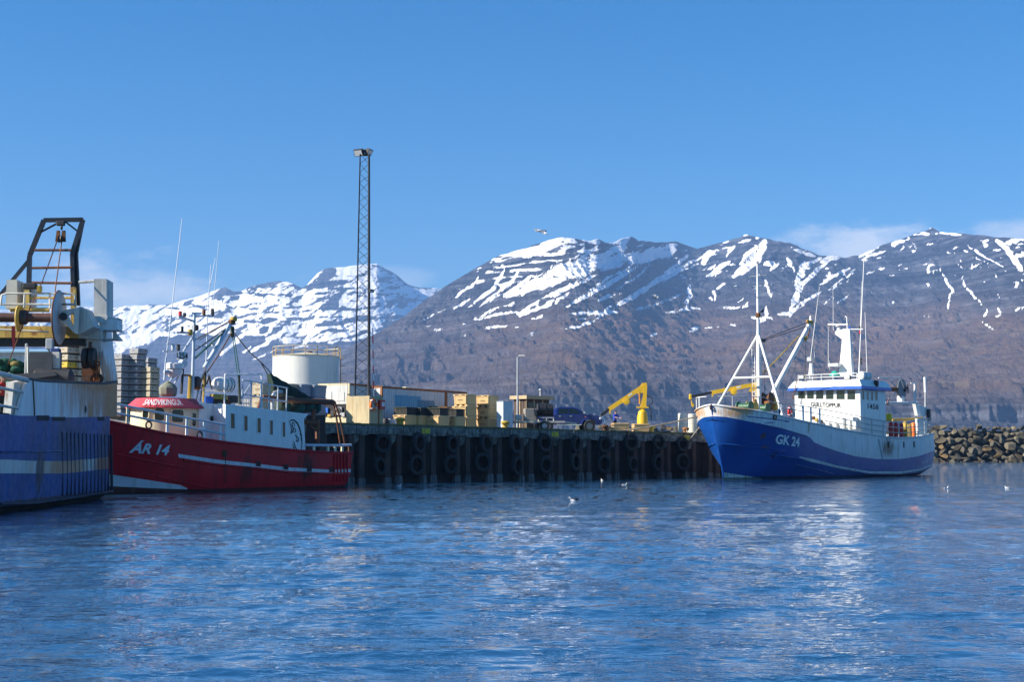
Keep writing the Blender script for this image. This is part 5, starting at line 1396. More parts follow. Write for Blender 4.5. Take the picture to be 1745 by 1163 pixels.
# mast and lights on the wheelhouse ---------------------------------
RX = WX1 + 0.35
def ry(px, py, y=WY - 0.4): return RF.hy(px, py, y)
mb_ = ry(327.5, 684); mt_ = ry(331.5, 533)
b = MB(); b.tube([mb_, mt_], [0.10, 0.07], 8); rm = b.build('mast', m_pale, red, smooth=50)
for pts, r in (([(303.5, 539.5), (310, 541), (329, 547.5)], 0.055), ([(332, 540), (345, 539), (362, 537.5)], 0.05), ([(326, 534), (338, 534)], 0.05), ([(300, 567), (327, 567.5)], 0.06), ([(328, 575), (312, 600)], 0.07), ([(278, 599), (300, 600)], 0.04), ([(284, 586.5), (316, 588.5)], 0.03), ([(330, 589), (364, 593)], 0.035), ([(340, 579), (330, 577)], 0.03)):
    b = MB(); b.tube([ry(*q) for q in pts], r, 6); b.build('yard', m_pale, red)
for p0, p1, r in (((280, 648), (282.5, 610), 0.05), ((282.5, 617), (310.5, 372), 0.03), ((362, 537), (373, 410), 0.02), ((348.5, 535), (367, 440), 0.02), ((351, 640), (353.5, 545), 0.045), ((353.5, 545), (359.5, 451), 0.028), ((314.5, 540), (313.5, 515), 0.015), ((363, 591), (364, 570), 0.012)):
    b = MB(); b.tube([ry(*p0), ry(*p1)], [r, r * 0.6], 5); b.build('antenna', m_pale, red)
for px, py, h, m in ((307, 535, 0.26, m_red), (347.5, 533, 0.32, m_rustm), (362, 533, 0.40, m_dark), (314.5, 537, 0.2, m_dark), (304, 593, 0.34, m_dark), (363.5, 587, 0.24, m_white), (294.5, 593, 0.3, m_pale)):
    p = ry(px, py); b = MB(); b.lathe([(0.06, -h / 2), (0.09, -h / 2 + 0.03), (0.09, h / 2 - 0.03), (0.06, h / 2)], p, 8); b.build('signal_lamp', m, red)
def bxr(px, py, dx, dy, dz_, m, nm, y=WY - 0.4, parent=red):
    b = MB(); b.rbox(RF.hy(px, py, y), (dx, dy, dz_), 0.04); return b.build(nm, m, parent)
p = ry(308, 561.5); flood(red, p, 0.30, 0.30, (-1, 0, 0)); bxr(333, 559, 0.25, 0.3, 0.3, m_dark, 'floodlight')
bxr(324, 567, 0.22, 0.22, 0.32, m_yelold, 'lamp_bracket')
sg = bxr(310, 607, 0.62, 0.12, 0.40, m_housew, 'number_board', WY - 0.62)
q0, q1 = RF.hy(301.5, 606, WY - 0.69), RF.hy(320, 608.5, WY - 0.69)
plane_text(red, '1254', (q0.x, q0.y, q0.z), (q1.x, q1.y, q0.z), (0, 0, 1), 0.30, m_letb, (0, -0.006, 0), off=0.02)
b = MB(); p = ry(311.5, 620); b.lathe([(0.05, -0.16), (0.2, -0.14), (0.24, 0.0), (0.2, 0.14), (0.05, 0.16)], p, 10, 'y'); b.build('horn_lamp', m_pale, red)
p = ry(298, 633); b = MB(); b.lathe([(0.30, -0.28), (0.40, -0.10), (0.40, 0.05), (0.34, 0.12), (0.46, 0.12), (0.46, 0.36), (0.38, 0.42)], p, 16); b.build('radar_dome', m_white, red, smooth=35)
b = MB(); p = ry(285.5, 634.5); b.lathe([(0.05, -0.15), (0.1, -0.1), (0.18, 0.12)], p, 10, 'y'); b.build('horn', m_pale, red)
for pts, r, m in (([(292, 640), (324, 640)], 0.05, m_rustm), ([(296, 642), (285, 656)], 0.06, m_pale), ([(304, 642), (297, 655)], 0.05, m_pale), ([(312, 625), (309, 672)], 0.07, m_dark), ([(324, 640), (322, 682)], 0.09, m_yelold), ([(323, 660), (327, 684)], 0.04, m_white), ([(340, 655), (334, 684)], 0.035, m_dark), ([(345, 655), (341, 684)], 0.035, m_dark)):
    b = MB(); b.tube([ry(*q) for q in pts], r, 6); b.build('mast_stay', m, red)
m_canvas = paint('grey_green_canvas', (0.20, 0.22, 0.17), 0.9, 0.25, dirt=0.25)
p = ry(286.5, 676); b = MB(); b.lathe([(0.36, 0), (0.44, 0.10), (0.47, 0.42), (0.38, 0.56), (0.14, 0.72), (0.03, 0.78)], p, 9, ang0=0.3); b.build('canvas_cover', m_canvas, red, smooth=30)
# derrick
d0, d1 = ry(348.5, 628), ry(399, 541); dt = d1 + (d1 - d0) * 0.04
b = MB(); b.tube([d0, d1, ry(401.5, 539)], [0.13, 0.12, 0.10], 8); dk = b.build('derrick', m_pale, red, smooth=50)
for t_, m in ((0.90, m_rustm), (0.96, m_yelold)):
    c = d0 + (d1 - d0) * t_; b = MB(); b.rbox(c + Vector((0, -0.04, 0)), (0.34, 0.3, 0.24), 0.05); b.build('derrick_fitting', m, dk)
c = ry(396, 566); b = MB(); b.rbox(c, (0.2, 0.2, 0.6), 0.05); b.build('pulley_block', paint('dark_green_block', (0.015, 0.05, 0.03), 0.6, 0.3, rust=0.2), red)
m_grope = paint('green_rope', (0.02, 0.11, 0.08), 0.9, 0.3)
rope(red, [ry(332, 580), ry(395, 546)], 0.03, m_rustm); rope(red, [ry(332, 598), ry(387, 559)], 0.035); rope(red, [ry(331, 612), ry(385, 563)], 0.05, m_grope); rope(red, [ry(340, 580), ry(352, 572), ry(392, 547)], 0.02)
rope(red, [ry(394, 568), ry(376, 600), ry(352, 636)], 0.035, m_rustm); rope(red, [ry(396, 572), ry(405, 642)], 0.025, m_grope); rope(red, [ry(399, 572), ry(409, 642)], 0.025, m_grope)
rope(red, [ry(407, 640), ry(409, 690)], 0.07, paint('tarred_rope', (0.012, 0.03, 0.022), 0.9, 0.3))
for pts in ([(338, 660), (350, 632), (349, 660)], [(352, 655), (356, 640), (361, 663)]):
    rope(red, [ry(*q) for q in pts], 0.06)
b = MB(); b.rbox(ry(335, 652), (0.4, 0.4, 0.6), 0.08); b.build('winch', m_dark, red); b = MB(); b.rbox(ry(335, 661), (0.3, 0.42, 0.25), 0.06); b.build('winch', m_rustm, red)
for pts, r, m in (([(340, 664.5), (383, 667.5)], 0.045, m_housew), ([(346.5, 686), (347.5, 640)], 0.05, m_yelold), ([(345, 641), (383, 644), ], 0.02, m_pale)):
    b = MB(); b.tube([ry(*q) for q in pts], r, 6); b.build('upper_rail', m, red)
# life raft on cradle
rp = RF.hy(381.5, 656, 1.5); b = MB()
b.lathe([(0.10, -0.66), (0.26, -0.64), (0.36, -0.5), (0.39, -0.3), (0.39, 0.35), (0.34, 0.5), (0.22, 0.60), (0.08, 0.62)], rp, 12, 'x'); rft = b.build('life_raft', m_white, red, smooth=35)
for dx in (-0.05, 0.22, 0.42):
    b = MB(); b.lathe([(0.392, -0.025), (0.405, 0), (0.392, 0.025)], rp + Vector((dx, 0, 0)), 14, 'x', False, False); b.build('strap', m_dark, rft)
for px, py, dx, dy, h, m in ((372, 677, 1.0, 0.3, 0.28, m_yelold), (376, 685, 1.3, 0.3, 0.25, m_rustm), (356, 682, 0.4, 0.3, 0.35, m_trim), (396, 681, 0.6, 0.3, 0.4, m_dark)):
    b = MB(); b.rbox(RF.hy(px, py, 1.4), (dx, dy, h), 0.04); b.build('deck_box', m, red)
# rails on top of the house
hz = lambda px, py, y=0.25: RF.hy(px, py, y)
railing(red, [[hz(383.5, 638.5), hz(445.5, 638.5)]], [(hz(383.5, 638.5), hz(382, 690)), (hz(445.5, 638.5), hz(446, 696))], 0.04, 0.045, m_housew)
railing(red, [[hz(413.5, 648), hz(461, 656), hz(490.5, 662)], [hz(412, 671.5), hz(450, 679), hz(487.5, 685)]],
        [(hz(px, 648 + (px - 413) * 0.18), hz(px - 1.5, 691 + (px - 411) * 0.16)) for px in (413.5, 429, 445, 459.5, 474, 489)] , 0.035, 0.035, m_pale)
rope(red, [hz(429, 651), hz(411, 680)], 0.04, m_pale, name='rail_brace')
b = MB(); b.tube([hz(464, 702, 1.0), hz(464, 677, 1.0), hz(468, 670, 1.0), hz(475, 668, 1.0), hz(480, 668, 1.0)], 0.11, 8); b.build('vent_pipe', m_galv, red, smooth=50)
# stern gallows of rusty pipe
m_rustp = paint('rusty_pipe', (0.15, 0.060, 0.030), 0.8, 0.3, rust=0.5)
gy = 1.0
b = MB(); b.tube([hz(446, 678, gy), hz(505, 683, gy), hz(567, 686, gy)], 0.16, 8); b.build('gallows_beam', m_rustp, red, smooth=50)
b = MB(); b.tube([hz(446, 678, gy), hz(441, 694, gy), hz(439, 700, gy)], 0.1, 8); b.build('gallows_leg', m_rustp, red, smooth=50)
for pts, r in (([(567, 684), (573, 710), (580, 759)], 0.055), ([(570, 684), (579, 712), (588, 759)], 0.055), ([(536, 698), (533, 716), (534, 720)], 0.12), ([(541, 716), (541, 757)], 0.14), ([(520, 720), (541, 721)], 0.14), ([(525, 724), (540, 735)], 0.07)):
    b = MB(); b.tube([hz(*q, gy) for q in pts], r, 7); b.build('gallows_leg', m_rustp, red, smooth=50)
b = MB(); b.prism([hz(522, 708, 3.5), hz(548, 708, 3.5), hz(548, 762, 3.5), hz(522, 762, 3.5)], (0.3, 0, 0)); b.build('stern_house', m_dark, red)
# aft rail with posts on the bulwark
b = MB(); b.tube([on_side(px, 759.0 + 0.6 * math.sin((px - 520) / 25)) for px in (521, 535, 550, 565, 580, 598)], 0.075, 6); b.build('aft_rail', m_pale, red, smooth=50)
for px in (535, 546, 559, 571, 583, 595):
    p = on_side(px, 766); b = MB(); b.box((p.x, p.y, hr.zl(0, p.x) + 0.2), (0.16, 0.08, 0.42), taper=0.85); b.build('stanchion', m_rustm if px in (546, 595) else m_cream, red)
# the net: hoisted bunt hanging from the derrick, and a heap behind the house
m_net = paint('dark_green_net', (0.010, 0.032, 0.024), 0.95, 0.5, dirt=0.3, bump=0.6, scale=2.0)
m_nett = paint('teal_net', (0.015, 0.10, 0.085), 0.95, 0.5, dirt=0.4, bump=0.6, scale=2.0, dirtcol=(0.01, 0.025, 0.02))
rope(red, [ry(400, 569), ry(425, 600), ry(449, 622)], 0.03, m_rustm); rope(red, [ry(447, 620), ry(465, 640)], 0.03, m_net); rope(red, [ry(445, 619), ry(460, 645)], 0.03, m_net)
net = thing('fishing_net', 'dark green fishing net hanging slack from the red boat derrick line', 'net', RF.w(*hz(505, 690, 1.4)), RA)
nb_ = hz(505, 690, 1.4); L = []
for i in range(15):
    k = i / 14
    top = hz(458 + (533 - 458) * k, 638 + (682 - 638) * k ** 1.05, 1.4); bot = hz(462 + (533 - 462) * k, 668 + 15 * k, 1.4)
    L.append([Vector(top) + Vector((0, 0.16, 0)) - nb_, Vector(top) + Vector((0, -0.10 + 0.06 * math.sin(i * 2.1), 0.03)) - nb_, (Vector(top) + Vector(bot)) / 2 + Vector((0, -0.24 + 0.08 * math.sin(i * 1.7), 0)) - nb_, Vector(bot) + Vector((0, -0.22, -0.05 * (i % 3))) - nb_, Vector(bot) + Vector((0, 0.2, 0)) - nb_])
b = MB(); b.loft(L, True, True, True); b.build('webbing', m_net, net, smooth=50)
rn = random.Random(5)
heap = thing('net_heap', 'teal net heap bundled behind the house of the red boat', 'net', RF.w(*hz(505, 700, 1.6)), RA)
c0 = hz(505, 700, 1.6)
for i in range(11):
    p = hz(478 + 5.6 * i, 694 + rn.uniform(-3, 2), 1.6) - c0
    b = MB(); b.ball(p + Vector((0, rn.uniform(-.2, .2), 0)), 0.34, 8, 6, (0.8, 1.3, 1.1)); b.build('net_fold', m_nett if i % 3 else m_net, heap, smooth=60)
# ================================================================== TRAWLER (left, seen from its port quarter)
LA = math.atan2(0.998, -0.057)
LF = Frame(-16.9, 60.2, LA)                  # x aft (0 at the transom), y to starboard (left in view), y = 0 is the port side
m_lblue = paint('trawler_blue_paint', (0.008, 0.080, 0.30), 0.5, 0.2, rust=0.03, streak=0.5, dirt=0.35, rustcol=(0.03, 0.032, 0.04), dirtcol=(0.02, 0.045, 0.09), scale=0.45, boxes=[((-10, 0, 0.1), (60, 30, 0.3), (0.010, 0.014, 0.014), 0.85)], spots=[((-7, 0, 2.3), (3.0, 9, 1.4), (0.035, 0.055, 0.075), 0.6), ((-11, 0, 1.3), (0.5, 9, 1.1), (0.02, 0.03, 0.05), 0.9), ((-1.5, 0, 2.0), (2.0, 9, 1.6), (0.03, 0.035, 0.05), 0.6)])
m_lwhite = paint('trawler_white_paint', (0.78, 0.80, 0.80), 0.45, 0.07, rust=0.06, streak=0.9, dirt=0.15, rustcol=(0.42, 0.17, 0.035), scale=0.45, spots=[((-1.8, 0, 4.3), (8.0, 9, 1.7), (0.46, 0.14, 0.03), 0.75), ((-0.1, 0, 4.0), (2.0, 9, 1.8), (0.52, 0.19, 0.04), 0.75), ((-3.5, 0, 4.75), (7.5, 9, 0.5), (0.50, 0.17, 0.04), 0.9), ((-0.6, 0, 5.3), (0.9, 9, 0.8), (0.60, 0.22, 0.05), 0.8), ((-3.9, 0, 3.6), (0.4, 9, 0.6), (0.5, 0.2, 0.05), 0.9)])
m_lband = paint('trawler_band_white', (0.62, 0.64, 0.60), 0.5, 0.1, rust=0.12, streak=0.9, dirt=0.2, rustcol=(0.45, 0.17, 0.03), scale=0.45, spots=[((-7.6, 0, 1.2), (4.2, 9, 1.6), (0.50, 0.17, 0.03), 0.75), ((-1.0, 0, 1.2), (3.2, 9, 1.4), (0.30, 0.09, 0.03), 0.9), ((-11.0, 0, 1.2), (0.6, 9, 1.2), (0.05, 0.06, 0.07), 0.9)])
m_lblack = paint('weedy_waterline', (0.010, 0.012, 0.012), 0.8, 0.5, dirt=0.4)
m_lyel = paint('stained_yellow_beam', (0.60, 0.42, 0.10), 0.55, 0.2, rust=0.34, streak=0.8, dirt=0.35, scale=0.7)
m_lgrey = paint('grey_white_steel', (0.58, 0.58, 0.54), 0.5, 0.1, rust=0.16, streak=0.8, dirt=0.22, scale=0.7)
trawler = thing('stern_trawler', 'blue and white stern trawler with black gantry and rust stains, cut by the frame edge', 'trawler', LF.o, LA)
def lz(px, py, y=0.0): return LF.hy(px, py, y)
W = 8.4
rows = [[(-60, 697), (0, 705), (29.6, 708.6), (117, 712), (199.5, 710)], [(-60, 782), (0, 783), (54.5, 786), (111, 786.6), (160, 782.5), (195, 778)], [(-60, 808), (0, 807), (54.5, 807.5), (111, 807.5), (160, 802), (195, 798)], [(-60, 868), (0, 866), (60, 864), (120, 855), (193, 843)]]
xs = [-30, -26, -22, -19, -16.5, -14, -12, -10, -8, -6.5, -5, -3.5, -2.2, -1.2, -0.5, -0.15, 0]
def side_in(x): return 0.0 if x > -12 else 0.003 * (x + 12) ** 2 * 1.6
def row_z(line, x):
    z = 2.0
    for _ in range(5):
        p = LF.w(max(x, -16.2), 0, z); px, py = proj(p); z += (lerp_line(line, px) - py) * -1 / (FPX / p.y)
    return z
G = []
for x in xs:
    zz = [row_z(r, x) for r in rows]
    zz[3] = max(zz[3], 0.22)
    lean = 0.10 if x > -0.3 else 0.0
    y0 = side_in(x) + (0.25 if x > -0.05 else 0.06 if x > -0.2 else 0)
    G.append([(x, y0, zz[0]), (x, y0, zz[1]), (x, y0, zz[2]), (x, y0 + 0.06, zz[3]), (x - (0.35 if x > -1 else 0), y0 + 0.45, -0.1), (x - (1.2 if x > -1 else 0), y0 + 1.6, -1.4)])
b = MB(); n = len(xs)
for sd in (0, 1):
    o = len(b.v)
    for col in G:
        for (x, y, z) in col: b.v.append((x, y if sd == 0 else W - y, z))
    for i in range(n - 1):
        for j in range(5):
            b.f.append([o + i * 6 + j, o + (i + 1) * 6 + j, o + (i + 1) * 6 + j + 1, o + i * 6 + j + 1]); b.m.append((0, 1, 0, 2, 2)[j])
for j in range(5):      # transom
    p, q = G[-1][j], G[-1][j + 1]
    b.cur = (0, 1, 0, 2, 2)[j]; b.add([p, (p[0], W - p[1], p[2]), (q[0], W - q[1], q[2]), q], [(0, 1, 2, 3)])
p, q = G[0][0], G[0][-1]
b.cur = 0; b.add([G[0][0], (-34, W / 2, G[0][0][2]), (-34, W / 2, -1.4), G[0][-1]], [(0, 1, 2, 3)]); b.add([(G[0][0][0], W - G[0][0][1], G[0][0][2]), (-34, W / 2, G[0][0][2]), (-34, W / 2, -1.4), (G[0][-1][0], W - G[0][-1][1], -1.4)], [(0, 1, 2, 3)])
hullL = b.build('hull', [m_lblue, m_lband, m_lblack], trawler)
# weld lines and ledge at the foot
for line, r in (([(0, 770), (60, 770), (110, 769.5)], 0.03), ([(0, 860), (60, 858), (120, 849.5), (192, 838)], 0.05)):
    b = MB(); b.tube([lz(px, lerp_line(line, px), side_in(0)) + Vector((0, -0.015, 0)) for px in np.linspace(line[0][0], line[-1][0], 10)], r, 6); b.build('plate_seam', m_lblue, hullL, smooth=60)
# bulwark plate
top = [(47, 647), (69, 651), (120, 653.5), (177, 655.6), (201, 653)]
P = [lz(47, 647), lz(69, 651), lz(120, 653.5), lz(177, 655.6), lz(199.5, 652.5)]
Bm = [lz(199.5, 710.3), lz(117, 712.3), lz(62, 709.3), lz(29.8, 708.9)]
b = MB(); b.prism(P + Bm, (0, 0.12, 0)); bul = b.build('bulwark', m_lwhite, trawler)
b = MB(); b.bx(-0.14, -0.02, 0.12, W, Bm[0].z - 0.05, P[-1].z); b.build('stern_bulwark', m_lwhite, trawler)
b = MB(); b.tube([q + Vector((0, 0.06, 0.02)) for q in P], 0.07, 6); b.build('cap_rail', m_dark, bul)
b = MB(); b.tube([lz(55.5, 648) + Vector((0, -0.01, 0)), lz(58, 709) + Vector((0, -0.01, 0))], 0.03, 5); b.build('plate_seam', m_rustp, bul)
b = MB(); c = lz(145.5, 698); b.lathe([(0.10, -0.02), (0.16, 0.0), (0.10, 0.02)], c + Vector((0, -0.01, 0)), 12, 'y'); b.build('fairlead', m_dark, bul)
b = MB(); b.prism([lz(24, 652, 0.15), lz(44, 648, 0.15), lz(27, 708, 0.15), lz(18, 708, 0.15)], (0, 0.25, 0)); b.build('bulwark_stay', m_lgrey, trawler)
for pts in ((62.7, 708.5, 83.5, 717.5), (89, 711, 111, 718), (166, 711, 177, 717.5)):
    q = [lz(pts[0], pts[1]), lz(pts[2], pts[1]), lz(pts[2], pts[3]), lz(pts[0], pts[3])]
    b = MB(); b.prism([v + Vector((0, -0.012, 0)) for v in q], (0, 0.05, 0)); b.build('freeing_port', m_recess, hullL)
# fender bars on the quarter
m_fbar = paint('grimy_fender_bar', (0.012, 0.022, 0.05), 0.6, 0.5, rust=0.15, dirt=0.3)
for px in (105.5, 113.5, 120, 126.5, 133.5, 140, 146.5, 153.5, 160, 166, 172, 178, 184, 190):
    k = (px - 105) / 85
    t_, d_ = lz(px, 737 + 5 * k), lz(px + 2.5, 846 - 9 * k)
    b = MB(); b.tube([t_ + Vector((0, 0.02, 0)), d_ + Vector((0, 0.05, 0))], 0.06, 6); b.build('fender_bar', m_fbar, hullL, smooth=50)
# deck and open rail forward of the bulwark
b = MB(); b.add([(x, side_in(x) + 0.12, 3.2) for x in (-30, -20, -12, -4, -0.15)] + [(x, W - side_in(x) - 0.12, 3.2) for x in (-0.15, -4, -12, -20, -30)], [tuple(range(10))]); b.build('deck', m_deckp, trawler)
for pts, r in (([(-40, 634), (0, 637.5), (46, 648.5)], 0.09), ([(-40, 657), (0, 661.5), (38, 669)], 0.05), ([(-40, 688), (0, 691.5), (30, 696.5)], 0.05)):
    b = MB(); b.tube([lz(px, py) for px, py in pts], r, 7); b.build('rail', m_lgrey, trawler, smooth=50)
# gantry: right column, cross beam, box head ------------------------
def gx(px, py, x=-1.3): return LF.hx(px, py, x)
col = [(175, 655.5), (201.5, 655), (199.5, 640), (195, 610), (193, 590), (190, 563), (170, 557), (172, 590), (176, 620), (177, 640)]
b = MB(); b.prism([lz(px, py, 0.25) for px, py in col], (0, 0.9, 0)); gcol = b.build('gantry_column', m_lwhite, trawler)
b = MB(); b.prism([lz(px, py, 0.9) for px, py in ((160, 557), (171, 557), (176, 620), (177, 655), (166, 655), (164, 610))], (0, 0.35, 0)); b.build('gantry_column', m_lyel, trawler)
for px in (170, 174.5):
    b = MB(); b.tube([lz(px, 600, 0.2), lz(px + 4, 648, 0.2), lz(px - 2, 655, 0.2)], 0.04, 6); b.build('hydraulic_pipe', m_lgrey, gcol, smooth=50)
yl = 8.3
pa = gx(160, 556); pb = gx(160, 577)
b = MB(); b.bx(-1.6, -0.7, pa.y - 0.2, yl, gx(60, 577).z, gx(60, 557).z); gb = b.build('gantry_beam', m_lyel, trawler)
b = MB(); b.prism([gx(134, 557.0, -1.65), gx(160, 556, -1.65), gx(172, 557, -1.65), gx(172, 579, -1.65), gx(134, 576, -1.65)], (0.95, 0, 0)); b.build('gantry_knee', m_lgrey, trawler)
b = MB(); b.bx(-1.5, -0.8, pa.y + 0.3, yl, gx(60, 590).z, gx(60, 577.5).z - 0.02); b.build('gantry_under', m_dark, trawler)
b = MB(); b.tube([gx(0, 562, -1.9), gx(83, 566, -1.9)], 0.04, 6); b.build('beam_pipe', m_lgrey, trawler)
# left column (starboard), mostly outside the picture
b = MB(); b.bx(-1.6, -0.7, W - 0.9, W - 0.1, 3.2, gx(60, 556).z); b.build('gantry_column', m_lgrey, trawler)
# box head over the right column
q = [gx(160.5, 475.5, -1.5), gx(181.5, 475.5, -1.5), gx(181.5, 541, -1.5), gx(159.5, 541, -1.5)]
b = MB(); b.prism(q, (1.25, 0, 0)); b.build('warp_box', m_lgrey, trawler)
b = MB(); b.prism([gx(159, 539, -1.55), gx(184, 539, -1.55), gx(179, 552, -1.55), gx(160, 549, -1.55)], (0.5, 0, 0)); b.build('warp_box_foot', m_lgrey, trawler)
b = MB(); b.bx(-1.4, -0.3, gx(200, 545).y, gx(170, 545).y, gx(180, 563).z, gx(180, 544).z); b.build('warp_box_foot', m_lwhite, trawler)
b = MB(); b.prism([gx(192, 563, -0.9), gx(206, 580, -0.9), gx(192, 580, -0.9)], (0.5, 0, 0)); b.build('warp_box_foot', m_lgrey, trawler)
for py in (544.5, 563.5, 579.5):
    b = MB(); p = gx(190, py, -0.8); b.box(p, (1.0, 0.75, 0.04)); b.build('ledge', m_lgrey, trawler)
q = [gx(11.5, 477, -1.3), gx(29, 477, -1.3), gx(29, 526, -1.3), gx(9, 526, -1.3)]
b = MB(); b.prism(q, (1.2, 0, 0)); b.build('warp_box', paint('cream_steel', (0.60, 0.57, 0.47), 0.5, 0.1, rust=0.05, dirt=0.15), trawler)
b = MB(); b.bx(-0.6, 0.2, gx(46, 500).y, gx(30, 500).y, gx(38, 526).z, gx(38, 480).z); b.build('warp_box', m_lgrey, trawler)
# black A-frame
m_blk = paint('black_gantry_paint', (0.012, 0.016, 0.028), 0.4, 0.3, rust=0.04, dirt=0.1)
af = [(48.5, 524), (50.5, 436), (75, 375.5), (141.5, 374.5), (123.5, 432), (125, 500), (126, 522)]
def beam_px(pts, w, h, name, mat, parent, x=-1.2):
    b = MB()
    for a_, b2 in zip(pts[:-1], pts[1:]): b.beam(gx(*a_, x), gx(*b2, x), w, h, (1, 0, 0))
    return b.build(name, mat, parent)
fr = thing  # (kept short)
for seg in zip(af[:-1], af[1:]): beam_px(seg, 0.16, 0.22, 'a_frame', m_blk, trawler)
for seg in (((141.5, 376), (130, 432)), ((130, 432), (134, 521)), ((48.5, 445), (0, 504)), ((0, 504), (-20, 528))): beam_px(seg, 0.13, 0.16, 'a_frame', m_blk, trawler, -1.0)
for seg in (((71, 395), (103, 378)), ((110, 377), (132, 394))): beam_px(seg, 0.07, 0.07, 'a_frame_brace', m_blk, trawler)
for seg in (((59, 426.5), (122, 426.5)), ((55, 457), (122, 456)), ((54, 482), (123, 483)), ((50, 508), (123, 508))):
    b = MB(); b.tube([gx(*seg[0]), gx(*seg[1])], 0.055, 6); b.build('a_frame_rung', m_rustp if seg[0][1] < 500 else m_lyel, trawler, smooth=50)
b = MB(); b.tube([gx(134, 481.5), gx(163, 479.5)], 0.06, 6); b.build('a_frame_tie', m_lgrey, trawler)
b = MB(); b.beam(gx(46.5, 495), gx(46.5, 526), 0.2, 0.2); b.build('a_frame_foot', m_lyel, trawler)
b = MB(); b.beam(gx(125, 490), gx(126, 556), 0.2, 0.2); b.build('a_frame_foot', m_lyel, trawler)
# hanging block and warps
b = MB(); b.rbox(gx(103.5, 381), (0.2, 0.34, 0.2), 0.03); b.build('block_bracket', m_dark, trawler)
b = MB(); b.torus(gx(105, 388), 0.08, 0.03, 'y', 10, 5); b.build('shackle', m_dark, trawler)
for dy in (-0.11, 0.11):
    b = MB(); b.prism([gx(101, 393) + Vector((0, dy, 0)), gx(106.5, 393) + Vector((0, dy, 0)), gx(107, 412) + Vector((0, dy, 0)), gx(98.5, 412) + Vector((0, dy, 0))], (0.08, 0, 0)); b.build('block_cheek', m_rustm, trawler)
b = MB(); b.lathe([(0.16, -0.06), (0.12, 0), (0.16, 0.06)], gx(102.5, 408), 12, 'y'); b.build('block_sheave', m_dark, trawler)
rope(trawler, [gx(97.5, 410), gx(72, 480), gx(45, 538, -2.6), gx(12, 625, -3.0)], 0.025, m_rustp, name='warp'); rope(trawler, [gx(105, 414), gx(93.5, 500, -2.4)], 0.025, m_rustp, name='warp')
# net drum
dc = gx(100.6, 542, -2.6)
b = MB(); b.lathe([(0.02, -0.06), (1.05, -0.06), (1.10, -0.03), (1.10, 0.03), (1.05, 0.05), (0.02, 0.05)], dc, 36, 'y', ); b.build('drum_flange', paint('drum_disc_paint', (0.50, 0.54, 0.56), 0.5, 0.08, rust=0.03, streak=0.2, dirt=0.2), trawler, smooth=35)
b = MB(); b.torus(dc, 1.10, 0.035, 'y', 36, 6); b.build('drum_rim', m_rustp, trawler, smooth=60)
dl = gx(33, 543, -2.6)
b = MB(); b.lathe([(0.02, -0.04), (0.52, -0.05), (0.55, 0), (0.52, 0.05), (0.02, 0.04)], dl, 26, 'y'); b.build('drum_flange', m_yelold, trawler, smooth=35)
b = MB(); b.lathe([(0.19, 0.05), (0.19, 8.0 - dc.y)], dc, 14, 'y'); b.build('drum_shaft', paint('dark_red_shaft', (0.07, 0.025, 0.02), 0.6, 0.3, rust=0.2), trawler, smooth=40)
b = MB(); b.lathe([(0.26, -0.16), (0.30, -0.1), (0.28, 0.3)], gx(40, 541, -2.6), 14, 'y'); b.build('drum_hub', m_dark, trawler, smooth=40)
# bearing arm
b = MB()
arm = [gx(102, 530, -3.0), gx(118, 527, -3.0), gx(135, 524, -3.0), gx(133, 570, -3.0), gx(127, 568, -3.0), gx(112, 553, -3.0), gx(103, 549, -3.0), gx(101, 540, -3.0)]
hole = [gx(116, 538, -3.0), gx(126, 533, -3.0), gx(125.5, 558, -3.0)]
for i in range(8):
    pass
b.prism([arm[0], arm[1], arm[2], gx(130, 526, -3.0), hole[1], hole[0], gx(106, 540, -3.0), arm[7]], (0.12, 0, 0))
b.prism([arm[2], arm[3], arm[4], hole[2], hole[1], gx(130, 526, -3.0)], (0.121, 0, 0)); b.prism([arm[7], gx(106, 540, -3.0), hole[0], hole[2], arm[4], arm[5], arm[6]], (0.122, 0, 0))
b.build('bearing_arm', m_lgrey, trawler)
b = MB(); b.lathe([(0.16, -0.05), (0.16, 0.05)], gx(108, 540, -3.0) + Vector((-0.03, 0, 0)), 14, 'x'); b.build('bearing_cap', m_dark, trawler)
b = MB(); b.prism([gx(135, 522, -2.8), gx(146, 526, -2.8), gx(154, 543, -2.8), gx(160, 557, -2.8), gx(134, 570, -2.8)], (1.2, 0, 0)); b.build('bearing_pedestal', m_lgrey, trawler)
b = MB(); b.tube([gx(18, 528.5, -2.2), gx(84, 528.5, -2.2)], 0.09, 6); b.build('drum_rail', m_lyel, trawler)
# guard rail above the beam
b2 = [gx(1, 521, -2.4), gx(3, 503, -2.4), gx(12, 500.5, -2.4), gx(121, 500.5, -2.4), gx(128, 504, -2.4), gx(128, 523, -2.4)]
railing(trawler, [b2, [gx(3, 519, -2.4), gx(128, 519, -2.4)]], [(gx(42, 500.5, -2.4), gx(41, 526, -2.4)), (gx(85, 500.5, -2.4), gx(85, 526, -2.4))], 0.045, 0.045, m_lgrey)
b = MB(); b.rbox(gx(51, 488, -2.4), (0.3, 0.55, 0.24), 0.05); b.build('floodlight', m_dark, trawler)
b = MB(); b.rbox(gx(67, 493, -2.4), (0.26, 0.2, 0.3), 0.05); b.build('floodlight', m_yelold, trawler)
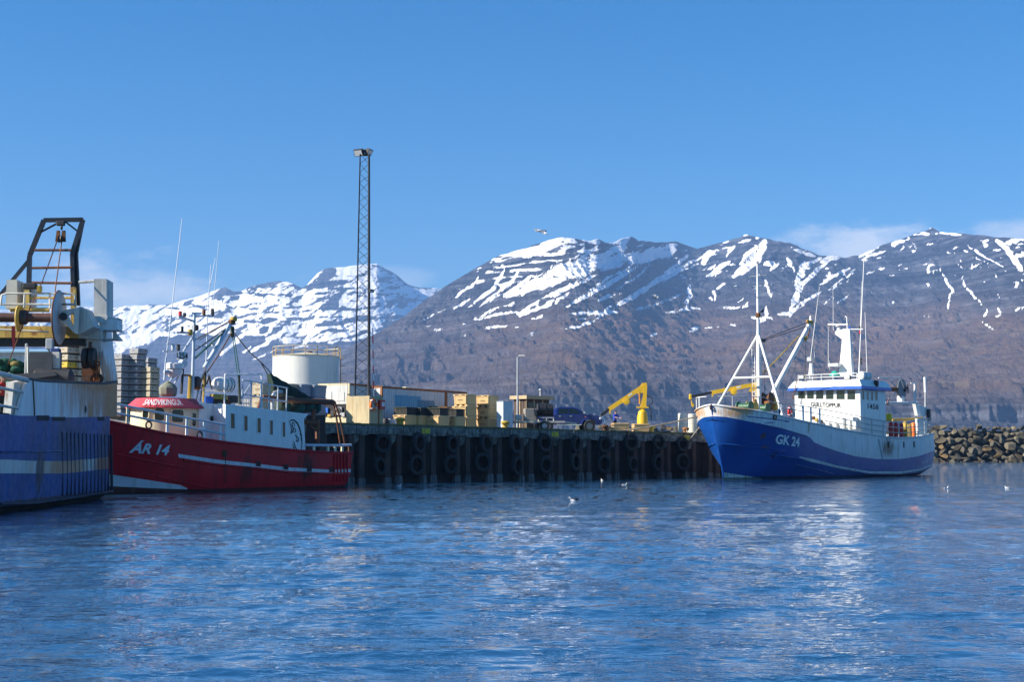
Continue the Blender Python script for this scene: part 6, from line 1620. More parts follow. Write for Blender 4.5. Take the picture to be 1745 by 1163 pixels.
# hanging blocks, chain and red strap under the beam
for dx in (-0.14, 0.14):
    p = gx(152, 611, -2.0); b = MB(); b.lathe([(0.30, -0.08), (0.42, -0.10), (0.44, 0), (0.42, 0.10), (0.30, 0.08)], p + Vector((0, dx, 0)), 18, 'y'); b.build('hanging_block', m_dark, trawler, smooth=40)
b = MB(); b.beam(gx(154, 583, -2.0), gx(153, 604, -2.0), 0.12, 0.12); b.build('block_strop', m_rustp, trawler)
m_chain = paint('orange_rusty_chain', (0.34, 0.09, 0.02), 0.8, 0.3, rust=0.4)
for i in range(9):
    p = gx(163 + 2.5 * math.sin(i * 1.3), 617 + i * 3.6, -1.9); b = MB(); b.torus(p, 0.10, 0.035, 'x' if i % 2 else 'y', 8, 5); b.build('chain_link', m_chain, trawler)
b = MB(); b.torus(gx(165, 647, -1.9), 0.2, 0.07, 'x', 14, 6); b.build('chain_ring', m_rustm, trawler)
b = MB(); b.prism([gx(20, 556, -2.3), gx(25, 556, -2.3), gx(26, 570, -2.3), gx(23.5, 594, -2.3), gx(21.5, 594, -2.3), gx(19.5, 570, -2.3)], (0.05, 0, 0)); b.build('strap', m_red, trawler)
# gear on the working deck seen over the bulwark
m_slat = paint('grey_slatted_steel', (0.055, 0.06, 0.07), 0.5, 0.15, dirt=0.2)
pp = [gx(50, 602, -3.5), gx(87, 602, -3.5), gx(79, 636, -3.5), gx(48, 636, -3.5)]
hp = MB(); hp.prism([v + Vector((0.06, 0, 0)) for v in pp], (0.15, 0, 0)); hop = hp.build('fish_hopper', m_slat, trawler)
for i in range(8):
    k = i / 8; a_, b_ = pp[0] + (pp[3] - pp[0]) * k, pp[1] + (pp[2] - pp[1]) * k
    s = MB(); s.beam(a_, b_, 0.05, 0.09, (0, 0, 1)); s.build('slat', m_slat, hop)
b = MB(); b.prism([gx(88, 600, -3.6), gx(89, 634, -3.6), gx(72, 635, -3.6)], (0.1, 0, 0)); b.build('hopper_plate', m_slat, trawler)
b = MB(); b.prism([gx(0, 640, -3.9), gx(40, 637, -3.9), gx(92, 634, -3.9), gx(98, 640, -3.9), gx(60, 645.5, -3.9), gx(0, 650, -3.9)], (0.2, 0, 0)); b.build('chute', m_slat, trawler)
b = MB(); b.lathe([(0.3, -0.8), (0.42, -0.72), (0.44, 0.6), (0.3, 0.72)], gx(89, 647, -3.4), 14, 'y'); b.build('net_roller', m_dark, trawler, smooth=40)
for px, py, w, h, m in ((85, 587, 0.28, 0.45, m_galv), (95, 603, 0.35, 0.42, paint('blue_motor', (0.02, 0.06, 0.2), 0.5, 0.2)), (95, 620, 0.4, 0.9, m_lgrey), (101, 620, 0.16, 0.9, m_dark), (44.5, 615, 0.10, 1.4, m_galv)):
    b = MB(); b.rbox(gx(px, py, -3.2), (w, w, h), 0.03); b.build('deck_machinery', m, trawler)
rope(trawler, [gx(81, 592, -3.2), gx(86, 604, -3.2), gx(90, 625, -3.2)], 0.03)
b = MB(); b.tube([gx(47.5, 592, -3.3), gx(48, 636, -3.3)], 0.05, 6); b.build('deck_post', m_lgrey, trawler)
b = MB(); b.bx(-3.0, -0.5, 1.2, W - 0.4, 3.2, 3.9); b.build('inner_coaming', m_dark, trawler)
m_lnet = paint('green_net', (0.015, 0.12, 0.075), 0.95, 0.5, dirt=0.5, bump=0.6, scale=2, dirtcol=(0.008, 0.03, 0.02))
m_lnety = paint('tan_net', (0.25, 0.20, 0.05), 0.95, 0.5, dirt=0.4, bump=0.6, scale=2)
nh = thing('net_heap', 'green and tan trawl net piled on the trawler deck', 'net', LF.w(*gx(25, 640, -2.6)), LA)
c0 = gx(25, 640, -2.6); rn = random.Random(8)
for i in range(110):
    px = rn.uniform(-14, 43); py = rn.uniform(614, 706)
    if px > 38 - (py - 640) * 0.2: px -= 22
    b = MB(); b.ball(gx(px, py, -2.6 + rn.uniform(-0.5, 0.5)) - c0, rn.uniform(0.11, 0.20), 8, 6, (0.9, 1.3, 0.85)); b.build('net_fold', m_lnety if i % 7 == 3 else (m_net if py > 655 else m_lnet), nh, smooth=60)
# person in red
m_skin = paint('skin', (0.42, 0.24, 0.17), 0.6, 0.05, dirt=0); m_hair = plain('grey_hair', (0.40, 0.36, 0.30), 0.8); m_redj = paint('red_jacket', (0.42, 0.015, 0.015), 0.7, 0.15, dirt=0.05)
# ================================================================== PEOPLE
def skin_body(name, joints, links, mat, parent, sub=2):
    """one continuous body grown over a skeleton: joints {name: (pos, radius)}"""
    me = bpy.data.meshes.new(name); keys = list(joints)
    me.from_pydata([joints[k][0] for k in keys], [(keys.index(a), keys.index(b)) for a, b in links], [])
    o = bpy.data.objects.new(name, me); COL.objects.link(o)
    sk = o.modifiers.new('skin', 'SKIN'); sk.use_smooth_shade = True
    me.skin_vertices[0].data[0].use_root = True
    for i, k in enumerate(keys):
        r = joints[k][1]; me.skin_vertices[0].data[i].radius = (r, r) if not isinstance(r, tuple) else r
    ss = o.modifiers.new('sub', 'SUBSURF'); ss.levels = sub; ss.render_levels = sub
    bpy.context.view_layer.update()
    m2 = bpy.data.meshes.new_from_object(o.evaluated_get(bpy.context.evaluated_depsgraph_get()))
    COL.objects.unlink(o); bpy.data.objects.remove(o)
    m2.materials.clear()
    for q in (mat if isinstance(mat, (list, tuple)) else [mat]): m2.materials.append(q)
    m2.polygons.foreach_set('use_smooth', [True] * len(m2.polygons))
    o2 = bpy.data.objects.new(name, m2); COL.objects.link(o2); o2.parent = parent
    return o2
def person(label, loc, rz, lean, mats, arm_fwd, hat=None):
    """standing adult, facing -y; lean and arm pose given"""
    t = thing('person', label, 'person', loc, rz)
    ln = lean
    J = {'pel': ((0, 0, 0.95), (0.15, 0.11)), 'wa': ((0, -0.10 * ln, 1.10), (0.14, 0.10)), 'ch': ((0, -0.32 * ln, 1.32), (0.17, 0.115)), 'ne': ((0, -0.46 * ln, 1.50 - 0.05 * ln), 0.06), 'he': ((0, -0.54 * ln - 0.01, 1.62 - 0.08 * ln), (0.082, 0.10)), 'cr': ((0, -0.57 * ln, 1.72 - 0.09 * ln), (0.07, 0.085))}
    links = [('pel', 'wa'), ('wa', 'ch'), ('ch', 'ne'), ('ne', 'he'), ('he', 'cr')]
    for s, n in ((-1, 'l'), (1, 'r')):
        f = arm_fwd[0 if s < 0 else 1]
        sh = Vector((s * 0.19, -0.40 * ln, 1.43 - 0.03 * ln)); el = sh + Vector((s * 0.06, -0.10 - 0.12 * f, -0.27 + 0.08 * f)); ha = el + Vector((-s * 0.03, -0.10 - 0.16 * f, -0.20 + 0.20 * f)); fg = ha + Vector((0, -0.05 - 0.03 * f, -0.06 + 0.05 * f))
        J.update({n + 'sh': (sh, 0.068), n + 'el': (el, 0.048), n + 'wr': (ha, 0.034), n + 'hd': (fg, (0.04, 0.025)),
                  n + 'hi': ((s * 0.09, 0, 0.86), 0.095), n + 'kn': ((s * 0.10, -0.03, 0.49), 0.065), n + 'an': ((s * 0.10, 0.02, 0.09), 0.045), n + 'to': ((s * 0.11, -0.15, 0.04), 0.04)})
        links += [('ch', n + 'sh'), (n + 'sh', n + 'el'), (n + 'el', n + 'wr'), (n + 'wr', n + 'hd'), ('pel', n + 'hi'), (n + 'hi', n + 'kn'), (n + 'kn', n + 'an'), (n + 'an', n + 'to')]
    o = skin_body('body', J, links, mats, t)
    me = o.data
    top = J['ne'][0]
    for p in me.polygons:        # 0 skin, 1 top, 2 trousers, 3 shoes
        c = p.center; i = 1
        if c.z > top[2] + 0.015 and abs(c.x) < 0.14: i = 0
        elif c.z < 0.10: i = 3
        elif c.z < 0.98 and abs(c.x) < 0.22 and c.y > -0.3: i = 2
        for n in 'lr':
            if (c - Vector(J[n + 'hd'][0])).length < 0.085: i = 0
            if len(mats) > 4 and (c - Vector(J[n + 'wr'][0])).length < 0.17 and i == 1: i = 0
        p.material_index = i
    hc = Vector(J['he'][0]) + Vector((0, 0.0, 0.035))
    # face
    b = MB(); b.prism([hc + Vector((-0.012, -0.098, 0.0)), hc + Vector((0.012, -0.098, 0.0)), hc + Vector((0.018, -0.095, -0.045)), hc + Vector((0, -0.125, -0.04)), hc + Vector((-0.018, -0.095, -0.045))], (0, 0.02, 0)); b.build('nose', mats[0], t)
    for s in (-1, 1):
        b = MB(); b.ball(hc + Vector((s * 0.032, -0.088, 0.005)), 0.012, 8, 6); b.build('eye', m_letb, t)
        b = MB(); b.ball(hc + Vector((s * 0.085, 0.0, -0.015)), 0.03, 8, 6, (0.4, 0.7, 1.1)); b.build('ear', mats[0], t)
        hd = Vector(J[('l' if s < 0 else 'r') + 'hd'][0]); wr = Vector(J[('l' if s < 0 else 'r') + 'wr'][0]); d = (hd - wr).normalized(); sd = d.orthogonal().normalized(); sd = Vector((1, 0, 0))
        for k in range(4):
            L = (0.07, 0.08, 0.075, 0.058)[k]; o0 = hd + sd * (k - 1.5) * 0.019; dn = (d + Vector((0, 0, -0.5))).normalized()
            b = MB(); b.tube([o0, o0 + d * L * 0.5, o0 + d * L * 0.5 + dn * L * 0.5], [0.010, 0.009, 0.007], 6); b.build('finger', mats[0], t, smooth=60)
        o0 = hd - sd * s * 0.035 - d * 0.03; b = MB(); b.tube([o0, o0 - sd * s * 0.02 + d * 0.035, o0 - sd * s * 0.018 + d * 0.06], [0.012, 0.010, 0.008], 6); b.build('thumb', mats[0], t, smooth=60)
    b = MB(); b.box(hc + Vector((0, -0.092, -0.07)), (0.05, 0.012, 0.01)); b.build('mouth', m_visor, t)
    # hair cap
    b = MB(); rings = []
    for i in range(6):
        a = i / 5 * 1.75; rr = 0.098 * math.sin(a) + 0.004; zz = 0.118 * math.cos(a) + 0.03
        rings.append([hc + Vector((rr * 0.93 * math.cos(k * 2 * math.pi / 14), rr * 1.12 * math.sin(k * 2 * math.pi / 14) + 0.012, zz + (0.045 if math.sin(k * 2 * math.pi / 14) < -0.3 and i > 3 else 0))) for k in range(14)])
    b.loft(rings, True, True, False); b.build('hair', hat, t, smooth=70)
    return t
m_trous = plain('dark_trousers', (0.02, 0.022, 0.03), 0.9); m_boots = plain('dark_boots', (0.012, 0.012, 0.012), 0.7)
ph = gx(4, 612, -4.4)
person('grey haired person in a red jacket working on the trawler deck', LF.w(ph.x, ph.y + 0.05, 3.2), LA - math.pi / 2 + 0.6, 0.55, [m_skin, m_redj, m_trous, m_boots], (0.6, 0.9), m_hair)
# ================================================================== THINGS ON THE QUAY
ROT = 0.30
ORD = ['topmost', 'second from the top', 'third from the top', 'fourth from the top', 'fifth from the top', 'sixth from the top', 'seventh from the top', 'eighth from the top', 'ninth from the top', 'tenth from the top', 'eleventh from the top']
def qspot(px, w):
    """spot on the quay deck at distance w from the edge, below a photo column"""
    t = QF.hy(px, 725, w).x
    return t, QF.w(t, w, zq(t) + 0.004)
def qthing(name, label, cat, px, w, rot=ROT, group=None, dz=0.0):
    t, p = qspot(px, w)
    p = p + Vector((0, 0, dz))
    o = thing(name, label, cat, p, QD + rot, group)
    return o, Frame(p.x, p.y, QD + rot, p.z)
m_beige = paint('beige_tub_plastic', (0.66, 0.44, 0.20), 0.6, 0.08, dirt=0.14, bump=0.05)
m_beiged = plain('tub_shadow_gap', (0.05, 0.04, 0.03), 0.8)
m_gtub = paint('grey_tub_plastic', (0.30, 0.31, 0.33), 0.6, 0.08, dirt=0.14)
m_ytub = paint('yellow_tub_plastic', (0.62, 0.42, 0.02), 0.5, 0.1, dirt=0.1)
m_btub = paint('blue_grey_tub_plastic', (0.20, 0.27, 0.36), 0.6, 0.08, dirt=0.14)
m_otub = paint('old_beige_tub_plastic', (0.46, 0.40, 0.29), 0.6, 0.1, dirt=0.2)
def make_tub(mat, L=1.2, W=1.02, H=0.84, name='fish_tub'):
    t = thing(name, '', 'tub')
    b = MB(); hx_, hy_ = L / 2, W / 2
    def ring(kx, z, q=0.07):
        ax, ay = hx_ - kx, hy_ - kx
        return [(ax - q, -ay, z), (ax, -ay + q, z), (ax, ay - q, z), (ax - q, ay, z), (-ax + q, ay, z), (-ax, ay - q, z), (-ax, -ay + q, z), (-ax + q, -ay, z)]
    b.loft([ring(0.10, 0.10), ring(0.05, 0.13), ring(0.025, H - 0.13), ring(0.0, H - 0.12), ring(0.0, H - 0.03), ring(0.02, H), ring(0.07, H), ring(0.10, H - 0.10), ring(0.12, H - 0.14)], True, True, True)
    b.build('tub_body', mat, t, smooth=30)
    for y in (-1, 0, 1):
        b = MB(); b.box((0, y * (hy_ - 0.14), 0.05), (L * 0.86, 0.17, 0.11)); b.build('skid', mat, t)
    for s in (-1, 1):
        b = MB(); b.box((s * hx_ * 0.0 - hx_ - 0.002, s * hy_ * 0.45, H - 0.05), (0.02, 0.26, 0.05)); b.build('hand_slot', m_beiged, t)
    b = MB(); b.box((-hx_ - 0.004 + 0.025, 0, H * 0.52), (0.006, 0.34, 0.07)); b.build('stencil', plain('faded_stencil', (0.26, 0.19, 0.10), 0.8), t)
    return t
protos = {}
def tub(mat, px, w, lev, label, group, scale=(1, 1, 1), rot=ROT, jit=True, H=0.84, proto='fish_tub'):
    key = (mat.name, proto)
    t_, p = qspot(px, w); p = p + Vector((0, 0, lev * H * scale[2]))
    rz = QD + rot + (random.uniform(-0.03, 0.03) if jit else 0)
    if key not in protos:
        o = make_tub(mat) if proto == 'fish_tub' else make_box(mat)
        protos[key] = o; o.location = p; o.rotation_euler = (0, 0, rz); o['label'] = label; o['group'] = group
    else: o = dup(protos[key], p, rz, label, group)
    o.scale = scale
    return o
GT = 'beige fish tubs stacked on the quay'
for px, nm in ((792.5, 'left tall stack'), (830.5, 'right tall stack beside the pale cabinet')):
    for lev in range(3): tub(m_beige, px, 4.3, lev, 'beige tub, %s of the %s' % (['bottom', 'middle', 'top'][lev], nm), GT, (1.2, 1.2, 1.0))
for px, nm in ((745, 'behind the grey slatted crates, left pair'), (771, 'behind the grey slatted crates, right pair')):
    for lev in range(2): tub(m_beige, px, 6.2, lev, 'beige fish tub %s, %s' % (nm, 'upper' if lev else 'lower'), GT)
for px, w, nm in ((690, 3.3, 'leftmost under the grey crates, behind the yellow bollard'), (714, 3.4, 'second from the left under the grey crates'), (746, 2.6, 'third from the left under the grey crates, nearest the edge'), (774, 3.0, 'rightmost under the grey crates')):
    tub(m_beige, px, w, 0, 'beige fish tub, ' + nm, GT, (1.2, 1.2, 1.0))
# slatted crates on the front tubs
m_crate = paint('dark_grey_crate', (0.065, 0.070, 0.062), 0.8, 0.3, dirt=0.3)
for i, (px, w, nm) in enumerate(((690, 3.3, 'at the left end'), (714, 3.4, 'second from the left'), (746, 2.6, 'third from the left'), (774, 3.0, 'at the right end'))):
    t_, p = qspot(px, w); c = thing('slatted_crate', 'dark grey slatted crate on the front beige tubs, %s' % nm, 'crate', p + Vector((0, 0, 0.845)), QD + ROT, 'slatted crates on the front tubs')
    b = MB(); b.bx(-0.56, 0.56, -0.5, 0.5, 0, 0.08); b.bx(-0.52, 0.52, -0.46, 0.46, 0.08, 0.48); b.build('crate_body', m_dark, c)
    b = MB(); b.bx(-0.64, 0.64, -0.56, 0.56, 0.485, 0.53); b.build('crate_lid', m_crate, c)
    b = MB()
    for k in range(11):
        x = -0.55 + k * 0.11
        for y in (-0.51, 0.51): b.box((x, y, 0.28), (0.05, 0.03, 0.42))
    for k in range(10):
        y = -0.5 + k * 0.111
        for x in (-0.57, 0.57): b.box((x, y, 0.28), (0.03, 0.05, 0.42))
    tag(b.build('slats', m_crate, c), kind='stuff')
# big tubs seen over the red boat
GB = 'large tubs behind the red boat'
for px, m, nm in ((448, m_otub, 'cream tub in the left column'), (488, m_otub, 'cream tub in the second column from the left'), (513, m_btub, 'grey blue tub in the third column from the left'), (536, m_btub, 'grey blue tub in the column beside the white reefer')):
    for lev in range(3): tub(m, px, 4.5, lev, '%s, %s, above the red boat' % (nm, ['bottom', 'middle', 'top'][lev]), GB, (1.08, 1.08, 1.05))
# fish boxes in tall stacks
def make_box(mat):
    t = thing('fish_box', '', 'box'); b = MB()
    b.rbox((0, 0, 0.215), (0.86, 0.80, 0.33), 0.03); b.build('box_body', mat, t)
    b = MB(); b.bx(-0.38, 0.38, -0.35, 0.35, 0.0, 0.05); b.build('box_foot', m_beiged, t)
    for y in (-0.2, 0.2):
        b = MB(); b.box((y, -0.402, 0.24), (0.07, 0.012, 0.09)); b.build('hole', m_beiged, t)
    b = MB(); b.box((-0.432, 0, 0.26), (0.012, 0.16, 0.035)); b.build('hand_slot', m_beiged, t)
    return t
GS = 'fish boxes in tall stacks behind the red boat bow'
for px, w, n, m, nm in ((206, 9.0, 11, m_gtub, 'grey stack beside the trawler gantry'), (231.5, 8.6, 12, m_gtub, 'tallest grey stack'), (251, 10.6, 11, m_gtub, 'grey stack behind the tallest one'), (255, 8.0, 9, m_otub, 'yellowish stack right of the tallest one')):
    for k in range(n):
        tub(m, px + (0 if k < n - 1 or n != 12 else 2), w, k, '%s fish box, %s of the %s' % ('yellowish' if m is m_otub else 'grey', ORD[n - 1 - k] if n - 1 - k < 11 else 'bottom one', nm), GS, proto='box', H=0.39)
GS2 = 'fish boxes seen through the trawler gantry'
for px, n, nm in ((114, 11, 'left stack'), (133.5, 11, 'middle stack'), (150, 9, 'right stack')):
    for k in range(n):
        m = m_ytub if (px == 114 and k == n - 4) else m_otub
        tub(m, px, 8.5, k, '%s fish box, %s of the %s behind the trawler deck' % ('yellow' if m is m_ytub else 'pale', ORD[n - 1 - k], nm), GS2, proto='box', H=0.43, scale=(1, 1, 1.05))

# containers ---------------------------------------------------------
m_cwhite = paint('container_white', (0.62, 0.63, 0.61), 0.5, 0.06, rust=0.16, streak=0.30, dirt=0.18)
m_cside = paint('container_side_white', (0.60, 0.63, 0.66), 0.5, 0.06, rust=0.06, streak=0.18, dirt=0.18, boxes=[((3.3, 0, 1.85), (1.75, 9, 0.52), (0.03, 0.33, 0.52), 0.85), ((5.6, 0, 1.72), (1.2, 9, 0.38), (0.02, 0.20, 0.34), 0.8)])
m_crust = paint('container_rust_frame', (0.30, 0.11, 0.035), 0.8, 0.3, rust=0.4, dirt=0.2)
m_ccream = paint('container_cream', (0.62, 0.55, 0.36), 0.55, 0.1, rust=0.14, streak=0.5, dirt=0.2)
def container(px, w, L, label, rot, msd, mend, reefer):
    o, F = qthing('container', label, 'container', px, w, rot)
    Wd, H = 2.44, 2.95 if reefer else 2.88
    # local: corner nearest the camera at 0,0; x along the long side, y along the end
    b = MB(); P = []; n = int(L / 0.28)
    for i in range(n * 4 + 1):
        x = 0.12 + (L - 0.24) * i / (n * 4); d = (0.0, 0.0, 0.045, 0.045)[i % 4]
        P.append([(x, d, 0.14), (x, d, H - 0.14)])
    b.loft(P, False); b.build('side_panel', msd, o)
    b = MB(); b.bx(0.05, L - 0.05, 0.06, Wd - 0.02, 0.1, H - 0.02); b.build('container_body', m_cwhite, o)
    for x in (0.0, L):
        for y in (0.0, Wd):
            b = MB(); b.box((x + (0.06 if x == 0 else -0.06), y + (0.05 if y == 0 else -0.05), H / 2), (0.14, 0.14, H)); b.build('corner_post', m_crust if not (reefer and x == 0) else mend, o)
    for z in (0.07, H - 0.06):
        b = MB(); b.bx(0.14, L - 0.14, -0.025, 0.06, z - 0.07, z + 0.07); b.build('side_rail', m_crust if z > 1 else m_dark, o)
        b = MB(); b.bx(-0.025, 0.06, 0.14, Wd - 0.14, z - 0.07, z + 0.07); b.build('end_rail', m_crust if z > 1 and not reefer else mend, o)
    return o, F, Wd, H
o, F, Wd, H = container(650, 5.2, 11.2, 'long white container with rusty frame and a blue painted patch on its side', ROT, m_cside, m_cwhite, False)
b = MB(); b.bx(-0.02, 0.05, 0.12, Wd - 0.12, 0.14, H - 0.13); dr = b.build('door_panel', m_cwhite, o)
for y in (0.5, 0.95, 1.5, 1.95):
    b = MB(); b.tube([(-0.05, y, 0.15), (-0.05, y, H - 0.15)], 0.025, 6); b.build('lock_bar', m_galv, dr)
b = MB(); b.bx(-0.028, -0.02, 1.5, 2.2, 1.75, 2.05); b.build('faded_sign', paint('faded_red_sign', (0.5, 0.25, 0.22), 0.6, 0.3), dr)
b = MB(); b.bx(8.15, 8.4, -0.03, 0.05, 0.2, H - 0.13); b.build('side_post', m_crust, o)
b = MB(); b.bx(9.0, 9.3, -0.032, -0.01, 1.45, 1.7); b.build('sticker', m_ytub, o)
b = MB(); b.box((4.0, 0.7, H + 0.06), (0.5, 0.3, 0.1)); b.build('roof_fitting', m_cream, o)
o, F, Wd, H = container(594.5, 5.0, 6.0, 'white refrigerated container with rust stained end and cooling machinery', 0.42, m_cwhite, m_ccream, True)
b = MB(); b.bx(-0.03, 0.05, 0.12, Wd - 0.12, H * 0.52, H - 0.13); e_ = b.build('end_panel', m_cwhite, o)
b = MB(); b.bx(-0.03, 0.05, 0.12, Wd - 0.12, 0.14, H * 0.22); b.build('lower_panel', m_ccream, o)
b = MB(); b.bx(0.0, 0.03, 0.14, Wd - 0.14, H * 0.22, H * 0.52); rc = b.build('machinery_recess', m_recess, o)
for y, z, dy, dz, m in ((0.75, 1.05, 0.5, 0.55, m_galv), (1.25, 0.9, 0.3, 0.4, m_dark), (1.75, 1.1, 0.35, 0.4, m_trim), (0.4, 0.8, 0.25, 0.3, m_galv), (1.5, 0.75, 0.25, 0.2, m_yelold), (2.05, 1.0, 0.3, 0.5, m_lwhite)):
    b = MB(); b.rbox((-0.05, y, z), (0.14, dy, dz), 0.02); b.build('machinery', m, rc)
b = MB(); b.lathe([(0.18, -0.03), (0.2, 0), (0.18, 0.03)], (-0.13, 0.75, 1.1), 12, 'x'); b.build('fan', m_dark, rc)
for y0, y1, z0, z1 in ((0.35, 1.0, 1.75, 2.35), (1.35, 2.1, 1.7, 2.4)):
    b = MB(); b.bx(-0.055, -0.03, y0, y1, z0, z1); b.build('access_cover', m_cwhite, e_)
b = MB(); b.lathe([(0.09, -0.01), (0.1, 0)], (-0.05, 1.15, 1.55), 14, 'x'); b.build('maker_badge', m_trim, e_)
for z in (0.25, 0.5, 0.75, 1.0, 1.4, 1.8, 2.2):
    b = MB(); b.box((-0.04, 0.06, z), (0.06, 0.16, 0.05)); b.build('hinge', m_crust, o)

# concrete block, lattice tower ---------------------------------------
m_block = paint('stained_block_concrete', (0.50, 0.42, 0.26), 0.9, 0.15, streak=0.6, rust=0.05, dirt=0.2, bump=0.2, rustcol=(0.28, 0.13, 0.02))
blk, FB = qthing('concrete_block', 'rust streaked concrete block carrying the lattice light tower', 'concrete block', 629, 1.0)
tl_ = FB.hx(590, 700, 0); tr_ = FB.hy(652.5, 700, 0); bh_ = FB.hy(629, 675, 0).z
BY, BX_ = min(tl_.y, 2.3), min(tr_.x, 2.2)
b = MB(); b.bx(0, BX_, 0, BY, -0.1, bh_); b.build('block', m_block, blk)
b = MB(); b.bx(BX_ * 0.62, BX_ * 0.74, -0.012, 0.005, 0, bh_ * 0.55); b.build('rust_strip', m_crust, blk)
lb, _ = qthing('lifebuoy', 'orange lifebuoy hanging on the concrete block of the tower', 'lifebuoy', 0, 0)
lb.location = FB.w(*FB.hy(637, 690, -0.14)); lb.rotation_euler = (0, 0, FB.ang)
b = MB(); b.torus((0, 0, 0), 0.33, 0.085, 'y', 20, 7); b.build('ring', m_orange, lb, smooth=60)
for a in (0.8, 2.4, 3.9, 5.5):
    b = MB(); b.box((0.33 * math.cos(a), 0, 0.33 * math.sin(a)), (0.18, 0.18, 0.07), ry=-a); b.build('band', m_letw, lb)
b = MB(); b.tube([(-0.25, 0.03, 0.2), (0.2, 0.03, -0.25)], 0.03, 6); b.build('line', m_letw, lb)
rb_, _ = qthing('equipment_box', 'small red rescue box with a white label beside the lifebuoy', 'box', 0, 0)
p = FB.hy(650, 690, -0.12); rb_.location = FB.w(p.x, p.y, p.z); rb_.rotation_euler = (0, 0, FB.ang)
b = MB(); b.rbox((0, 0, 0), (0.58, 0.24, 0.62), 0.03); b.build('box_shell', paint('red_box_paint', (0.5, 0.03, 0.02), 0.5, 0.15, dirt=0.15), rb_)
b = MB(); b.bx(-0.12, 0.2, -0.128, -0.121, -0.12, 0.16); b.build('label', m_letw, rb_)
tw_ = thing('lattice_tower', 'tall dark lattice floodlight tower with a lamp pair on top', 'tower', FB.w(BX_ * 0.5, BY * 0.55, bh_), 0.1)
TF = Frame(tw_.location.x, tw_.location.y, 0.1, tw_.location.z)
top_y = 262.0
sT = FPX / tw_.location.y; HT = (675 - top_y) / sT * 1.012
w0, w1 = 0.56, 0.36
cor = [(-1, -0.62), (0.55, -0.9), (0.72, 0.95)]
m_lat = paint('dark_lattice_steel', (0.030, 0.034, 0.042), 0.55, 0.3, rust=0.06, metal=0.3)
def leg(k, z): s_ = w0 + (w1 - w0) * z / HT; return Vector((cor[k][0] * s_, cor[k][1] * s_, z))
for k in range(3):
    b = MB(); b.tube([leg(k, 0), leg(k, HT)], [0.055, 0.042], 6); b.build('tower_leg', m_lat, tw_, smooth=60)
src = {}
NB = 25
for i in range(NB):
    z0, z1 = HT * i / NB, HT * (i + 1) / NB
    for k in range(3):
        k2 = (k + 1) % 3
        b = MB(); b.tube([leg(k, z0), leg(k2, z1)] if (i + k) % 2 else [leg(k2, z0), leg(k, z1)], 0.017, 5); b.build('lattice_brace', m_lat, tw_)
def lamphead(cpx, cpy, w, h, yaw, tilt, nm):
    c = TF.hy(cpx, cpy, 0.0); b = MB(); R = Matrix.Rotation(yaw, 3, 'Z') @ Matrix.Rotation(tilt, 3, 'X')
    def bx2(x0, x1, y0, y1, z0, z1):
        P = [Vector(c) + R @ Vector(p) for p in ((x0, y0, z0), (x1, y0, z0), (x1, y1, z0), (x0, y1, z0), (x0, y0, z1), (x1, y0, z1), (x1, y1, z1), (x0, y1, z1))]
        b.add(P, [(0, 3, 2, 1), (4, 5, 6, 7), (0, 1, 5, 4), (1, 2, 6, 5), (2, 3, 7, 6), (3, 0, 4, 7)])
    b.cur = 0; bx2(-w / 2, w / 2, 0.0, 0.22, -h / 2, h / 2); bx2(-w / 4, w / 4, 0.22, 0.34, -h / 4, h / 4); b.cur = 1; bx2(-w / 2 + .04, w / 2 - .04, -0.015, -0.001, -h / 2 + .04, h / 2 - .04)
    return b.build(nm, [m_dark, m_lamp], tw_)
lamphead(610.5, 261, 0.66, 0.46, -0.55, 0.55, 'floodlight'); lamphead(631, 260, 0.5, 0.42, 1.0, 0.5, 'floodlight'); lamphead(634.5, 496.5, 0.34, 0.2, 0.7, 0.3, 'floodlight')
b = MB(); b.tube([TF.hy(614, 264, 0), TF.hy(630, 264, 0)], 0.08, 6); b.build('lamp_bar', m_rustm, tw_)
b = MB(); b.lathe([(0.08, 0), (0.10, 0.1), (0.06, 0.22)], TF.hy(621.5, 260, 0), 8); b.build('beacon', m_dark, tw_)
pol = thing('striped_pole', 'thin red and white striped pole beside the lattice tower', 'pole', TF.w(0.62, -0.4, 0), 0.1)
pz = TF.hy(629, 560, 0).z
for i in range(9):
    b = MB(); b.tube([(0.05 - 0.012 * i, 0, pz * i / 9), (0.05 - 0.012 * (i + 1), 0, pz * (i + 1) / 9)], 0.04, 6); b.build('pole_band', m_red if i % 2 else m_letw, pol)

# storage tank ---------------------------------------------------------
tY = 160.0; tc_ = atY(520, 720, tY); tc_.z = 3.35
tank = thing('storage_tank', 'large white round storage tank with a railed roof', 'tank', tc_, 0.0)
m_tank = paint('tank_white', (0.74, 0.74, 0.70), 0.5, 0.03, rust=0.01, streak=0.12, dirt=0.10, scale=0.4)
Rt = 56.0 / (FPX / tY); Ht = (773.5 - 608.5) / (FPX / tY) + CAM_H - 3.35
b = MB(); b.lathe([(Rt, 0), (Rt, Ht)], (0, 0, 0), 56, 'z', True, False); b.build('shell', m_tank, tank, smooth=40)
for z in (Ht * 0.33, Ht * 0.66):
    b = MB(); b.lathe([(Rt + 0.003, z - 0.02), (Rt + 0.02, z), (Rt + 0.003, z + 0.02)], (0, 0, 0), 56, 'z', False, False); b.build('weld_band', m_tank, tank, smooth=60)
b = MB(); b.lathe([(Rt + 0.06, Ht - 0.06), (Rt + 0.08, Ht), (Rt, Ht + 0.04), (Rt * 0.5, Ht + 0.26), (0.3, Ht + 0.48), (0.1, Ht + 0.5)], (0, 0, 0), 56); b.build('roof', paint('tank_roof', (0.55, 0.50, 0.36), 0.6, 0.1, rust=0.15, dirt=0.2), tank, smooth=30)
b = MB(); b.lathe([(0.3, 0), (0.32, 0.15), (0.2, 0.2)], (0.4, 0, Ht + 0.42), 12); b.build('roof_hatch', m_rustm, tank)
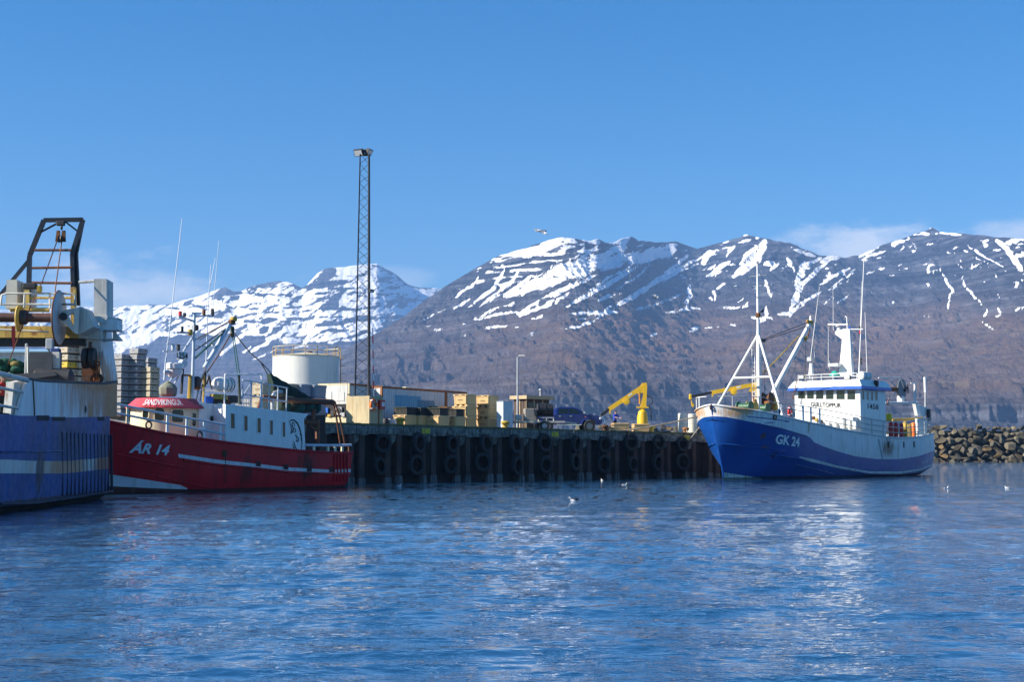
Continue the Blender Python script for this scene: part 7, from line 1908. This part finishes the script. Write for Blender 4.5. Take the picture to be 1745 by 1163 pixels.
m_trail = paint('tank_rail', (0.42, 0.30, 0.14), 0.7, 0.2, rust=0.4)
for z in (0.55, 1.02):
    b = MB(); b.tube([(Rt * math.cos(a), Rt * math.sin(a), Ht + z) for a in np.linspace(-2.9, 2.9, 49)], 0.035, 5); b.build('roof_rail', m_cream if z > 1 else m_trail, tank)
for a in np.linspace(-2.9, 2.9, 17):
    b = MB(); b.tube([(Rt * math.cos(a), Rt * math.sin(a), Ht), (Rt * math.cos(a), Rt * math.sin(a), Ht + 1.03)], 0.05, 5); b.build('rail_post', m_trail, tank)
b = MB()
for s in (-0.25, 0.25): b.tube([(Rt + 0.35, s - 1.0, 0), (Rt + 0.35, s - 1.0, Ht + 0.9), (Rt - 0.2, s - 1.0, Ht + 1.2)], 0.035, 5)
lad = b.build('side_ladder', m_trail, tank)
src = MB(); src.tube([(Rt + 0.35, -1.25, 0), (Rt + 0.35, -0.75, 0)], 0.025, 5); r0 = src.build('rung', m_trail, lad, loc=(0, 0, 0.4))
for i in range(1, 26): c = r0.copy(); COL.objects.link(c); c.location = (0, 0, 0.4 + i * 0.35)
for i in range(9):
    b = MB(); z = 2.4 + i * 0.85; b.tube([(Rt + 0.35 + 0.55 * math.sin(t_), -1.0 + 0.36 * math.cos(t_), z) for t_ in np.linspace(0, math.pi, 8)], 0.02, 4); b.build('ladder_hoop', m_trail, tank)

# cabinet, shed, street lamp, bollards --------------------------------
m_cab = paint('pale_blue_cabinet', (0.50, 0.60, 0.66), 0.5, 0.05, dirt=0.12, streak=0.05)
cb, FC = qthing('cabinet', 'tall plain pale blue cabinet beside the right tub stack', 'cabinet', 857.5, 2.2, ROT - 0.2)
cy_ = FC.hx(846.5, 700, 0).y; cx_ = FC.hy(873.5, 700, 0).x; ch_ = FC.hy(857.5, 685, 0).z
b = MB(); b.bx(0, cx_, 0, cy_, 0.05, ch_); b.build('cabinet_body', m_cab, cb)
b = MB(); b.bx(0.06, cx_ - 0.06, -0.012, 0.0, 0.12, ch_ - 0.08); b.build('door', m_cab, cb)
b = MB(); b.bx(-0.03, cx_ + 0.03, -0.03, cy_ + 0.03, ch_ - 0.005, ch_ + 0.03); b.build('top_cover', m_cab, cb)
sh, FS = qthing('shed', 'small flat roofed brown shed behind the trailer', 'shed', 896.5, 7.5, ROT - 0.25)
m_shed = paint('brown_shed_boards', (0.085, 0.055, 0.040), 0.8, 0.2, dirt=0.2); m_fascia = paint('tan_fascia', (0.46, 0.34, 0.20), 0.7, 0.15, dirt=0.15)
shy = FS.hx(876, 700, 0).y; shx = FS.hy(935.5, 700, 0).x; shh = FS.hy(897, 680.5, 0).z
b = MB(); b.bx(0, shx, 0, shy, 0, shh); wl_ = b.build('wall', m_shed, sh)
k = 0
while 0.02 + k * 0.2 < shx - 0.05:
    b = MB(); b.bx(0.02 + k * 0.2, 0.02 + k * 0.2 + 0.17, -0.025, -0.001, 0.02, shh - 0.02); b.build('board', m_shed, wl_); k += 1
k = 0
while 0.02 + k * 0.25 < shy - 0.05:
    b = MB(); b.bx(-0.025, -0.001, 0.02 + k * 0.25, 0.02 + k * 0.25 + 0.21, 0.02, shh - 0.02); b.build('board', m_shed, wl_); k += 1
for x in (0.0, shx * 0.33, shx * 0.7):
    b = MB(); b.bx(x - 0.05, x + 0.05, -0.06, -0.026, 0, shh); b.build('post', m_fascia, wl_)
b = MB(); b.bx(-0.028 - 0.04, -0.028, shy * 0.45, shy * 0.52, 0, shh); b.build('post', m_fascia, wl_)
b = MB(); b.bx(-0.25, shx + 0.25, -0.3, shy + 0.25, shh, shh + 0.28); b.build('roof', m_fascia, sh)
for px0, px1, y0, y1 in ((899.5, 914.5, 685, 696), (919, 929, 685, 700)):
    c = [FS.hy(px0, y0, -0.03), FS.hy(px1, y0, -0.03), FS.hy(px1, y1, -0.03), FS.hy(px0, y1, -0.03)]
    rect_window(c, 0.05, 0.03, (0, -1, 0)).build('window', [m_shed, glassmat()], wl_)
b = MB(); b.bx(shx * 0.72, shx * 0.95, -0.045, -0.026, 0.05, shh * 0.7); b.build('door', paint('pale_door', (0.45, 0.47, 0.46), 0.6, 0.1), wl_)
b = MB(); b.tube([(shx * 0.78, shy * 0.3, shh + 0.25), (shx * 0.78, shy * 0.3, shh + 0.75)], 0.07, 8); b.lathe([(0.07, 0), (0.14, 0.06), (0.12, 0.16), (0.03, 0.2)], (shx * 0.78, shy * 0.3, shh + 0.7), 8); b.build('flue', m_galv, sh)
sl, FL_ = qthing('street_lamp', 'single galvanised street lamp standing before the brown shed', 'street lamp', 882, 6.0, -QD)
hl = FL_.hy(882, 609, 0).z
b = MB(); b.tube([(0, 0, 0), (0, 0, hl * 0.25), (0, 0, hl)], [0.10, 0.085, 0.06], 8); b.build('pole', m_galv, sl, smooth=60)
b = MB(); b.tube([(0, 0, hl - 0.05), (0.1, 0, hl + 0.08), (0.3, 0, hl + 0.1)], 0.035, 6); b.build('arm', m_galv, sl)
b = MB(); b.loft([[(0.08, -0.10, hl + 0.06), (0.08, 0.10, hl + 0.06), (0.08, 0.07, hl + 0.18), (0.08, -0.07, hl + 0.18)], [(0.58, -0.12, hl + 0.08), (0.58, 0.12, hl + 0.08), (0.55, 0.08, hl + 0.16), (0.55, -0.08, hl + 0.16)]], True, True, True); b.build('lamp_head', paint('lamp_head_grey', (0.5, 0.5, 0.48), 0.4, 0.05), sl)
def bollard(px, w, label, m, sc):
    o, F = qthing('bollard', label, 'bollard', px, w, 0.2, 'mooring bollards along the quay edge')
    b = MB(); b.lathe([(0.30, 0), (0.30, 0.05), (0.22, 0.07), (0.20, 0.30), (0.26, 0.36), (0.30, 0.42), (0.30, 0.50), (0.22, 0.56), (0.03, 0.58)], (0, 0, 0), 16); b.build('post', m, o, smooth=30)
    b = MB(); b.tube([(-0.40, 0, 0.38), (0.40, 0, 0.38)], 0.07, 8); b.build('horn', m, o)
    o.scale = (sc, sc, sc); return o
bollard(682.5, 0.75, 'yellow bollard in front of the leftmost front tub', m_yelold, 1.0)
bollard(861, 0.75, 'yellow bollard in front of the pale blue cabinet', m_yelold, 1.0)
bollard(1031, 0.75, 'rusty brown bollard between the pickup and the beige tubs', m_rustm, 0.9)
bollard(1168.5, 0.75, 'rusty bollard at the white barrels carrying a rope', paint('orange_rust', (0.30, 0.13, 0.04), 0.8, 0.3, rust=0.3), 0.95)
for px, m, nm in ((657, m_dark, 'dark can standing under the blue patch of the long container'), (665, m_galv, 'grey can standing by the dark can under the long container'), (671.5, m_letw, 'pale can nearest the left yellow bollard')):
    o, F = qthing('can', nm, 'can', px, 3.4, 0.0); b = MB(); b.lathe([(0.18, 0), (0.2, 0.03), (0.2, 0.5), (0.16, 0.55)], (0, 0, 0), 12); b.build('can_body', m, o, smooth=40)
    b = MB(); b.torus((0, 0, 0.56), 0.15, 0.02, 'z', 12, 5); b.build('can_rim', m_dark, o)
# barrels: two columns, two high
m_barrel = paint('white_barrel', (0.66, 0.64, 0.55), 0.5, 0.1, rust=0.08, streak=0.3, dirt=0.25)
for px, w, nm in ((1163, 1.9, 'left'), (1180, 2.2, 'right')):
    for lev in range(2):
        o, F = qthing('barrel', 'white barrel by the blue boat bow, %s one of the %s pair' % ('upper' if lev else 'lower', nm), 'barrel', px, w, 0, 'white barrels by the blue boat bow', dz=lev * 0.86)
        b = MB(); b.lathe([(0.33, 0), (0.36, 0.02), (0.36, 0.27), (0.375, 0.29), (0.36, 0.31), (0.36, 0.55), (0.375, 0.57), (0.36, 0.59), (0.36, 0.82), (0.33, 0.85), (0.30, 0.83)], (0, 0, 0), 18); b.build('drum', m_barrel, o, smooth=30)
        b = MB(); b.lathe([(0.05, 0), (0.05, 0.03)], (0.18, 0, 0.83), 8); b.build('bung', m_dark, o)
# pickup ----------------------------------------------------------------
VR = -0.62
pk, FP = qthing('pickup_truck', 'dark blue lifted double cab pickup parked behind the trailer', 'pickup', 1004, 1.9, VR)
m_car = paint('dark_blue_car_paint', (0.010, 0.026, 0.16), 0.22, 0.1, dirt=0.04, bump=0.0); m_alloy = plain('alloy_rim', (0.22, 0.23, 0.24), 0.4, 0.6); m_chrome = plain('chrome', (0.6, 0.62, 0.64), 0.15, 0.9)
LEN0, LEN1 = -4.15, 1.05        # x of tail and nose relative to the front axle
def cprof(pts, y0, y1, name, m, parent, tuck=0.0, smooth=25):
    b = MB(); A = [(x, y0 + (tuck * max(0, z - 1.25)), z) for x, z in pts]; B2 = [(x, y1 - (tuck * max(0, z - 1.25)), z) for x, z in pts]
    b.loft([A, B2], True, True, True); return b.build(name, m, parent)
body = cprof([(-4.15, 0.80), (-4.15, 1.28), (-2.52, 1.30), (-2.50, 1.33), (-0.30, 1.33), (0.15, 1.28), (0.78, 1.20), (0.98, 1.08), (1.02, 0.70), (0.92, 0.56), (0.60, 0.56), (0.52, 0.82), (0.28, 0.98), (-0.28, 0.98), (-0.52, 0.82), (-0.60, 0.58), (-2.60, 0.58), (-2.68, 0.82), (-2.92, 0.98), (-3.48, 0.98), (-3.72, 0.82), (-3.80, 0.62), (-4.12, 0.62)], 0.0, 1.78, 'body', m_car, pk)
cab = cprof([(-2.52, 1.32), (-2.46, 1.80), (-2.20, 1.87), (-1.20, 1.86), (-0.90, 1.78), (-0.22, 1.34)], 0.03, 1.75, 'cab', m_car, pk, 0.22)
for pts, nm in (([(-2.38, 1.38), (-2.33, 1.74), (-1.62, 1.76), (-1.62, 1.38)], 'side_window'), ([(-1.54, 1.38), (-1.54, 1.76), (-1.18, 1.77), (-0.95, 1.69), (-0.52, 1.38)], 'side_window')):
    b = MB(); b.prism([(x, 0.005 + 0.22 * max(0, z - 1.25) + 0.02, z) for x, z in pts], (0, 0.02, 0)); b.build(nm, glassmat(), cab)
b = MB(); b.add([(-0.30, 0.12, 1.385), (-0.88, 0.20, 1.775), (-0.88, 1.58, 1.775), (-0.30, 1.66, 1.385)], [(0, 1, 2, 3)]); o_ = b.build('windscreen', glassmat(), cab); o_.location = (0.035, 0, 0.012)
for x0, x1 in ((-2.40, -1.60), (-1.56, -0.50)):
    b = MB(); b.bx(x0, x1, -0.012, 0.0, 0.62, 1.31); dr = b.build('door', m_car, pk)
    b = MB(); b.box((x0 + 0.14, -0.03, 1.18), (0.16, 0.04, 0.04)); b.build('handle', m_chrome, dr)
b = MB(); b.rbox((-0.42, -0.10, 1.45), (0.14, 0.22, 0.20), 0.04); b.build('mirror', m_chrome, pk)
b = MB(); b.bx(-2.55, -0.62, -0.16, 0.05, 0.50, 0.56); b.build('side_step', m_chrome, pk)
def wheel(parent, x, y, r, wd, rimm):
    b = MB(); b.lathe([(r * 0.58, -wd / 2), (r * 0.9, -wd / 2), (r, -wd / 2 + 0.05), (r, wd / 2 - 0.05), (r * 0.9, wd / 2), (r * 0.58, wd / 2)], (x, y, r), 26, 'y', False, False)
    wv = b.build('wheel', m_tyre, parent, smooth=35)
    b = MB(); b.lathe([(r * 0.58, -wd / 2 + 0.03), (r * 0.52, -wd / 2 + 0.09), (r * 0.22, -wd / 2 + 0.06), (r * 0.18, -wd / 2 + 0.01), (r * 0.05, -wd / 2 + 0.01)], (x, y, r), 20, 'y'); b.build('rim', rimm, wv, smooth=35)
    return wv
for x in (0, -3.2):
    wheel(pk, x, 0.02, 0.44, 0.34, m_alloy); wheel(pk, x, 1.76, 0.44, 0.34, m_alloy)
    b = MB(); b.tube([(x + 0.62 * math.cos(a), -0.06, 0.44 + 0.60 * math.sin(a)) for a in np.linspace(0.15, math.pi - 0.15, 10)], 0.07, 6); b.build('wheel_arch', m_car, pk, smooth=60)
b = MB(); b.rbox((0.88, 0.1, 1.02), (0.2, 0.32, 0.2), 0.05); b.build('headlight', m_lamp, pk); b = MB(); b.rbox((0.88, 1.68, 1.02), (0.2, 0.32, 0.2), 0.05); b.build('headlight', m_lamp, pk)
b = MB(); b.rbox((0.98, 0.12, 0.78), (0.1, 0.24, 0.12), 0.03); b.build('fog_light', m_lamp, pk)
b = MB(); b.tube([(1.05, 0.1, 0.5), (1.18, 0.15, 0.75), (1.12, 0.2, 1.1), (1.12, 1.58, 1.1), (1.18, 1.63, 0.75), (1.05, 1.68, 0.5)], 0.045, 7); b.build('bull_bar', m_chrome, pk, smooth=50)
b = MB(); b.rbox((-0.28, -0.015, 1.12), (0.1, 0.03, 0.07), 0.01); b.build('indicator', m_orange, pk)
b = MB(); b.prism([(0.0, 0.55, 1.31), (0.45, 0.55, 1.25), (0.40, 0.55, 1.33), (0.05, 0.55, 1.37)], (0, 0.65, 0)); b.build('bonnet_scoop', m_car, pk)
# trailer with box and hose reel
trl, FT = qthing('trailer', 'flat white trailer with rusty frame carrying a hose reel and grey box', 'trailer', 927.7, 1.5, VR + 0.0)
m_tfr = paint('trailer_frame', (0.55, 0.50, 0.42), 0.6, 0.15, rust=0.3, dirt=0.2)
def tx(px, y=0.0): return FT.hy(px, 720, y).x
b = MB(); b.bx(tx(877), tx(963), 0.0, 0.09, 0.56, 0.70); b.build('side_member', m_tfr, trl); b = MB(); b.bx(tx(877), tx(958), 1.5, 1.6, 0.56, 0.70); b.build('side_member', m_tfr, trl)
b = MB(); b.bx(tx(880), tx(950), 0.1, 1.49, 0.62, 0.69); b.build('bed', m_deckp, trl)
b = MB(); b.beam((tx(963), 0.06, 0.62), (tx(985), 0.75, 0.52), 0.08, 0.1); b.build('drawbar', m_tfr, trl)
wheel(trl, 0, 0.03, 0.34, 0.2, m_galv); wheel(trl, 0, 1.62, 0.34, 0.2, m_galv)
b = MB(); b.loft([[(0.44 * math.cos(a), -0.1, 0.36 + 0.42 * math.sin(a)), (0.44 * math.cos(a), 0.2, 0.36 + 0.42 * math.sin(a))] for a in np.linspace(0.1, math.pi - 0.1, 9)], False); b.build('mudguard', m_dark, trl)
x0, x1 = tx(895.5), tx(915); zt3 = FT.hy(905, 696.5, 0.25).z
b = MB(); b.rbox(((x0 + x1) / 2, 0.75, (0.70 + zt3) / 2), (x1 - x0, 1.0, zt3 - 0.70), 0.03); b.build('equipment_box', paint('grey_box', (0.30, 0.28, 0.24), 0.6, 0.08, dirt=0.2), trl)
zr3 = FT.hy(931, 699, 0.5).z
m_hose = plain('black_hose', (0.012, 0.013, 0.015), 0.45)
for px in (925, 937):
    for kx in range(5):
        x = tx(px) + (kx - 2) * 0.105; b = MB(); b.torus((x, 0.75, zr3), 0.42, 0.055, 'x', 24, 6); b.build('hose_coil', m_hose, trl, smooth=60)
b = MB(); b.lathe([(0.34, 0), (0.34, tx(943) - tx(919))], (tx(919), 0.75, zr3), 16, 'x'); b.build('reel_core', m_dark, trl)
for px in (918.5, 931, 943.5):
    b = MB(); b.lathe([(0.50, -0.02), (0.50, 0.02)], (tx(px), 0.75, zr3), 22, 'x'); b.build('reel_flange', m_dark, trl)
b = MB(); b.bx(tx(917), tx(945), 0.2, 0.3, zr3 - 0.62, zr3 - 0.55); b.build('reel_frame', m_tfr, trl)
for px in (918.5, 932, 944):
    b = MB(); b.beam((tx(px), 0.25, 0.70), (tx(px), 0.25, zr3 - 0.55), 0.07, 0.07); b.build('reel_frame', m_lgrey, trl)
b = MB(); b.tube([(tx(911), 0.3, 1.6), (tx(913), 0.15, 1.1), (tx(918), 0.1, 0.85), (tx(925), 0.15, 0.85)], 0.06, 7); b.build('loose_hose', m_hose, trl, smooth=60)
b = MB(); b.rbox((tx(885), 0.6, 0.95), (0.5, 0.6, 0.4), 0.05); b.build('pump', m_lgrey, trl)
b = MB(); b.beam((tx(877.5), 0.05, 0.70), (tx(879), 0.05, 0.02), 0.1, 0.1); b.build('rear_prop', m_lgrey, trl)
# cranes ------------------------------------------------------------------
def crane(o, F, px, g):
    """g: photo columns and rows of the crane's joints"""
    P = lambda q, y=0.0: F.hy(q[0], q[1], y)
    zb = g['base'][1]
    b = MB(); h0 = P((px, g['drum_top'])).z
    b.lathe([(0.50, 0), (0.50, 0.05), (0.44, 0.06), (0.43, h0 * 0.75), (0.33, h0), (0.18, h0 + 0.15), (0.17, h0 + 0.35)], (0, 0, 0), 18); b.build('pedestal', m_yel, o, smooth=30)
    b = MB(); b.box((0, 0, h0 + 0.34), (0.95, 0.4, 0.12)); b.build('slew_plate', m_yel, o)
    t0 = Vector((0.05, 0, h0 + 0.2)); top = P(g['top'])
    b = MB(); b.prism([(-0.20, -0.17, h0 + 0.3), (0.28, -0.17, h0 + 0.3), (top.x + 0.24, -0.17, top.z - 0.15), (top.x + 0.2, -0.17, top.z + 0.1), (top.x - 0.06, -0.17, top.z + 0.05), (top.x - 0.10, -0.17, top.z - 0.9)], (0, 0.34, 0)); b.build('column', m_yel, o)
    e = P(g['arm_end']); a0 = top + Vector((0.05, 0, 0))
    b = MB(); b.beam(a0 + Vector((0, -0.0, -0.05)), e, 0.26, 0.34, (0, 0, 1)); arm = b.build('boom_arm', m_yel, o)
    b = MB(); b.prism([a0 + Vector((-0.75, -0.15, -0.65)), a0 + Vector((-0.2, -0.15, 0.12)), a0 + Vector((0.15, -0.15, 0.15)), a0 + Vector((0.1, -0.15, -0.55)), a0 + Vector((-0.5, -0.15, -0.78))], (0, 0.30, 0)); b.build('knuckle', m_yel, o)
    b = MB(); b.beam(e + (a0 - e).normalized() * 0.3, P(g['ext_end']), 0.18, 0.22, (0, 0, 1)); b.build('boom_extension', m_black, arm)
    k = a0 + (e - a0) * 0.52 + Vector((0, 0, -0.32)); b = MB(); b.lathe([(0.12, -0.2), (0.27, -0.18), (0.27, 0.18), (0.12, 0.2)], k, 14, 'y'); b.build('boom_winch', m_yel, arm, smooth=35)
    b = MB(); b.box(e + Vector((0.05, 0, -0.22)), (0.12, 0.2, 0.3)); b.build('boom_lug', m_yel, arm)
    b = MB(); q0, q1 = a0 + (e - a0) * 0.36, a0 + (e - a0) * 0.46; b.beam(q0 + Vector((0, -0.132, 0)), q1 + Vector((0, -0.132, 0)), 0.012, 0.12, (0, 0, 1)); b.build('decal', m_letw, arm)
    b = MB(); b.tube([(-0.22, -0.1, h0 + 0.6), a0 + Vector((-0.42, -0.1, -0.6))], 0.07, 8); b.build('ram', paint('orange_ram', (0.55, 0.22, 0.02), 0.5, 0.2), o)
    b = MB(); b.tube([(0.3, -0.1, h0 + 1.3), (0.75, -0.12, h0 + 1.1), (0.8, -0.12, h0 + 0.7), (0.45, -0.12, h0 + 0.45), (0.65, -0.12, h0 + 0.2), (0.7, -0.12, h0 - 0.6)], 0.04, 6); b.build('hydraulic_hose', m_hose, o, smooth=60)
    return arm, P
c1, F1 = qthing('crane', 'yellow folding boom crane standing on the quay behind the beige tubs', 'crane', 1095, 3.2, -QD, 'yellow quay cranes')
crane(c1, F1, 1095, dict(base=(1095, 734), drum_top=702, top=(1097.5, 656), arm_end=(1038, 698), ext_end=(1024, 708.5)))
c2, F2 = qthing('crane', 'yellow folding boom crane with a hook, behind the blue boat bow', 'crane', 1287.5, 3.0, -QD, 'yellow quay cranes')
arm2, P2 = crane(c2, F2, 1287.5, dict(base=(1287.5, 734), drum_top=700, top=(1289, 654), arm_end=(1213, 669.5), ext_end=(1178, 676.5)))
b = MB(); b.rbox(P2((1176.5, 677)), (0.24, 0.22, 0.5), 0.05); b.build('boom_tip', m_yel, arm2)
b = MB(); b.prism([P2((1178, 686)), P2((1181, 686)), P2((1183, 692)), P2((1181, 695)), P2((1178.5, 692))], (0, 0.15, 0)); b.tube([P2((1177, 681)), P2((1179, 687))], 0.04, 5); b.build('hook', m_yel, arm2)
for px, nm in ((1057, 'left of two before the crane'), (1091.5, 'right of two before the crane')):
    tub(m_beige, px, 1.5, 0, 'low beige tub at the quay edge, ' + nm, 'beige tubs before the quay crane', (1.12, 0.95, 0.86), -QD + 0.12, False)
o, F = qthing('post', 'short yellow post at the quay edge right of the beige tubs', 'post', 1111, 0.8, 0.1)
b = MB(); b.bx(-0.10, 0.10, -0.1, 0.1, 0, 0.5); b.build('upright', m_yel, o); b = MB(); b.bx(0.1, 0.5, -0.05, 0.05, 0.36, 0.46); b.build('arm', m_yel, o)
# person in blue by the tubs
m_bluej = paint('blue_shirt', (0.02, 0.06, 0.45), 0.7, 0.15, dirt=0); m_dkhair = plain('dark_hair', (0.02, 0.014, 0.01), 0.7)
t_, p = qspot(1047.5, 3.1)
person('dark haired person in a blue shirt standing behind the beige tubs by the crane', p, 0.55, 0.25, [m_skin, m_bluej, m_trous, m_boots, m_skin], (0.9, 0.7), m_dkhair)
m_whitet = paint('white_shirt_panel', (0.7, 0.7, 0.72), 0.7, 0.05, dirt=0)
# ropes ------------------------------------------------------------------
def top_rope(name, label, pts, r, m, sag=0.0):
    P = []
    for a_, b_ in zip(pts[:-1], pts[1:]):
        for i in range(10): k = i / 10; P.append(a_ + (b_ - a_) * k - Vector((0, 0, sag * 4 * k * (1 - k))))
    P.append(pts[-1]); b = MB(); o_ = P[0]; b.tube([q - o_ for q in P], r, 6)
    return tag(b.build(name, m, None, loc=o_, smooth=60), label, 'rope')
hw = BF.w(*hb_.port(-0.9, 4.9, 0.0))
b0 = qspot(1031, 0.75)[1] + Vector((0.2, -0.2, 0.3)); hwb = BF.w(-0.3, 1.5, 4.75)
q1 = QF.w(QF.hy(1062, 730, -0.15).x, -0.15, zq(25) + 0.12)
top_rope('mooring_rope', 'grey mooring rope slung from the quay edge up to the blue bow', [b0, q1, hwb], 0.055, m_rope, 0.10)
qb = qspot(1168.5, 0.75)[1] + Vector((0, -0.1, 0.4))
top_rope('mooring_rope', 'pale rope hanging slack from the rusty bollard to the blue bow', [qb, QF.w(QF.hy(1177, 742, -0.2).x, -0.2, 3.1), BF.w(-0.5, 1.3, 4.3)], 0.04, paint('pale_rope', (0.40, 0.37, 0.30), 0.9, 0.2))
# background buildings --------------------------------------------------
def building(name, label, px0, px1, y_eave, y_ridge, Y, depth, mw, mr):
    p0, p1 = atY(px0, 700, Y), atY(px1, 700, Y); s_ = FPX / Y
    o = thing(name, label, 'building', (p0.x, Y, 3.6), 0); Wd = p1.x - p0.x
    he = (HOR - y_eave) / s_ + CAM_H - 3.6; hr_ = (HOR - y_ridge) / s_ + CAM_H - 3.6
    b = MB(); b.bx(0, Wd, 0, depth, 0, he); wl2 = b.build('wall', mw, o)
    b = MB(); b.prism([(-0.3, -0.4, he), (-0.3, depth / 2, hr_), (-0.3, depth + 0.4, he), (-0.3, depth + 0.4, he + 0.15), (-0.3, depth / 2, hr_ + 0.2), (-0.3, -0.4, he + 0.15)], (Wd + 0.6, 0, 0)); b.build('roof', mr, o)
    return o, wl2, Wd, he
m_sky_roof = paint('pale_blue_roof', (0.26, 0.45, 0.60), 0.5, 0.06, dirt=0.05); m_wwall = paint('white_building_wall', (0.62, 0.64, 0.66), 0.6, 0.05, dirt=0.15)
o, wl2, Wd, he = building('warehouse', 'white warehouse with a pale blue roof, seen beyond the trawler deck', -60, 96, 602, 589.5, 120, 14, m_wwall, m_sky_roof)
for k in range(3):
    rect_window([(2 + k * 2.4, -0.005, he - 0.7), (3.2 + k * 2.4, -0.005, he - 0.7), (3.2 + k * 2.4, -0.005, he - 1.5), (2 + k * 2.4, -0.005, he - 1.5)], 0.08, 0.03, (0, -1, 0)).build('window', [m_white, glassmat()], wl2)
pf, FPF = qthing('picket_fence', 'low white picket fence glimpsed between the red boat rails', 'fence', 402, 7.0, ROT)
for k in range(12):
    b = MB(); b.bx(k * 0.16, k * 0.16 + 0.09, 0, 0.03, 0, 1.7); b.build('picket', m_white, pf)
for z in (0.5, 1.4):
    b = MB(); b.bx(-0.05, 1.95, 0.031, 0.07, z, z + 0.08); b.build('fence_rail', m_white, pf)
# birds ---------------------------------------------------------------------
m_gull = plain('gull_white', (0.78, 0.78, 0.76), 0.7); m_gullg = plain('gull_grey', (0.30, 0.32, 0.35), 0.7); m_bill = plain('bill_yellow', (0.6, 0.4, 0.03), 0.5); m_bird = plain('black_feathers', (0.012, 0.012, 0.015), 0.7)
def swimmer(loc, rz, label, dark, sc):
    o = thing('gull' if not dark else 'duck', label, 'bird', loc, rz, 'birds swimming in the harbour')
    prof = [(-0.26, 0.01, 0.05), (-0.20, 0.05, 0.045), (-0.08, 0.095, 0.03), (0.06, 0.10, 0.03), (0.15, 0.07, 0.045), (0.19, 0.045, 0.10), (0.205, 0.038, 0.16), (0.225, 0.045, 0.20), (0.25, 0.04, 0.215), (0.28, 0.018, 0.205)]
    b = MB(); b.loft([[(x, r * math.cos(k * math.pi / 5), z + r * 0.85 * math.sin(k * math.pi / 5)) for k in range(10)] for x, r, z in prof], True, True, True)
    b.build('body', m_gull, o, smooth=60)
    b = MB(); b.ball((-0.08, 0, 0.075), 0.15, 10, 6, (1.3, 0.62, 0.40)); b.build('wings', m_bird if dark else m_gullg, o, smooth=60)
    b = MB(); b.tube([(0.275, 0, 0.205), (0.34, 0, 0.195)], [0.014, 0.004], 6); b.build('bill', m_bill, o)
    for s in (-1, 1):
        b = MB(); b.ball((0.25, s * 0.036, 0.222), 0.007, 6, 5); b.build('eye', m_bird, o)
    o.scale = (sc, sc, sc)
for px, py, rz, lab, dk, sc in ((978, 854, 3.3, 'black and white duck swimming in open water, nearest of the birds', True, 0.72), (1026, 819.5, 1.9, 'white gull afloat close under the quay wall', False, 0.62), (1064, 827, 0.3, 'white gull swimming right of the gull under the quay', False, 0.6), (680, 829, 0.8, 'white gull swimming off the red boat stern', False, 0.65), (1612, 833.5, 0.5, 'white gull swimming off the blue boat stern', False, 0.62), (1716, 832.5, 2.0, 'white gull swimming near the frame edge, before the breakwater', False, 0.62)):
    r_ = ray(px, py); k = -CAM_H / r_.z; swimmer(Vector((r_.x * k, r_.y * k, -0.02)), rz, lab, dk, sc)
def flyer(px, py, Y, rz, label, sc, body, wing, up):
    o = thing('gull', label, 'bird', atY(px, py, Y), rz)
    b = MB(); b.loft([[(x, r * math.cos(k * math.pi / 4), r * math.sin(k * math.pi / 4)) for k in range(8)] for x, r in ((-0.30, 0.01), (-0.2, 0.04), (0, 0.075), (0.15, 0.06), (0.22, 0.045), (0.28, 0.04), (0.33, 0.012))], True, True, True); b.build('body', body, o, smooth=60)
    for s in (-1, 1):
        P = [(0.10, s * 0.04, 0.03), (0.17, s * 0.28, 0.03 + up * 0.16), (0.04, s * 0.62, 0.03 + up * 0.05), (-0.14, s * 0.66, 0.02 + up * 0.04), (-0.02, s * 0.30, 0.01 + up * 0.14), (-0.12, s * 0.04, 0.02)]
        b = MB(); b.prism(P, (0, 0, 0.018)); b.build('wing', wing, o)
    b = MB(); b.prism([(-0.25, -0.03, 0), (-0.42, -0.07, 0), (-0.42, 0.07, 0), (-0.25, 0.03, 0)], (0, 0, 0.015)); b.build('tail', body, o)
    o.scale = (sc,) * 3; o.rotation_euler = (0.35, -0.1, rz)
    return o
flyer(923, 394, 60, 0.5, 'grey gull flying in the sky left of the snowy summit', 0.75, m_gullg, m_gullg, -1.0)
flyer(1117, 507, 70, 0.3, 'dark gull flying before the snowy slope', 0.5, m_bird, m_gullg, 1.0)
q = BF.hy(1299.5, 531, -0.15); o = thing('crow', 'black bird perched on the foremast of the blue boat', 'bird', BF.w(q.x, q.y, q.z), 0.3)
b = MB(); b.loft([[(x, r * math.cos(k * math.pi / 4), z + r * math.sin(k * math.pi / 4)) for k in range(8)] for x, r, z in ((-0.28, 0.01, -0.1), (-0.12, 0.06, -0.02), (0.02, 0.10, 0.04), (0.10, 0.07, 0.12), (0.15, 0.055, 0.17), (0.20, 0.02, 0.17))], True, True, True); b.build('body', m_bird, o, smooth=60)
b = MB(); b.tube([(0.19, 0, 0.17), (0.27, 0, 0.155)], [0.02, 0.004], 6); b.build('bill', m_bird, o)
for s in (-1, 1):
    b = MB(); b.tube([(0.02, s * 0.03, -0.03), (0.02, s * 0.03, -0.14)], 0.01, 5); b.build('leg', m_bird, o)
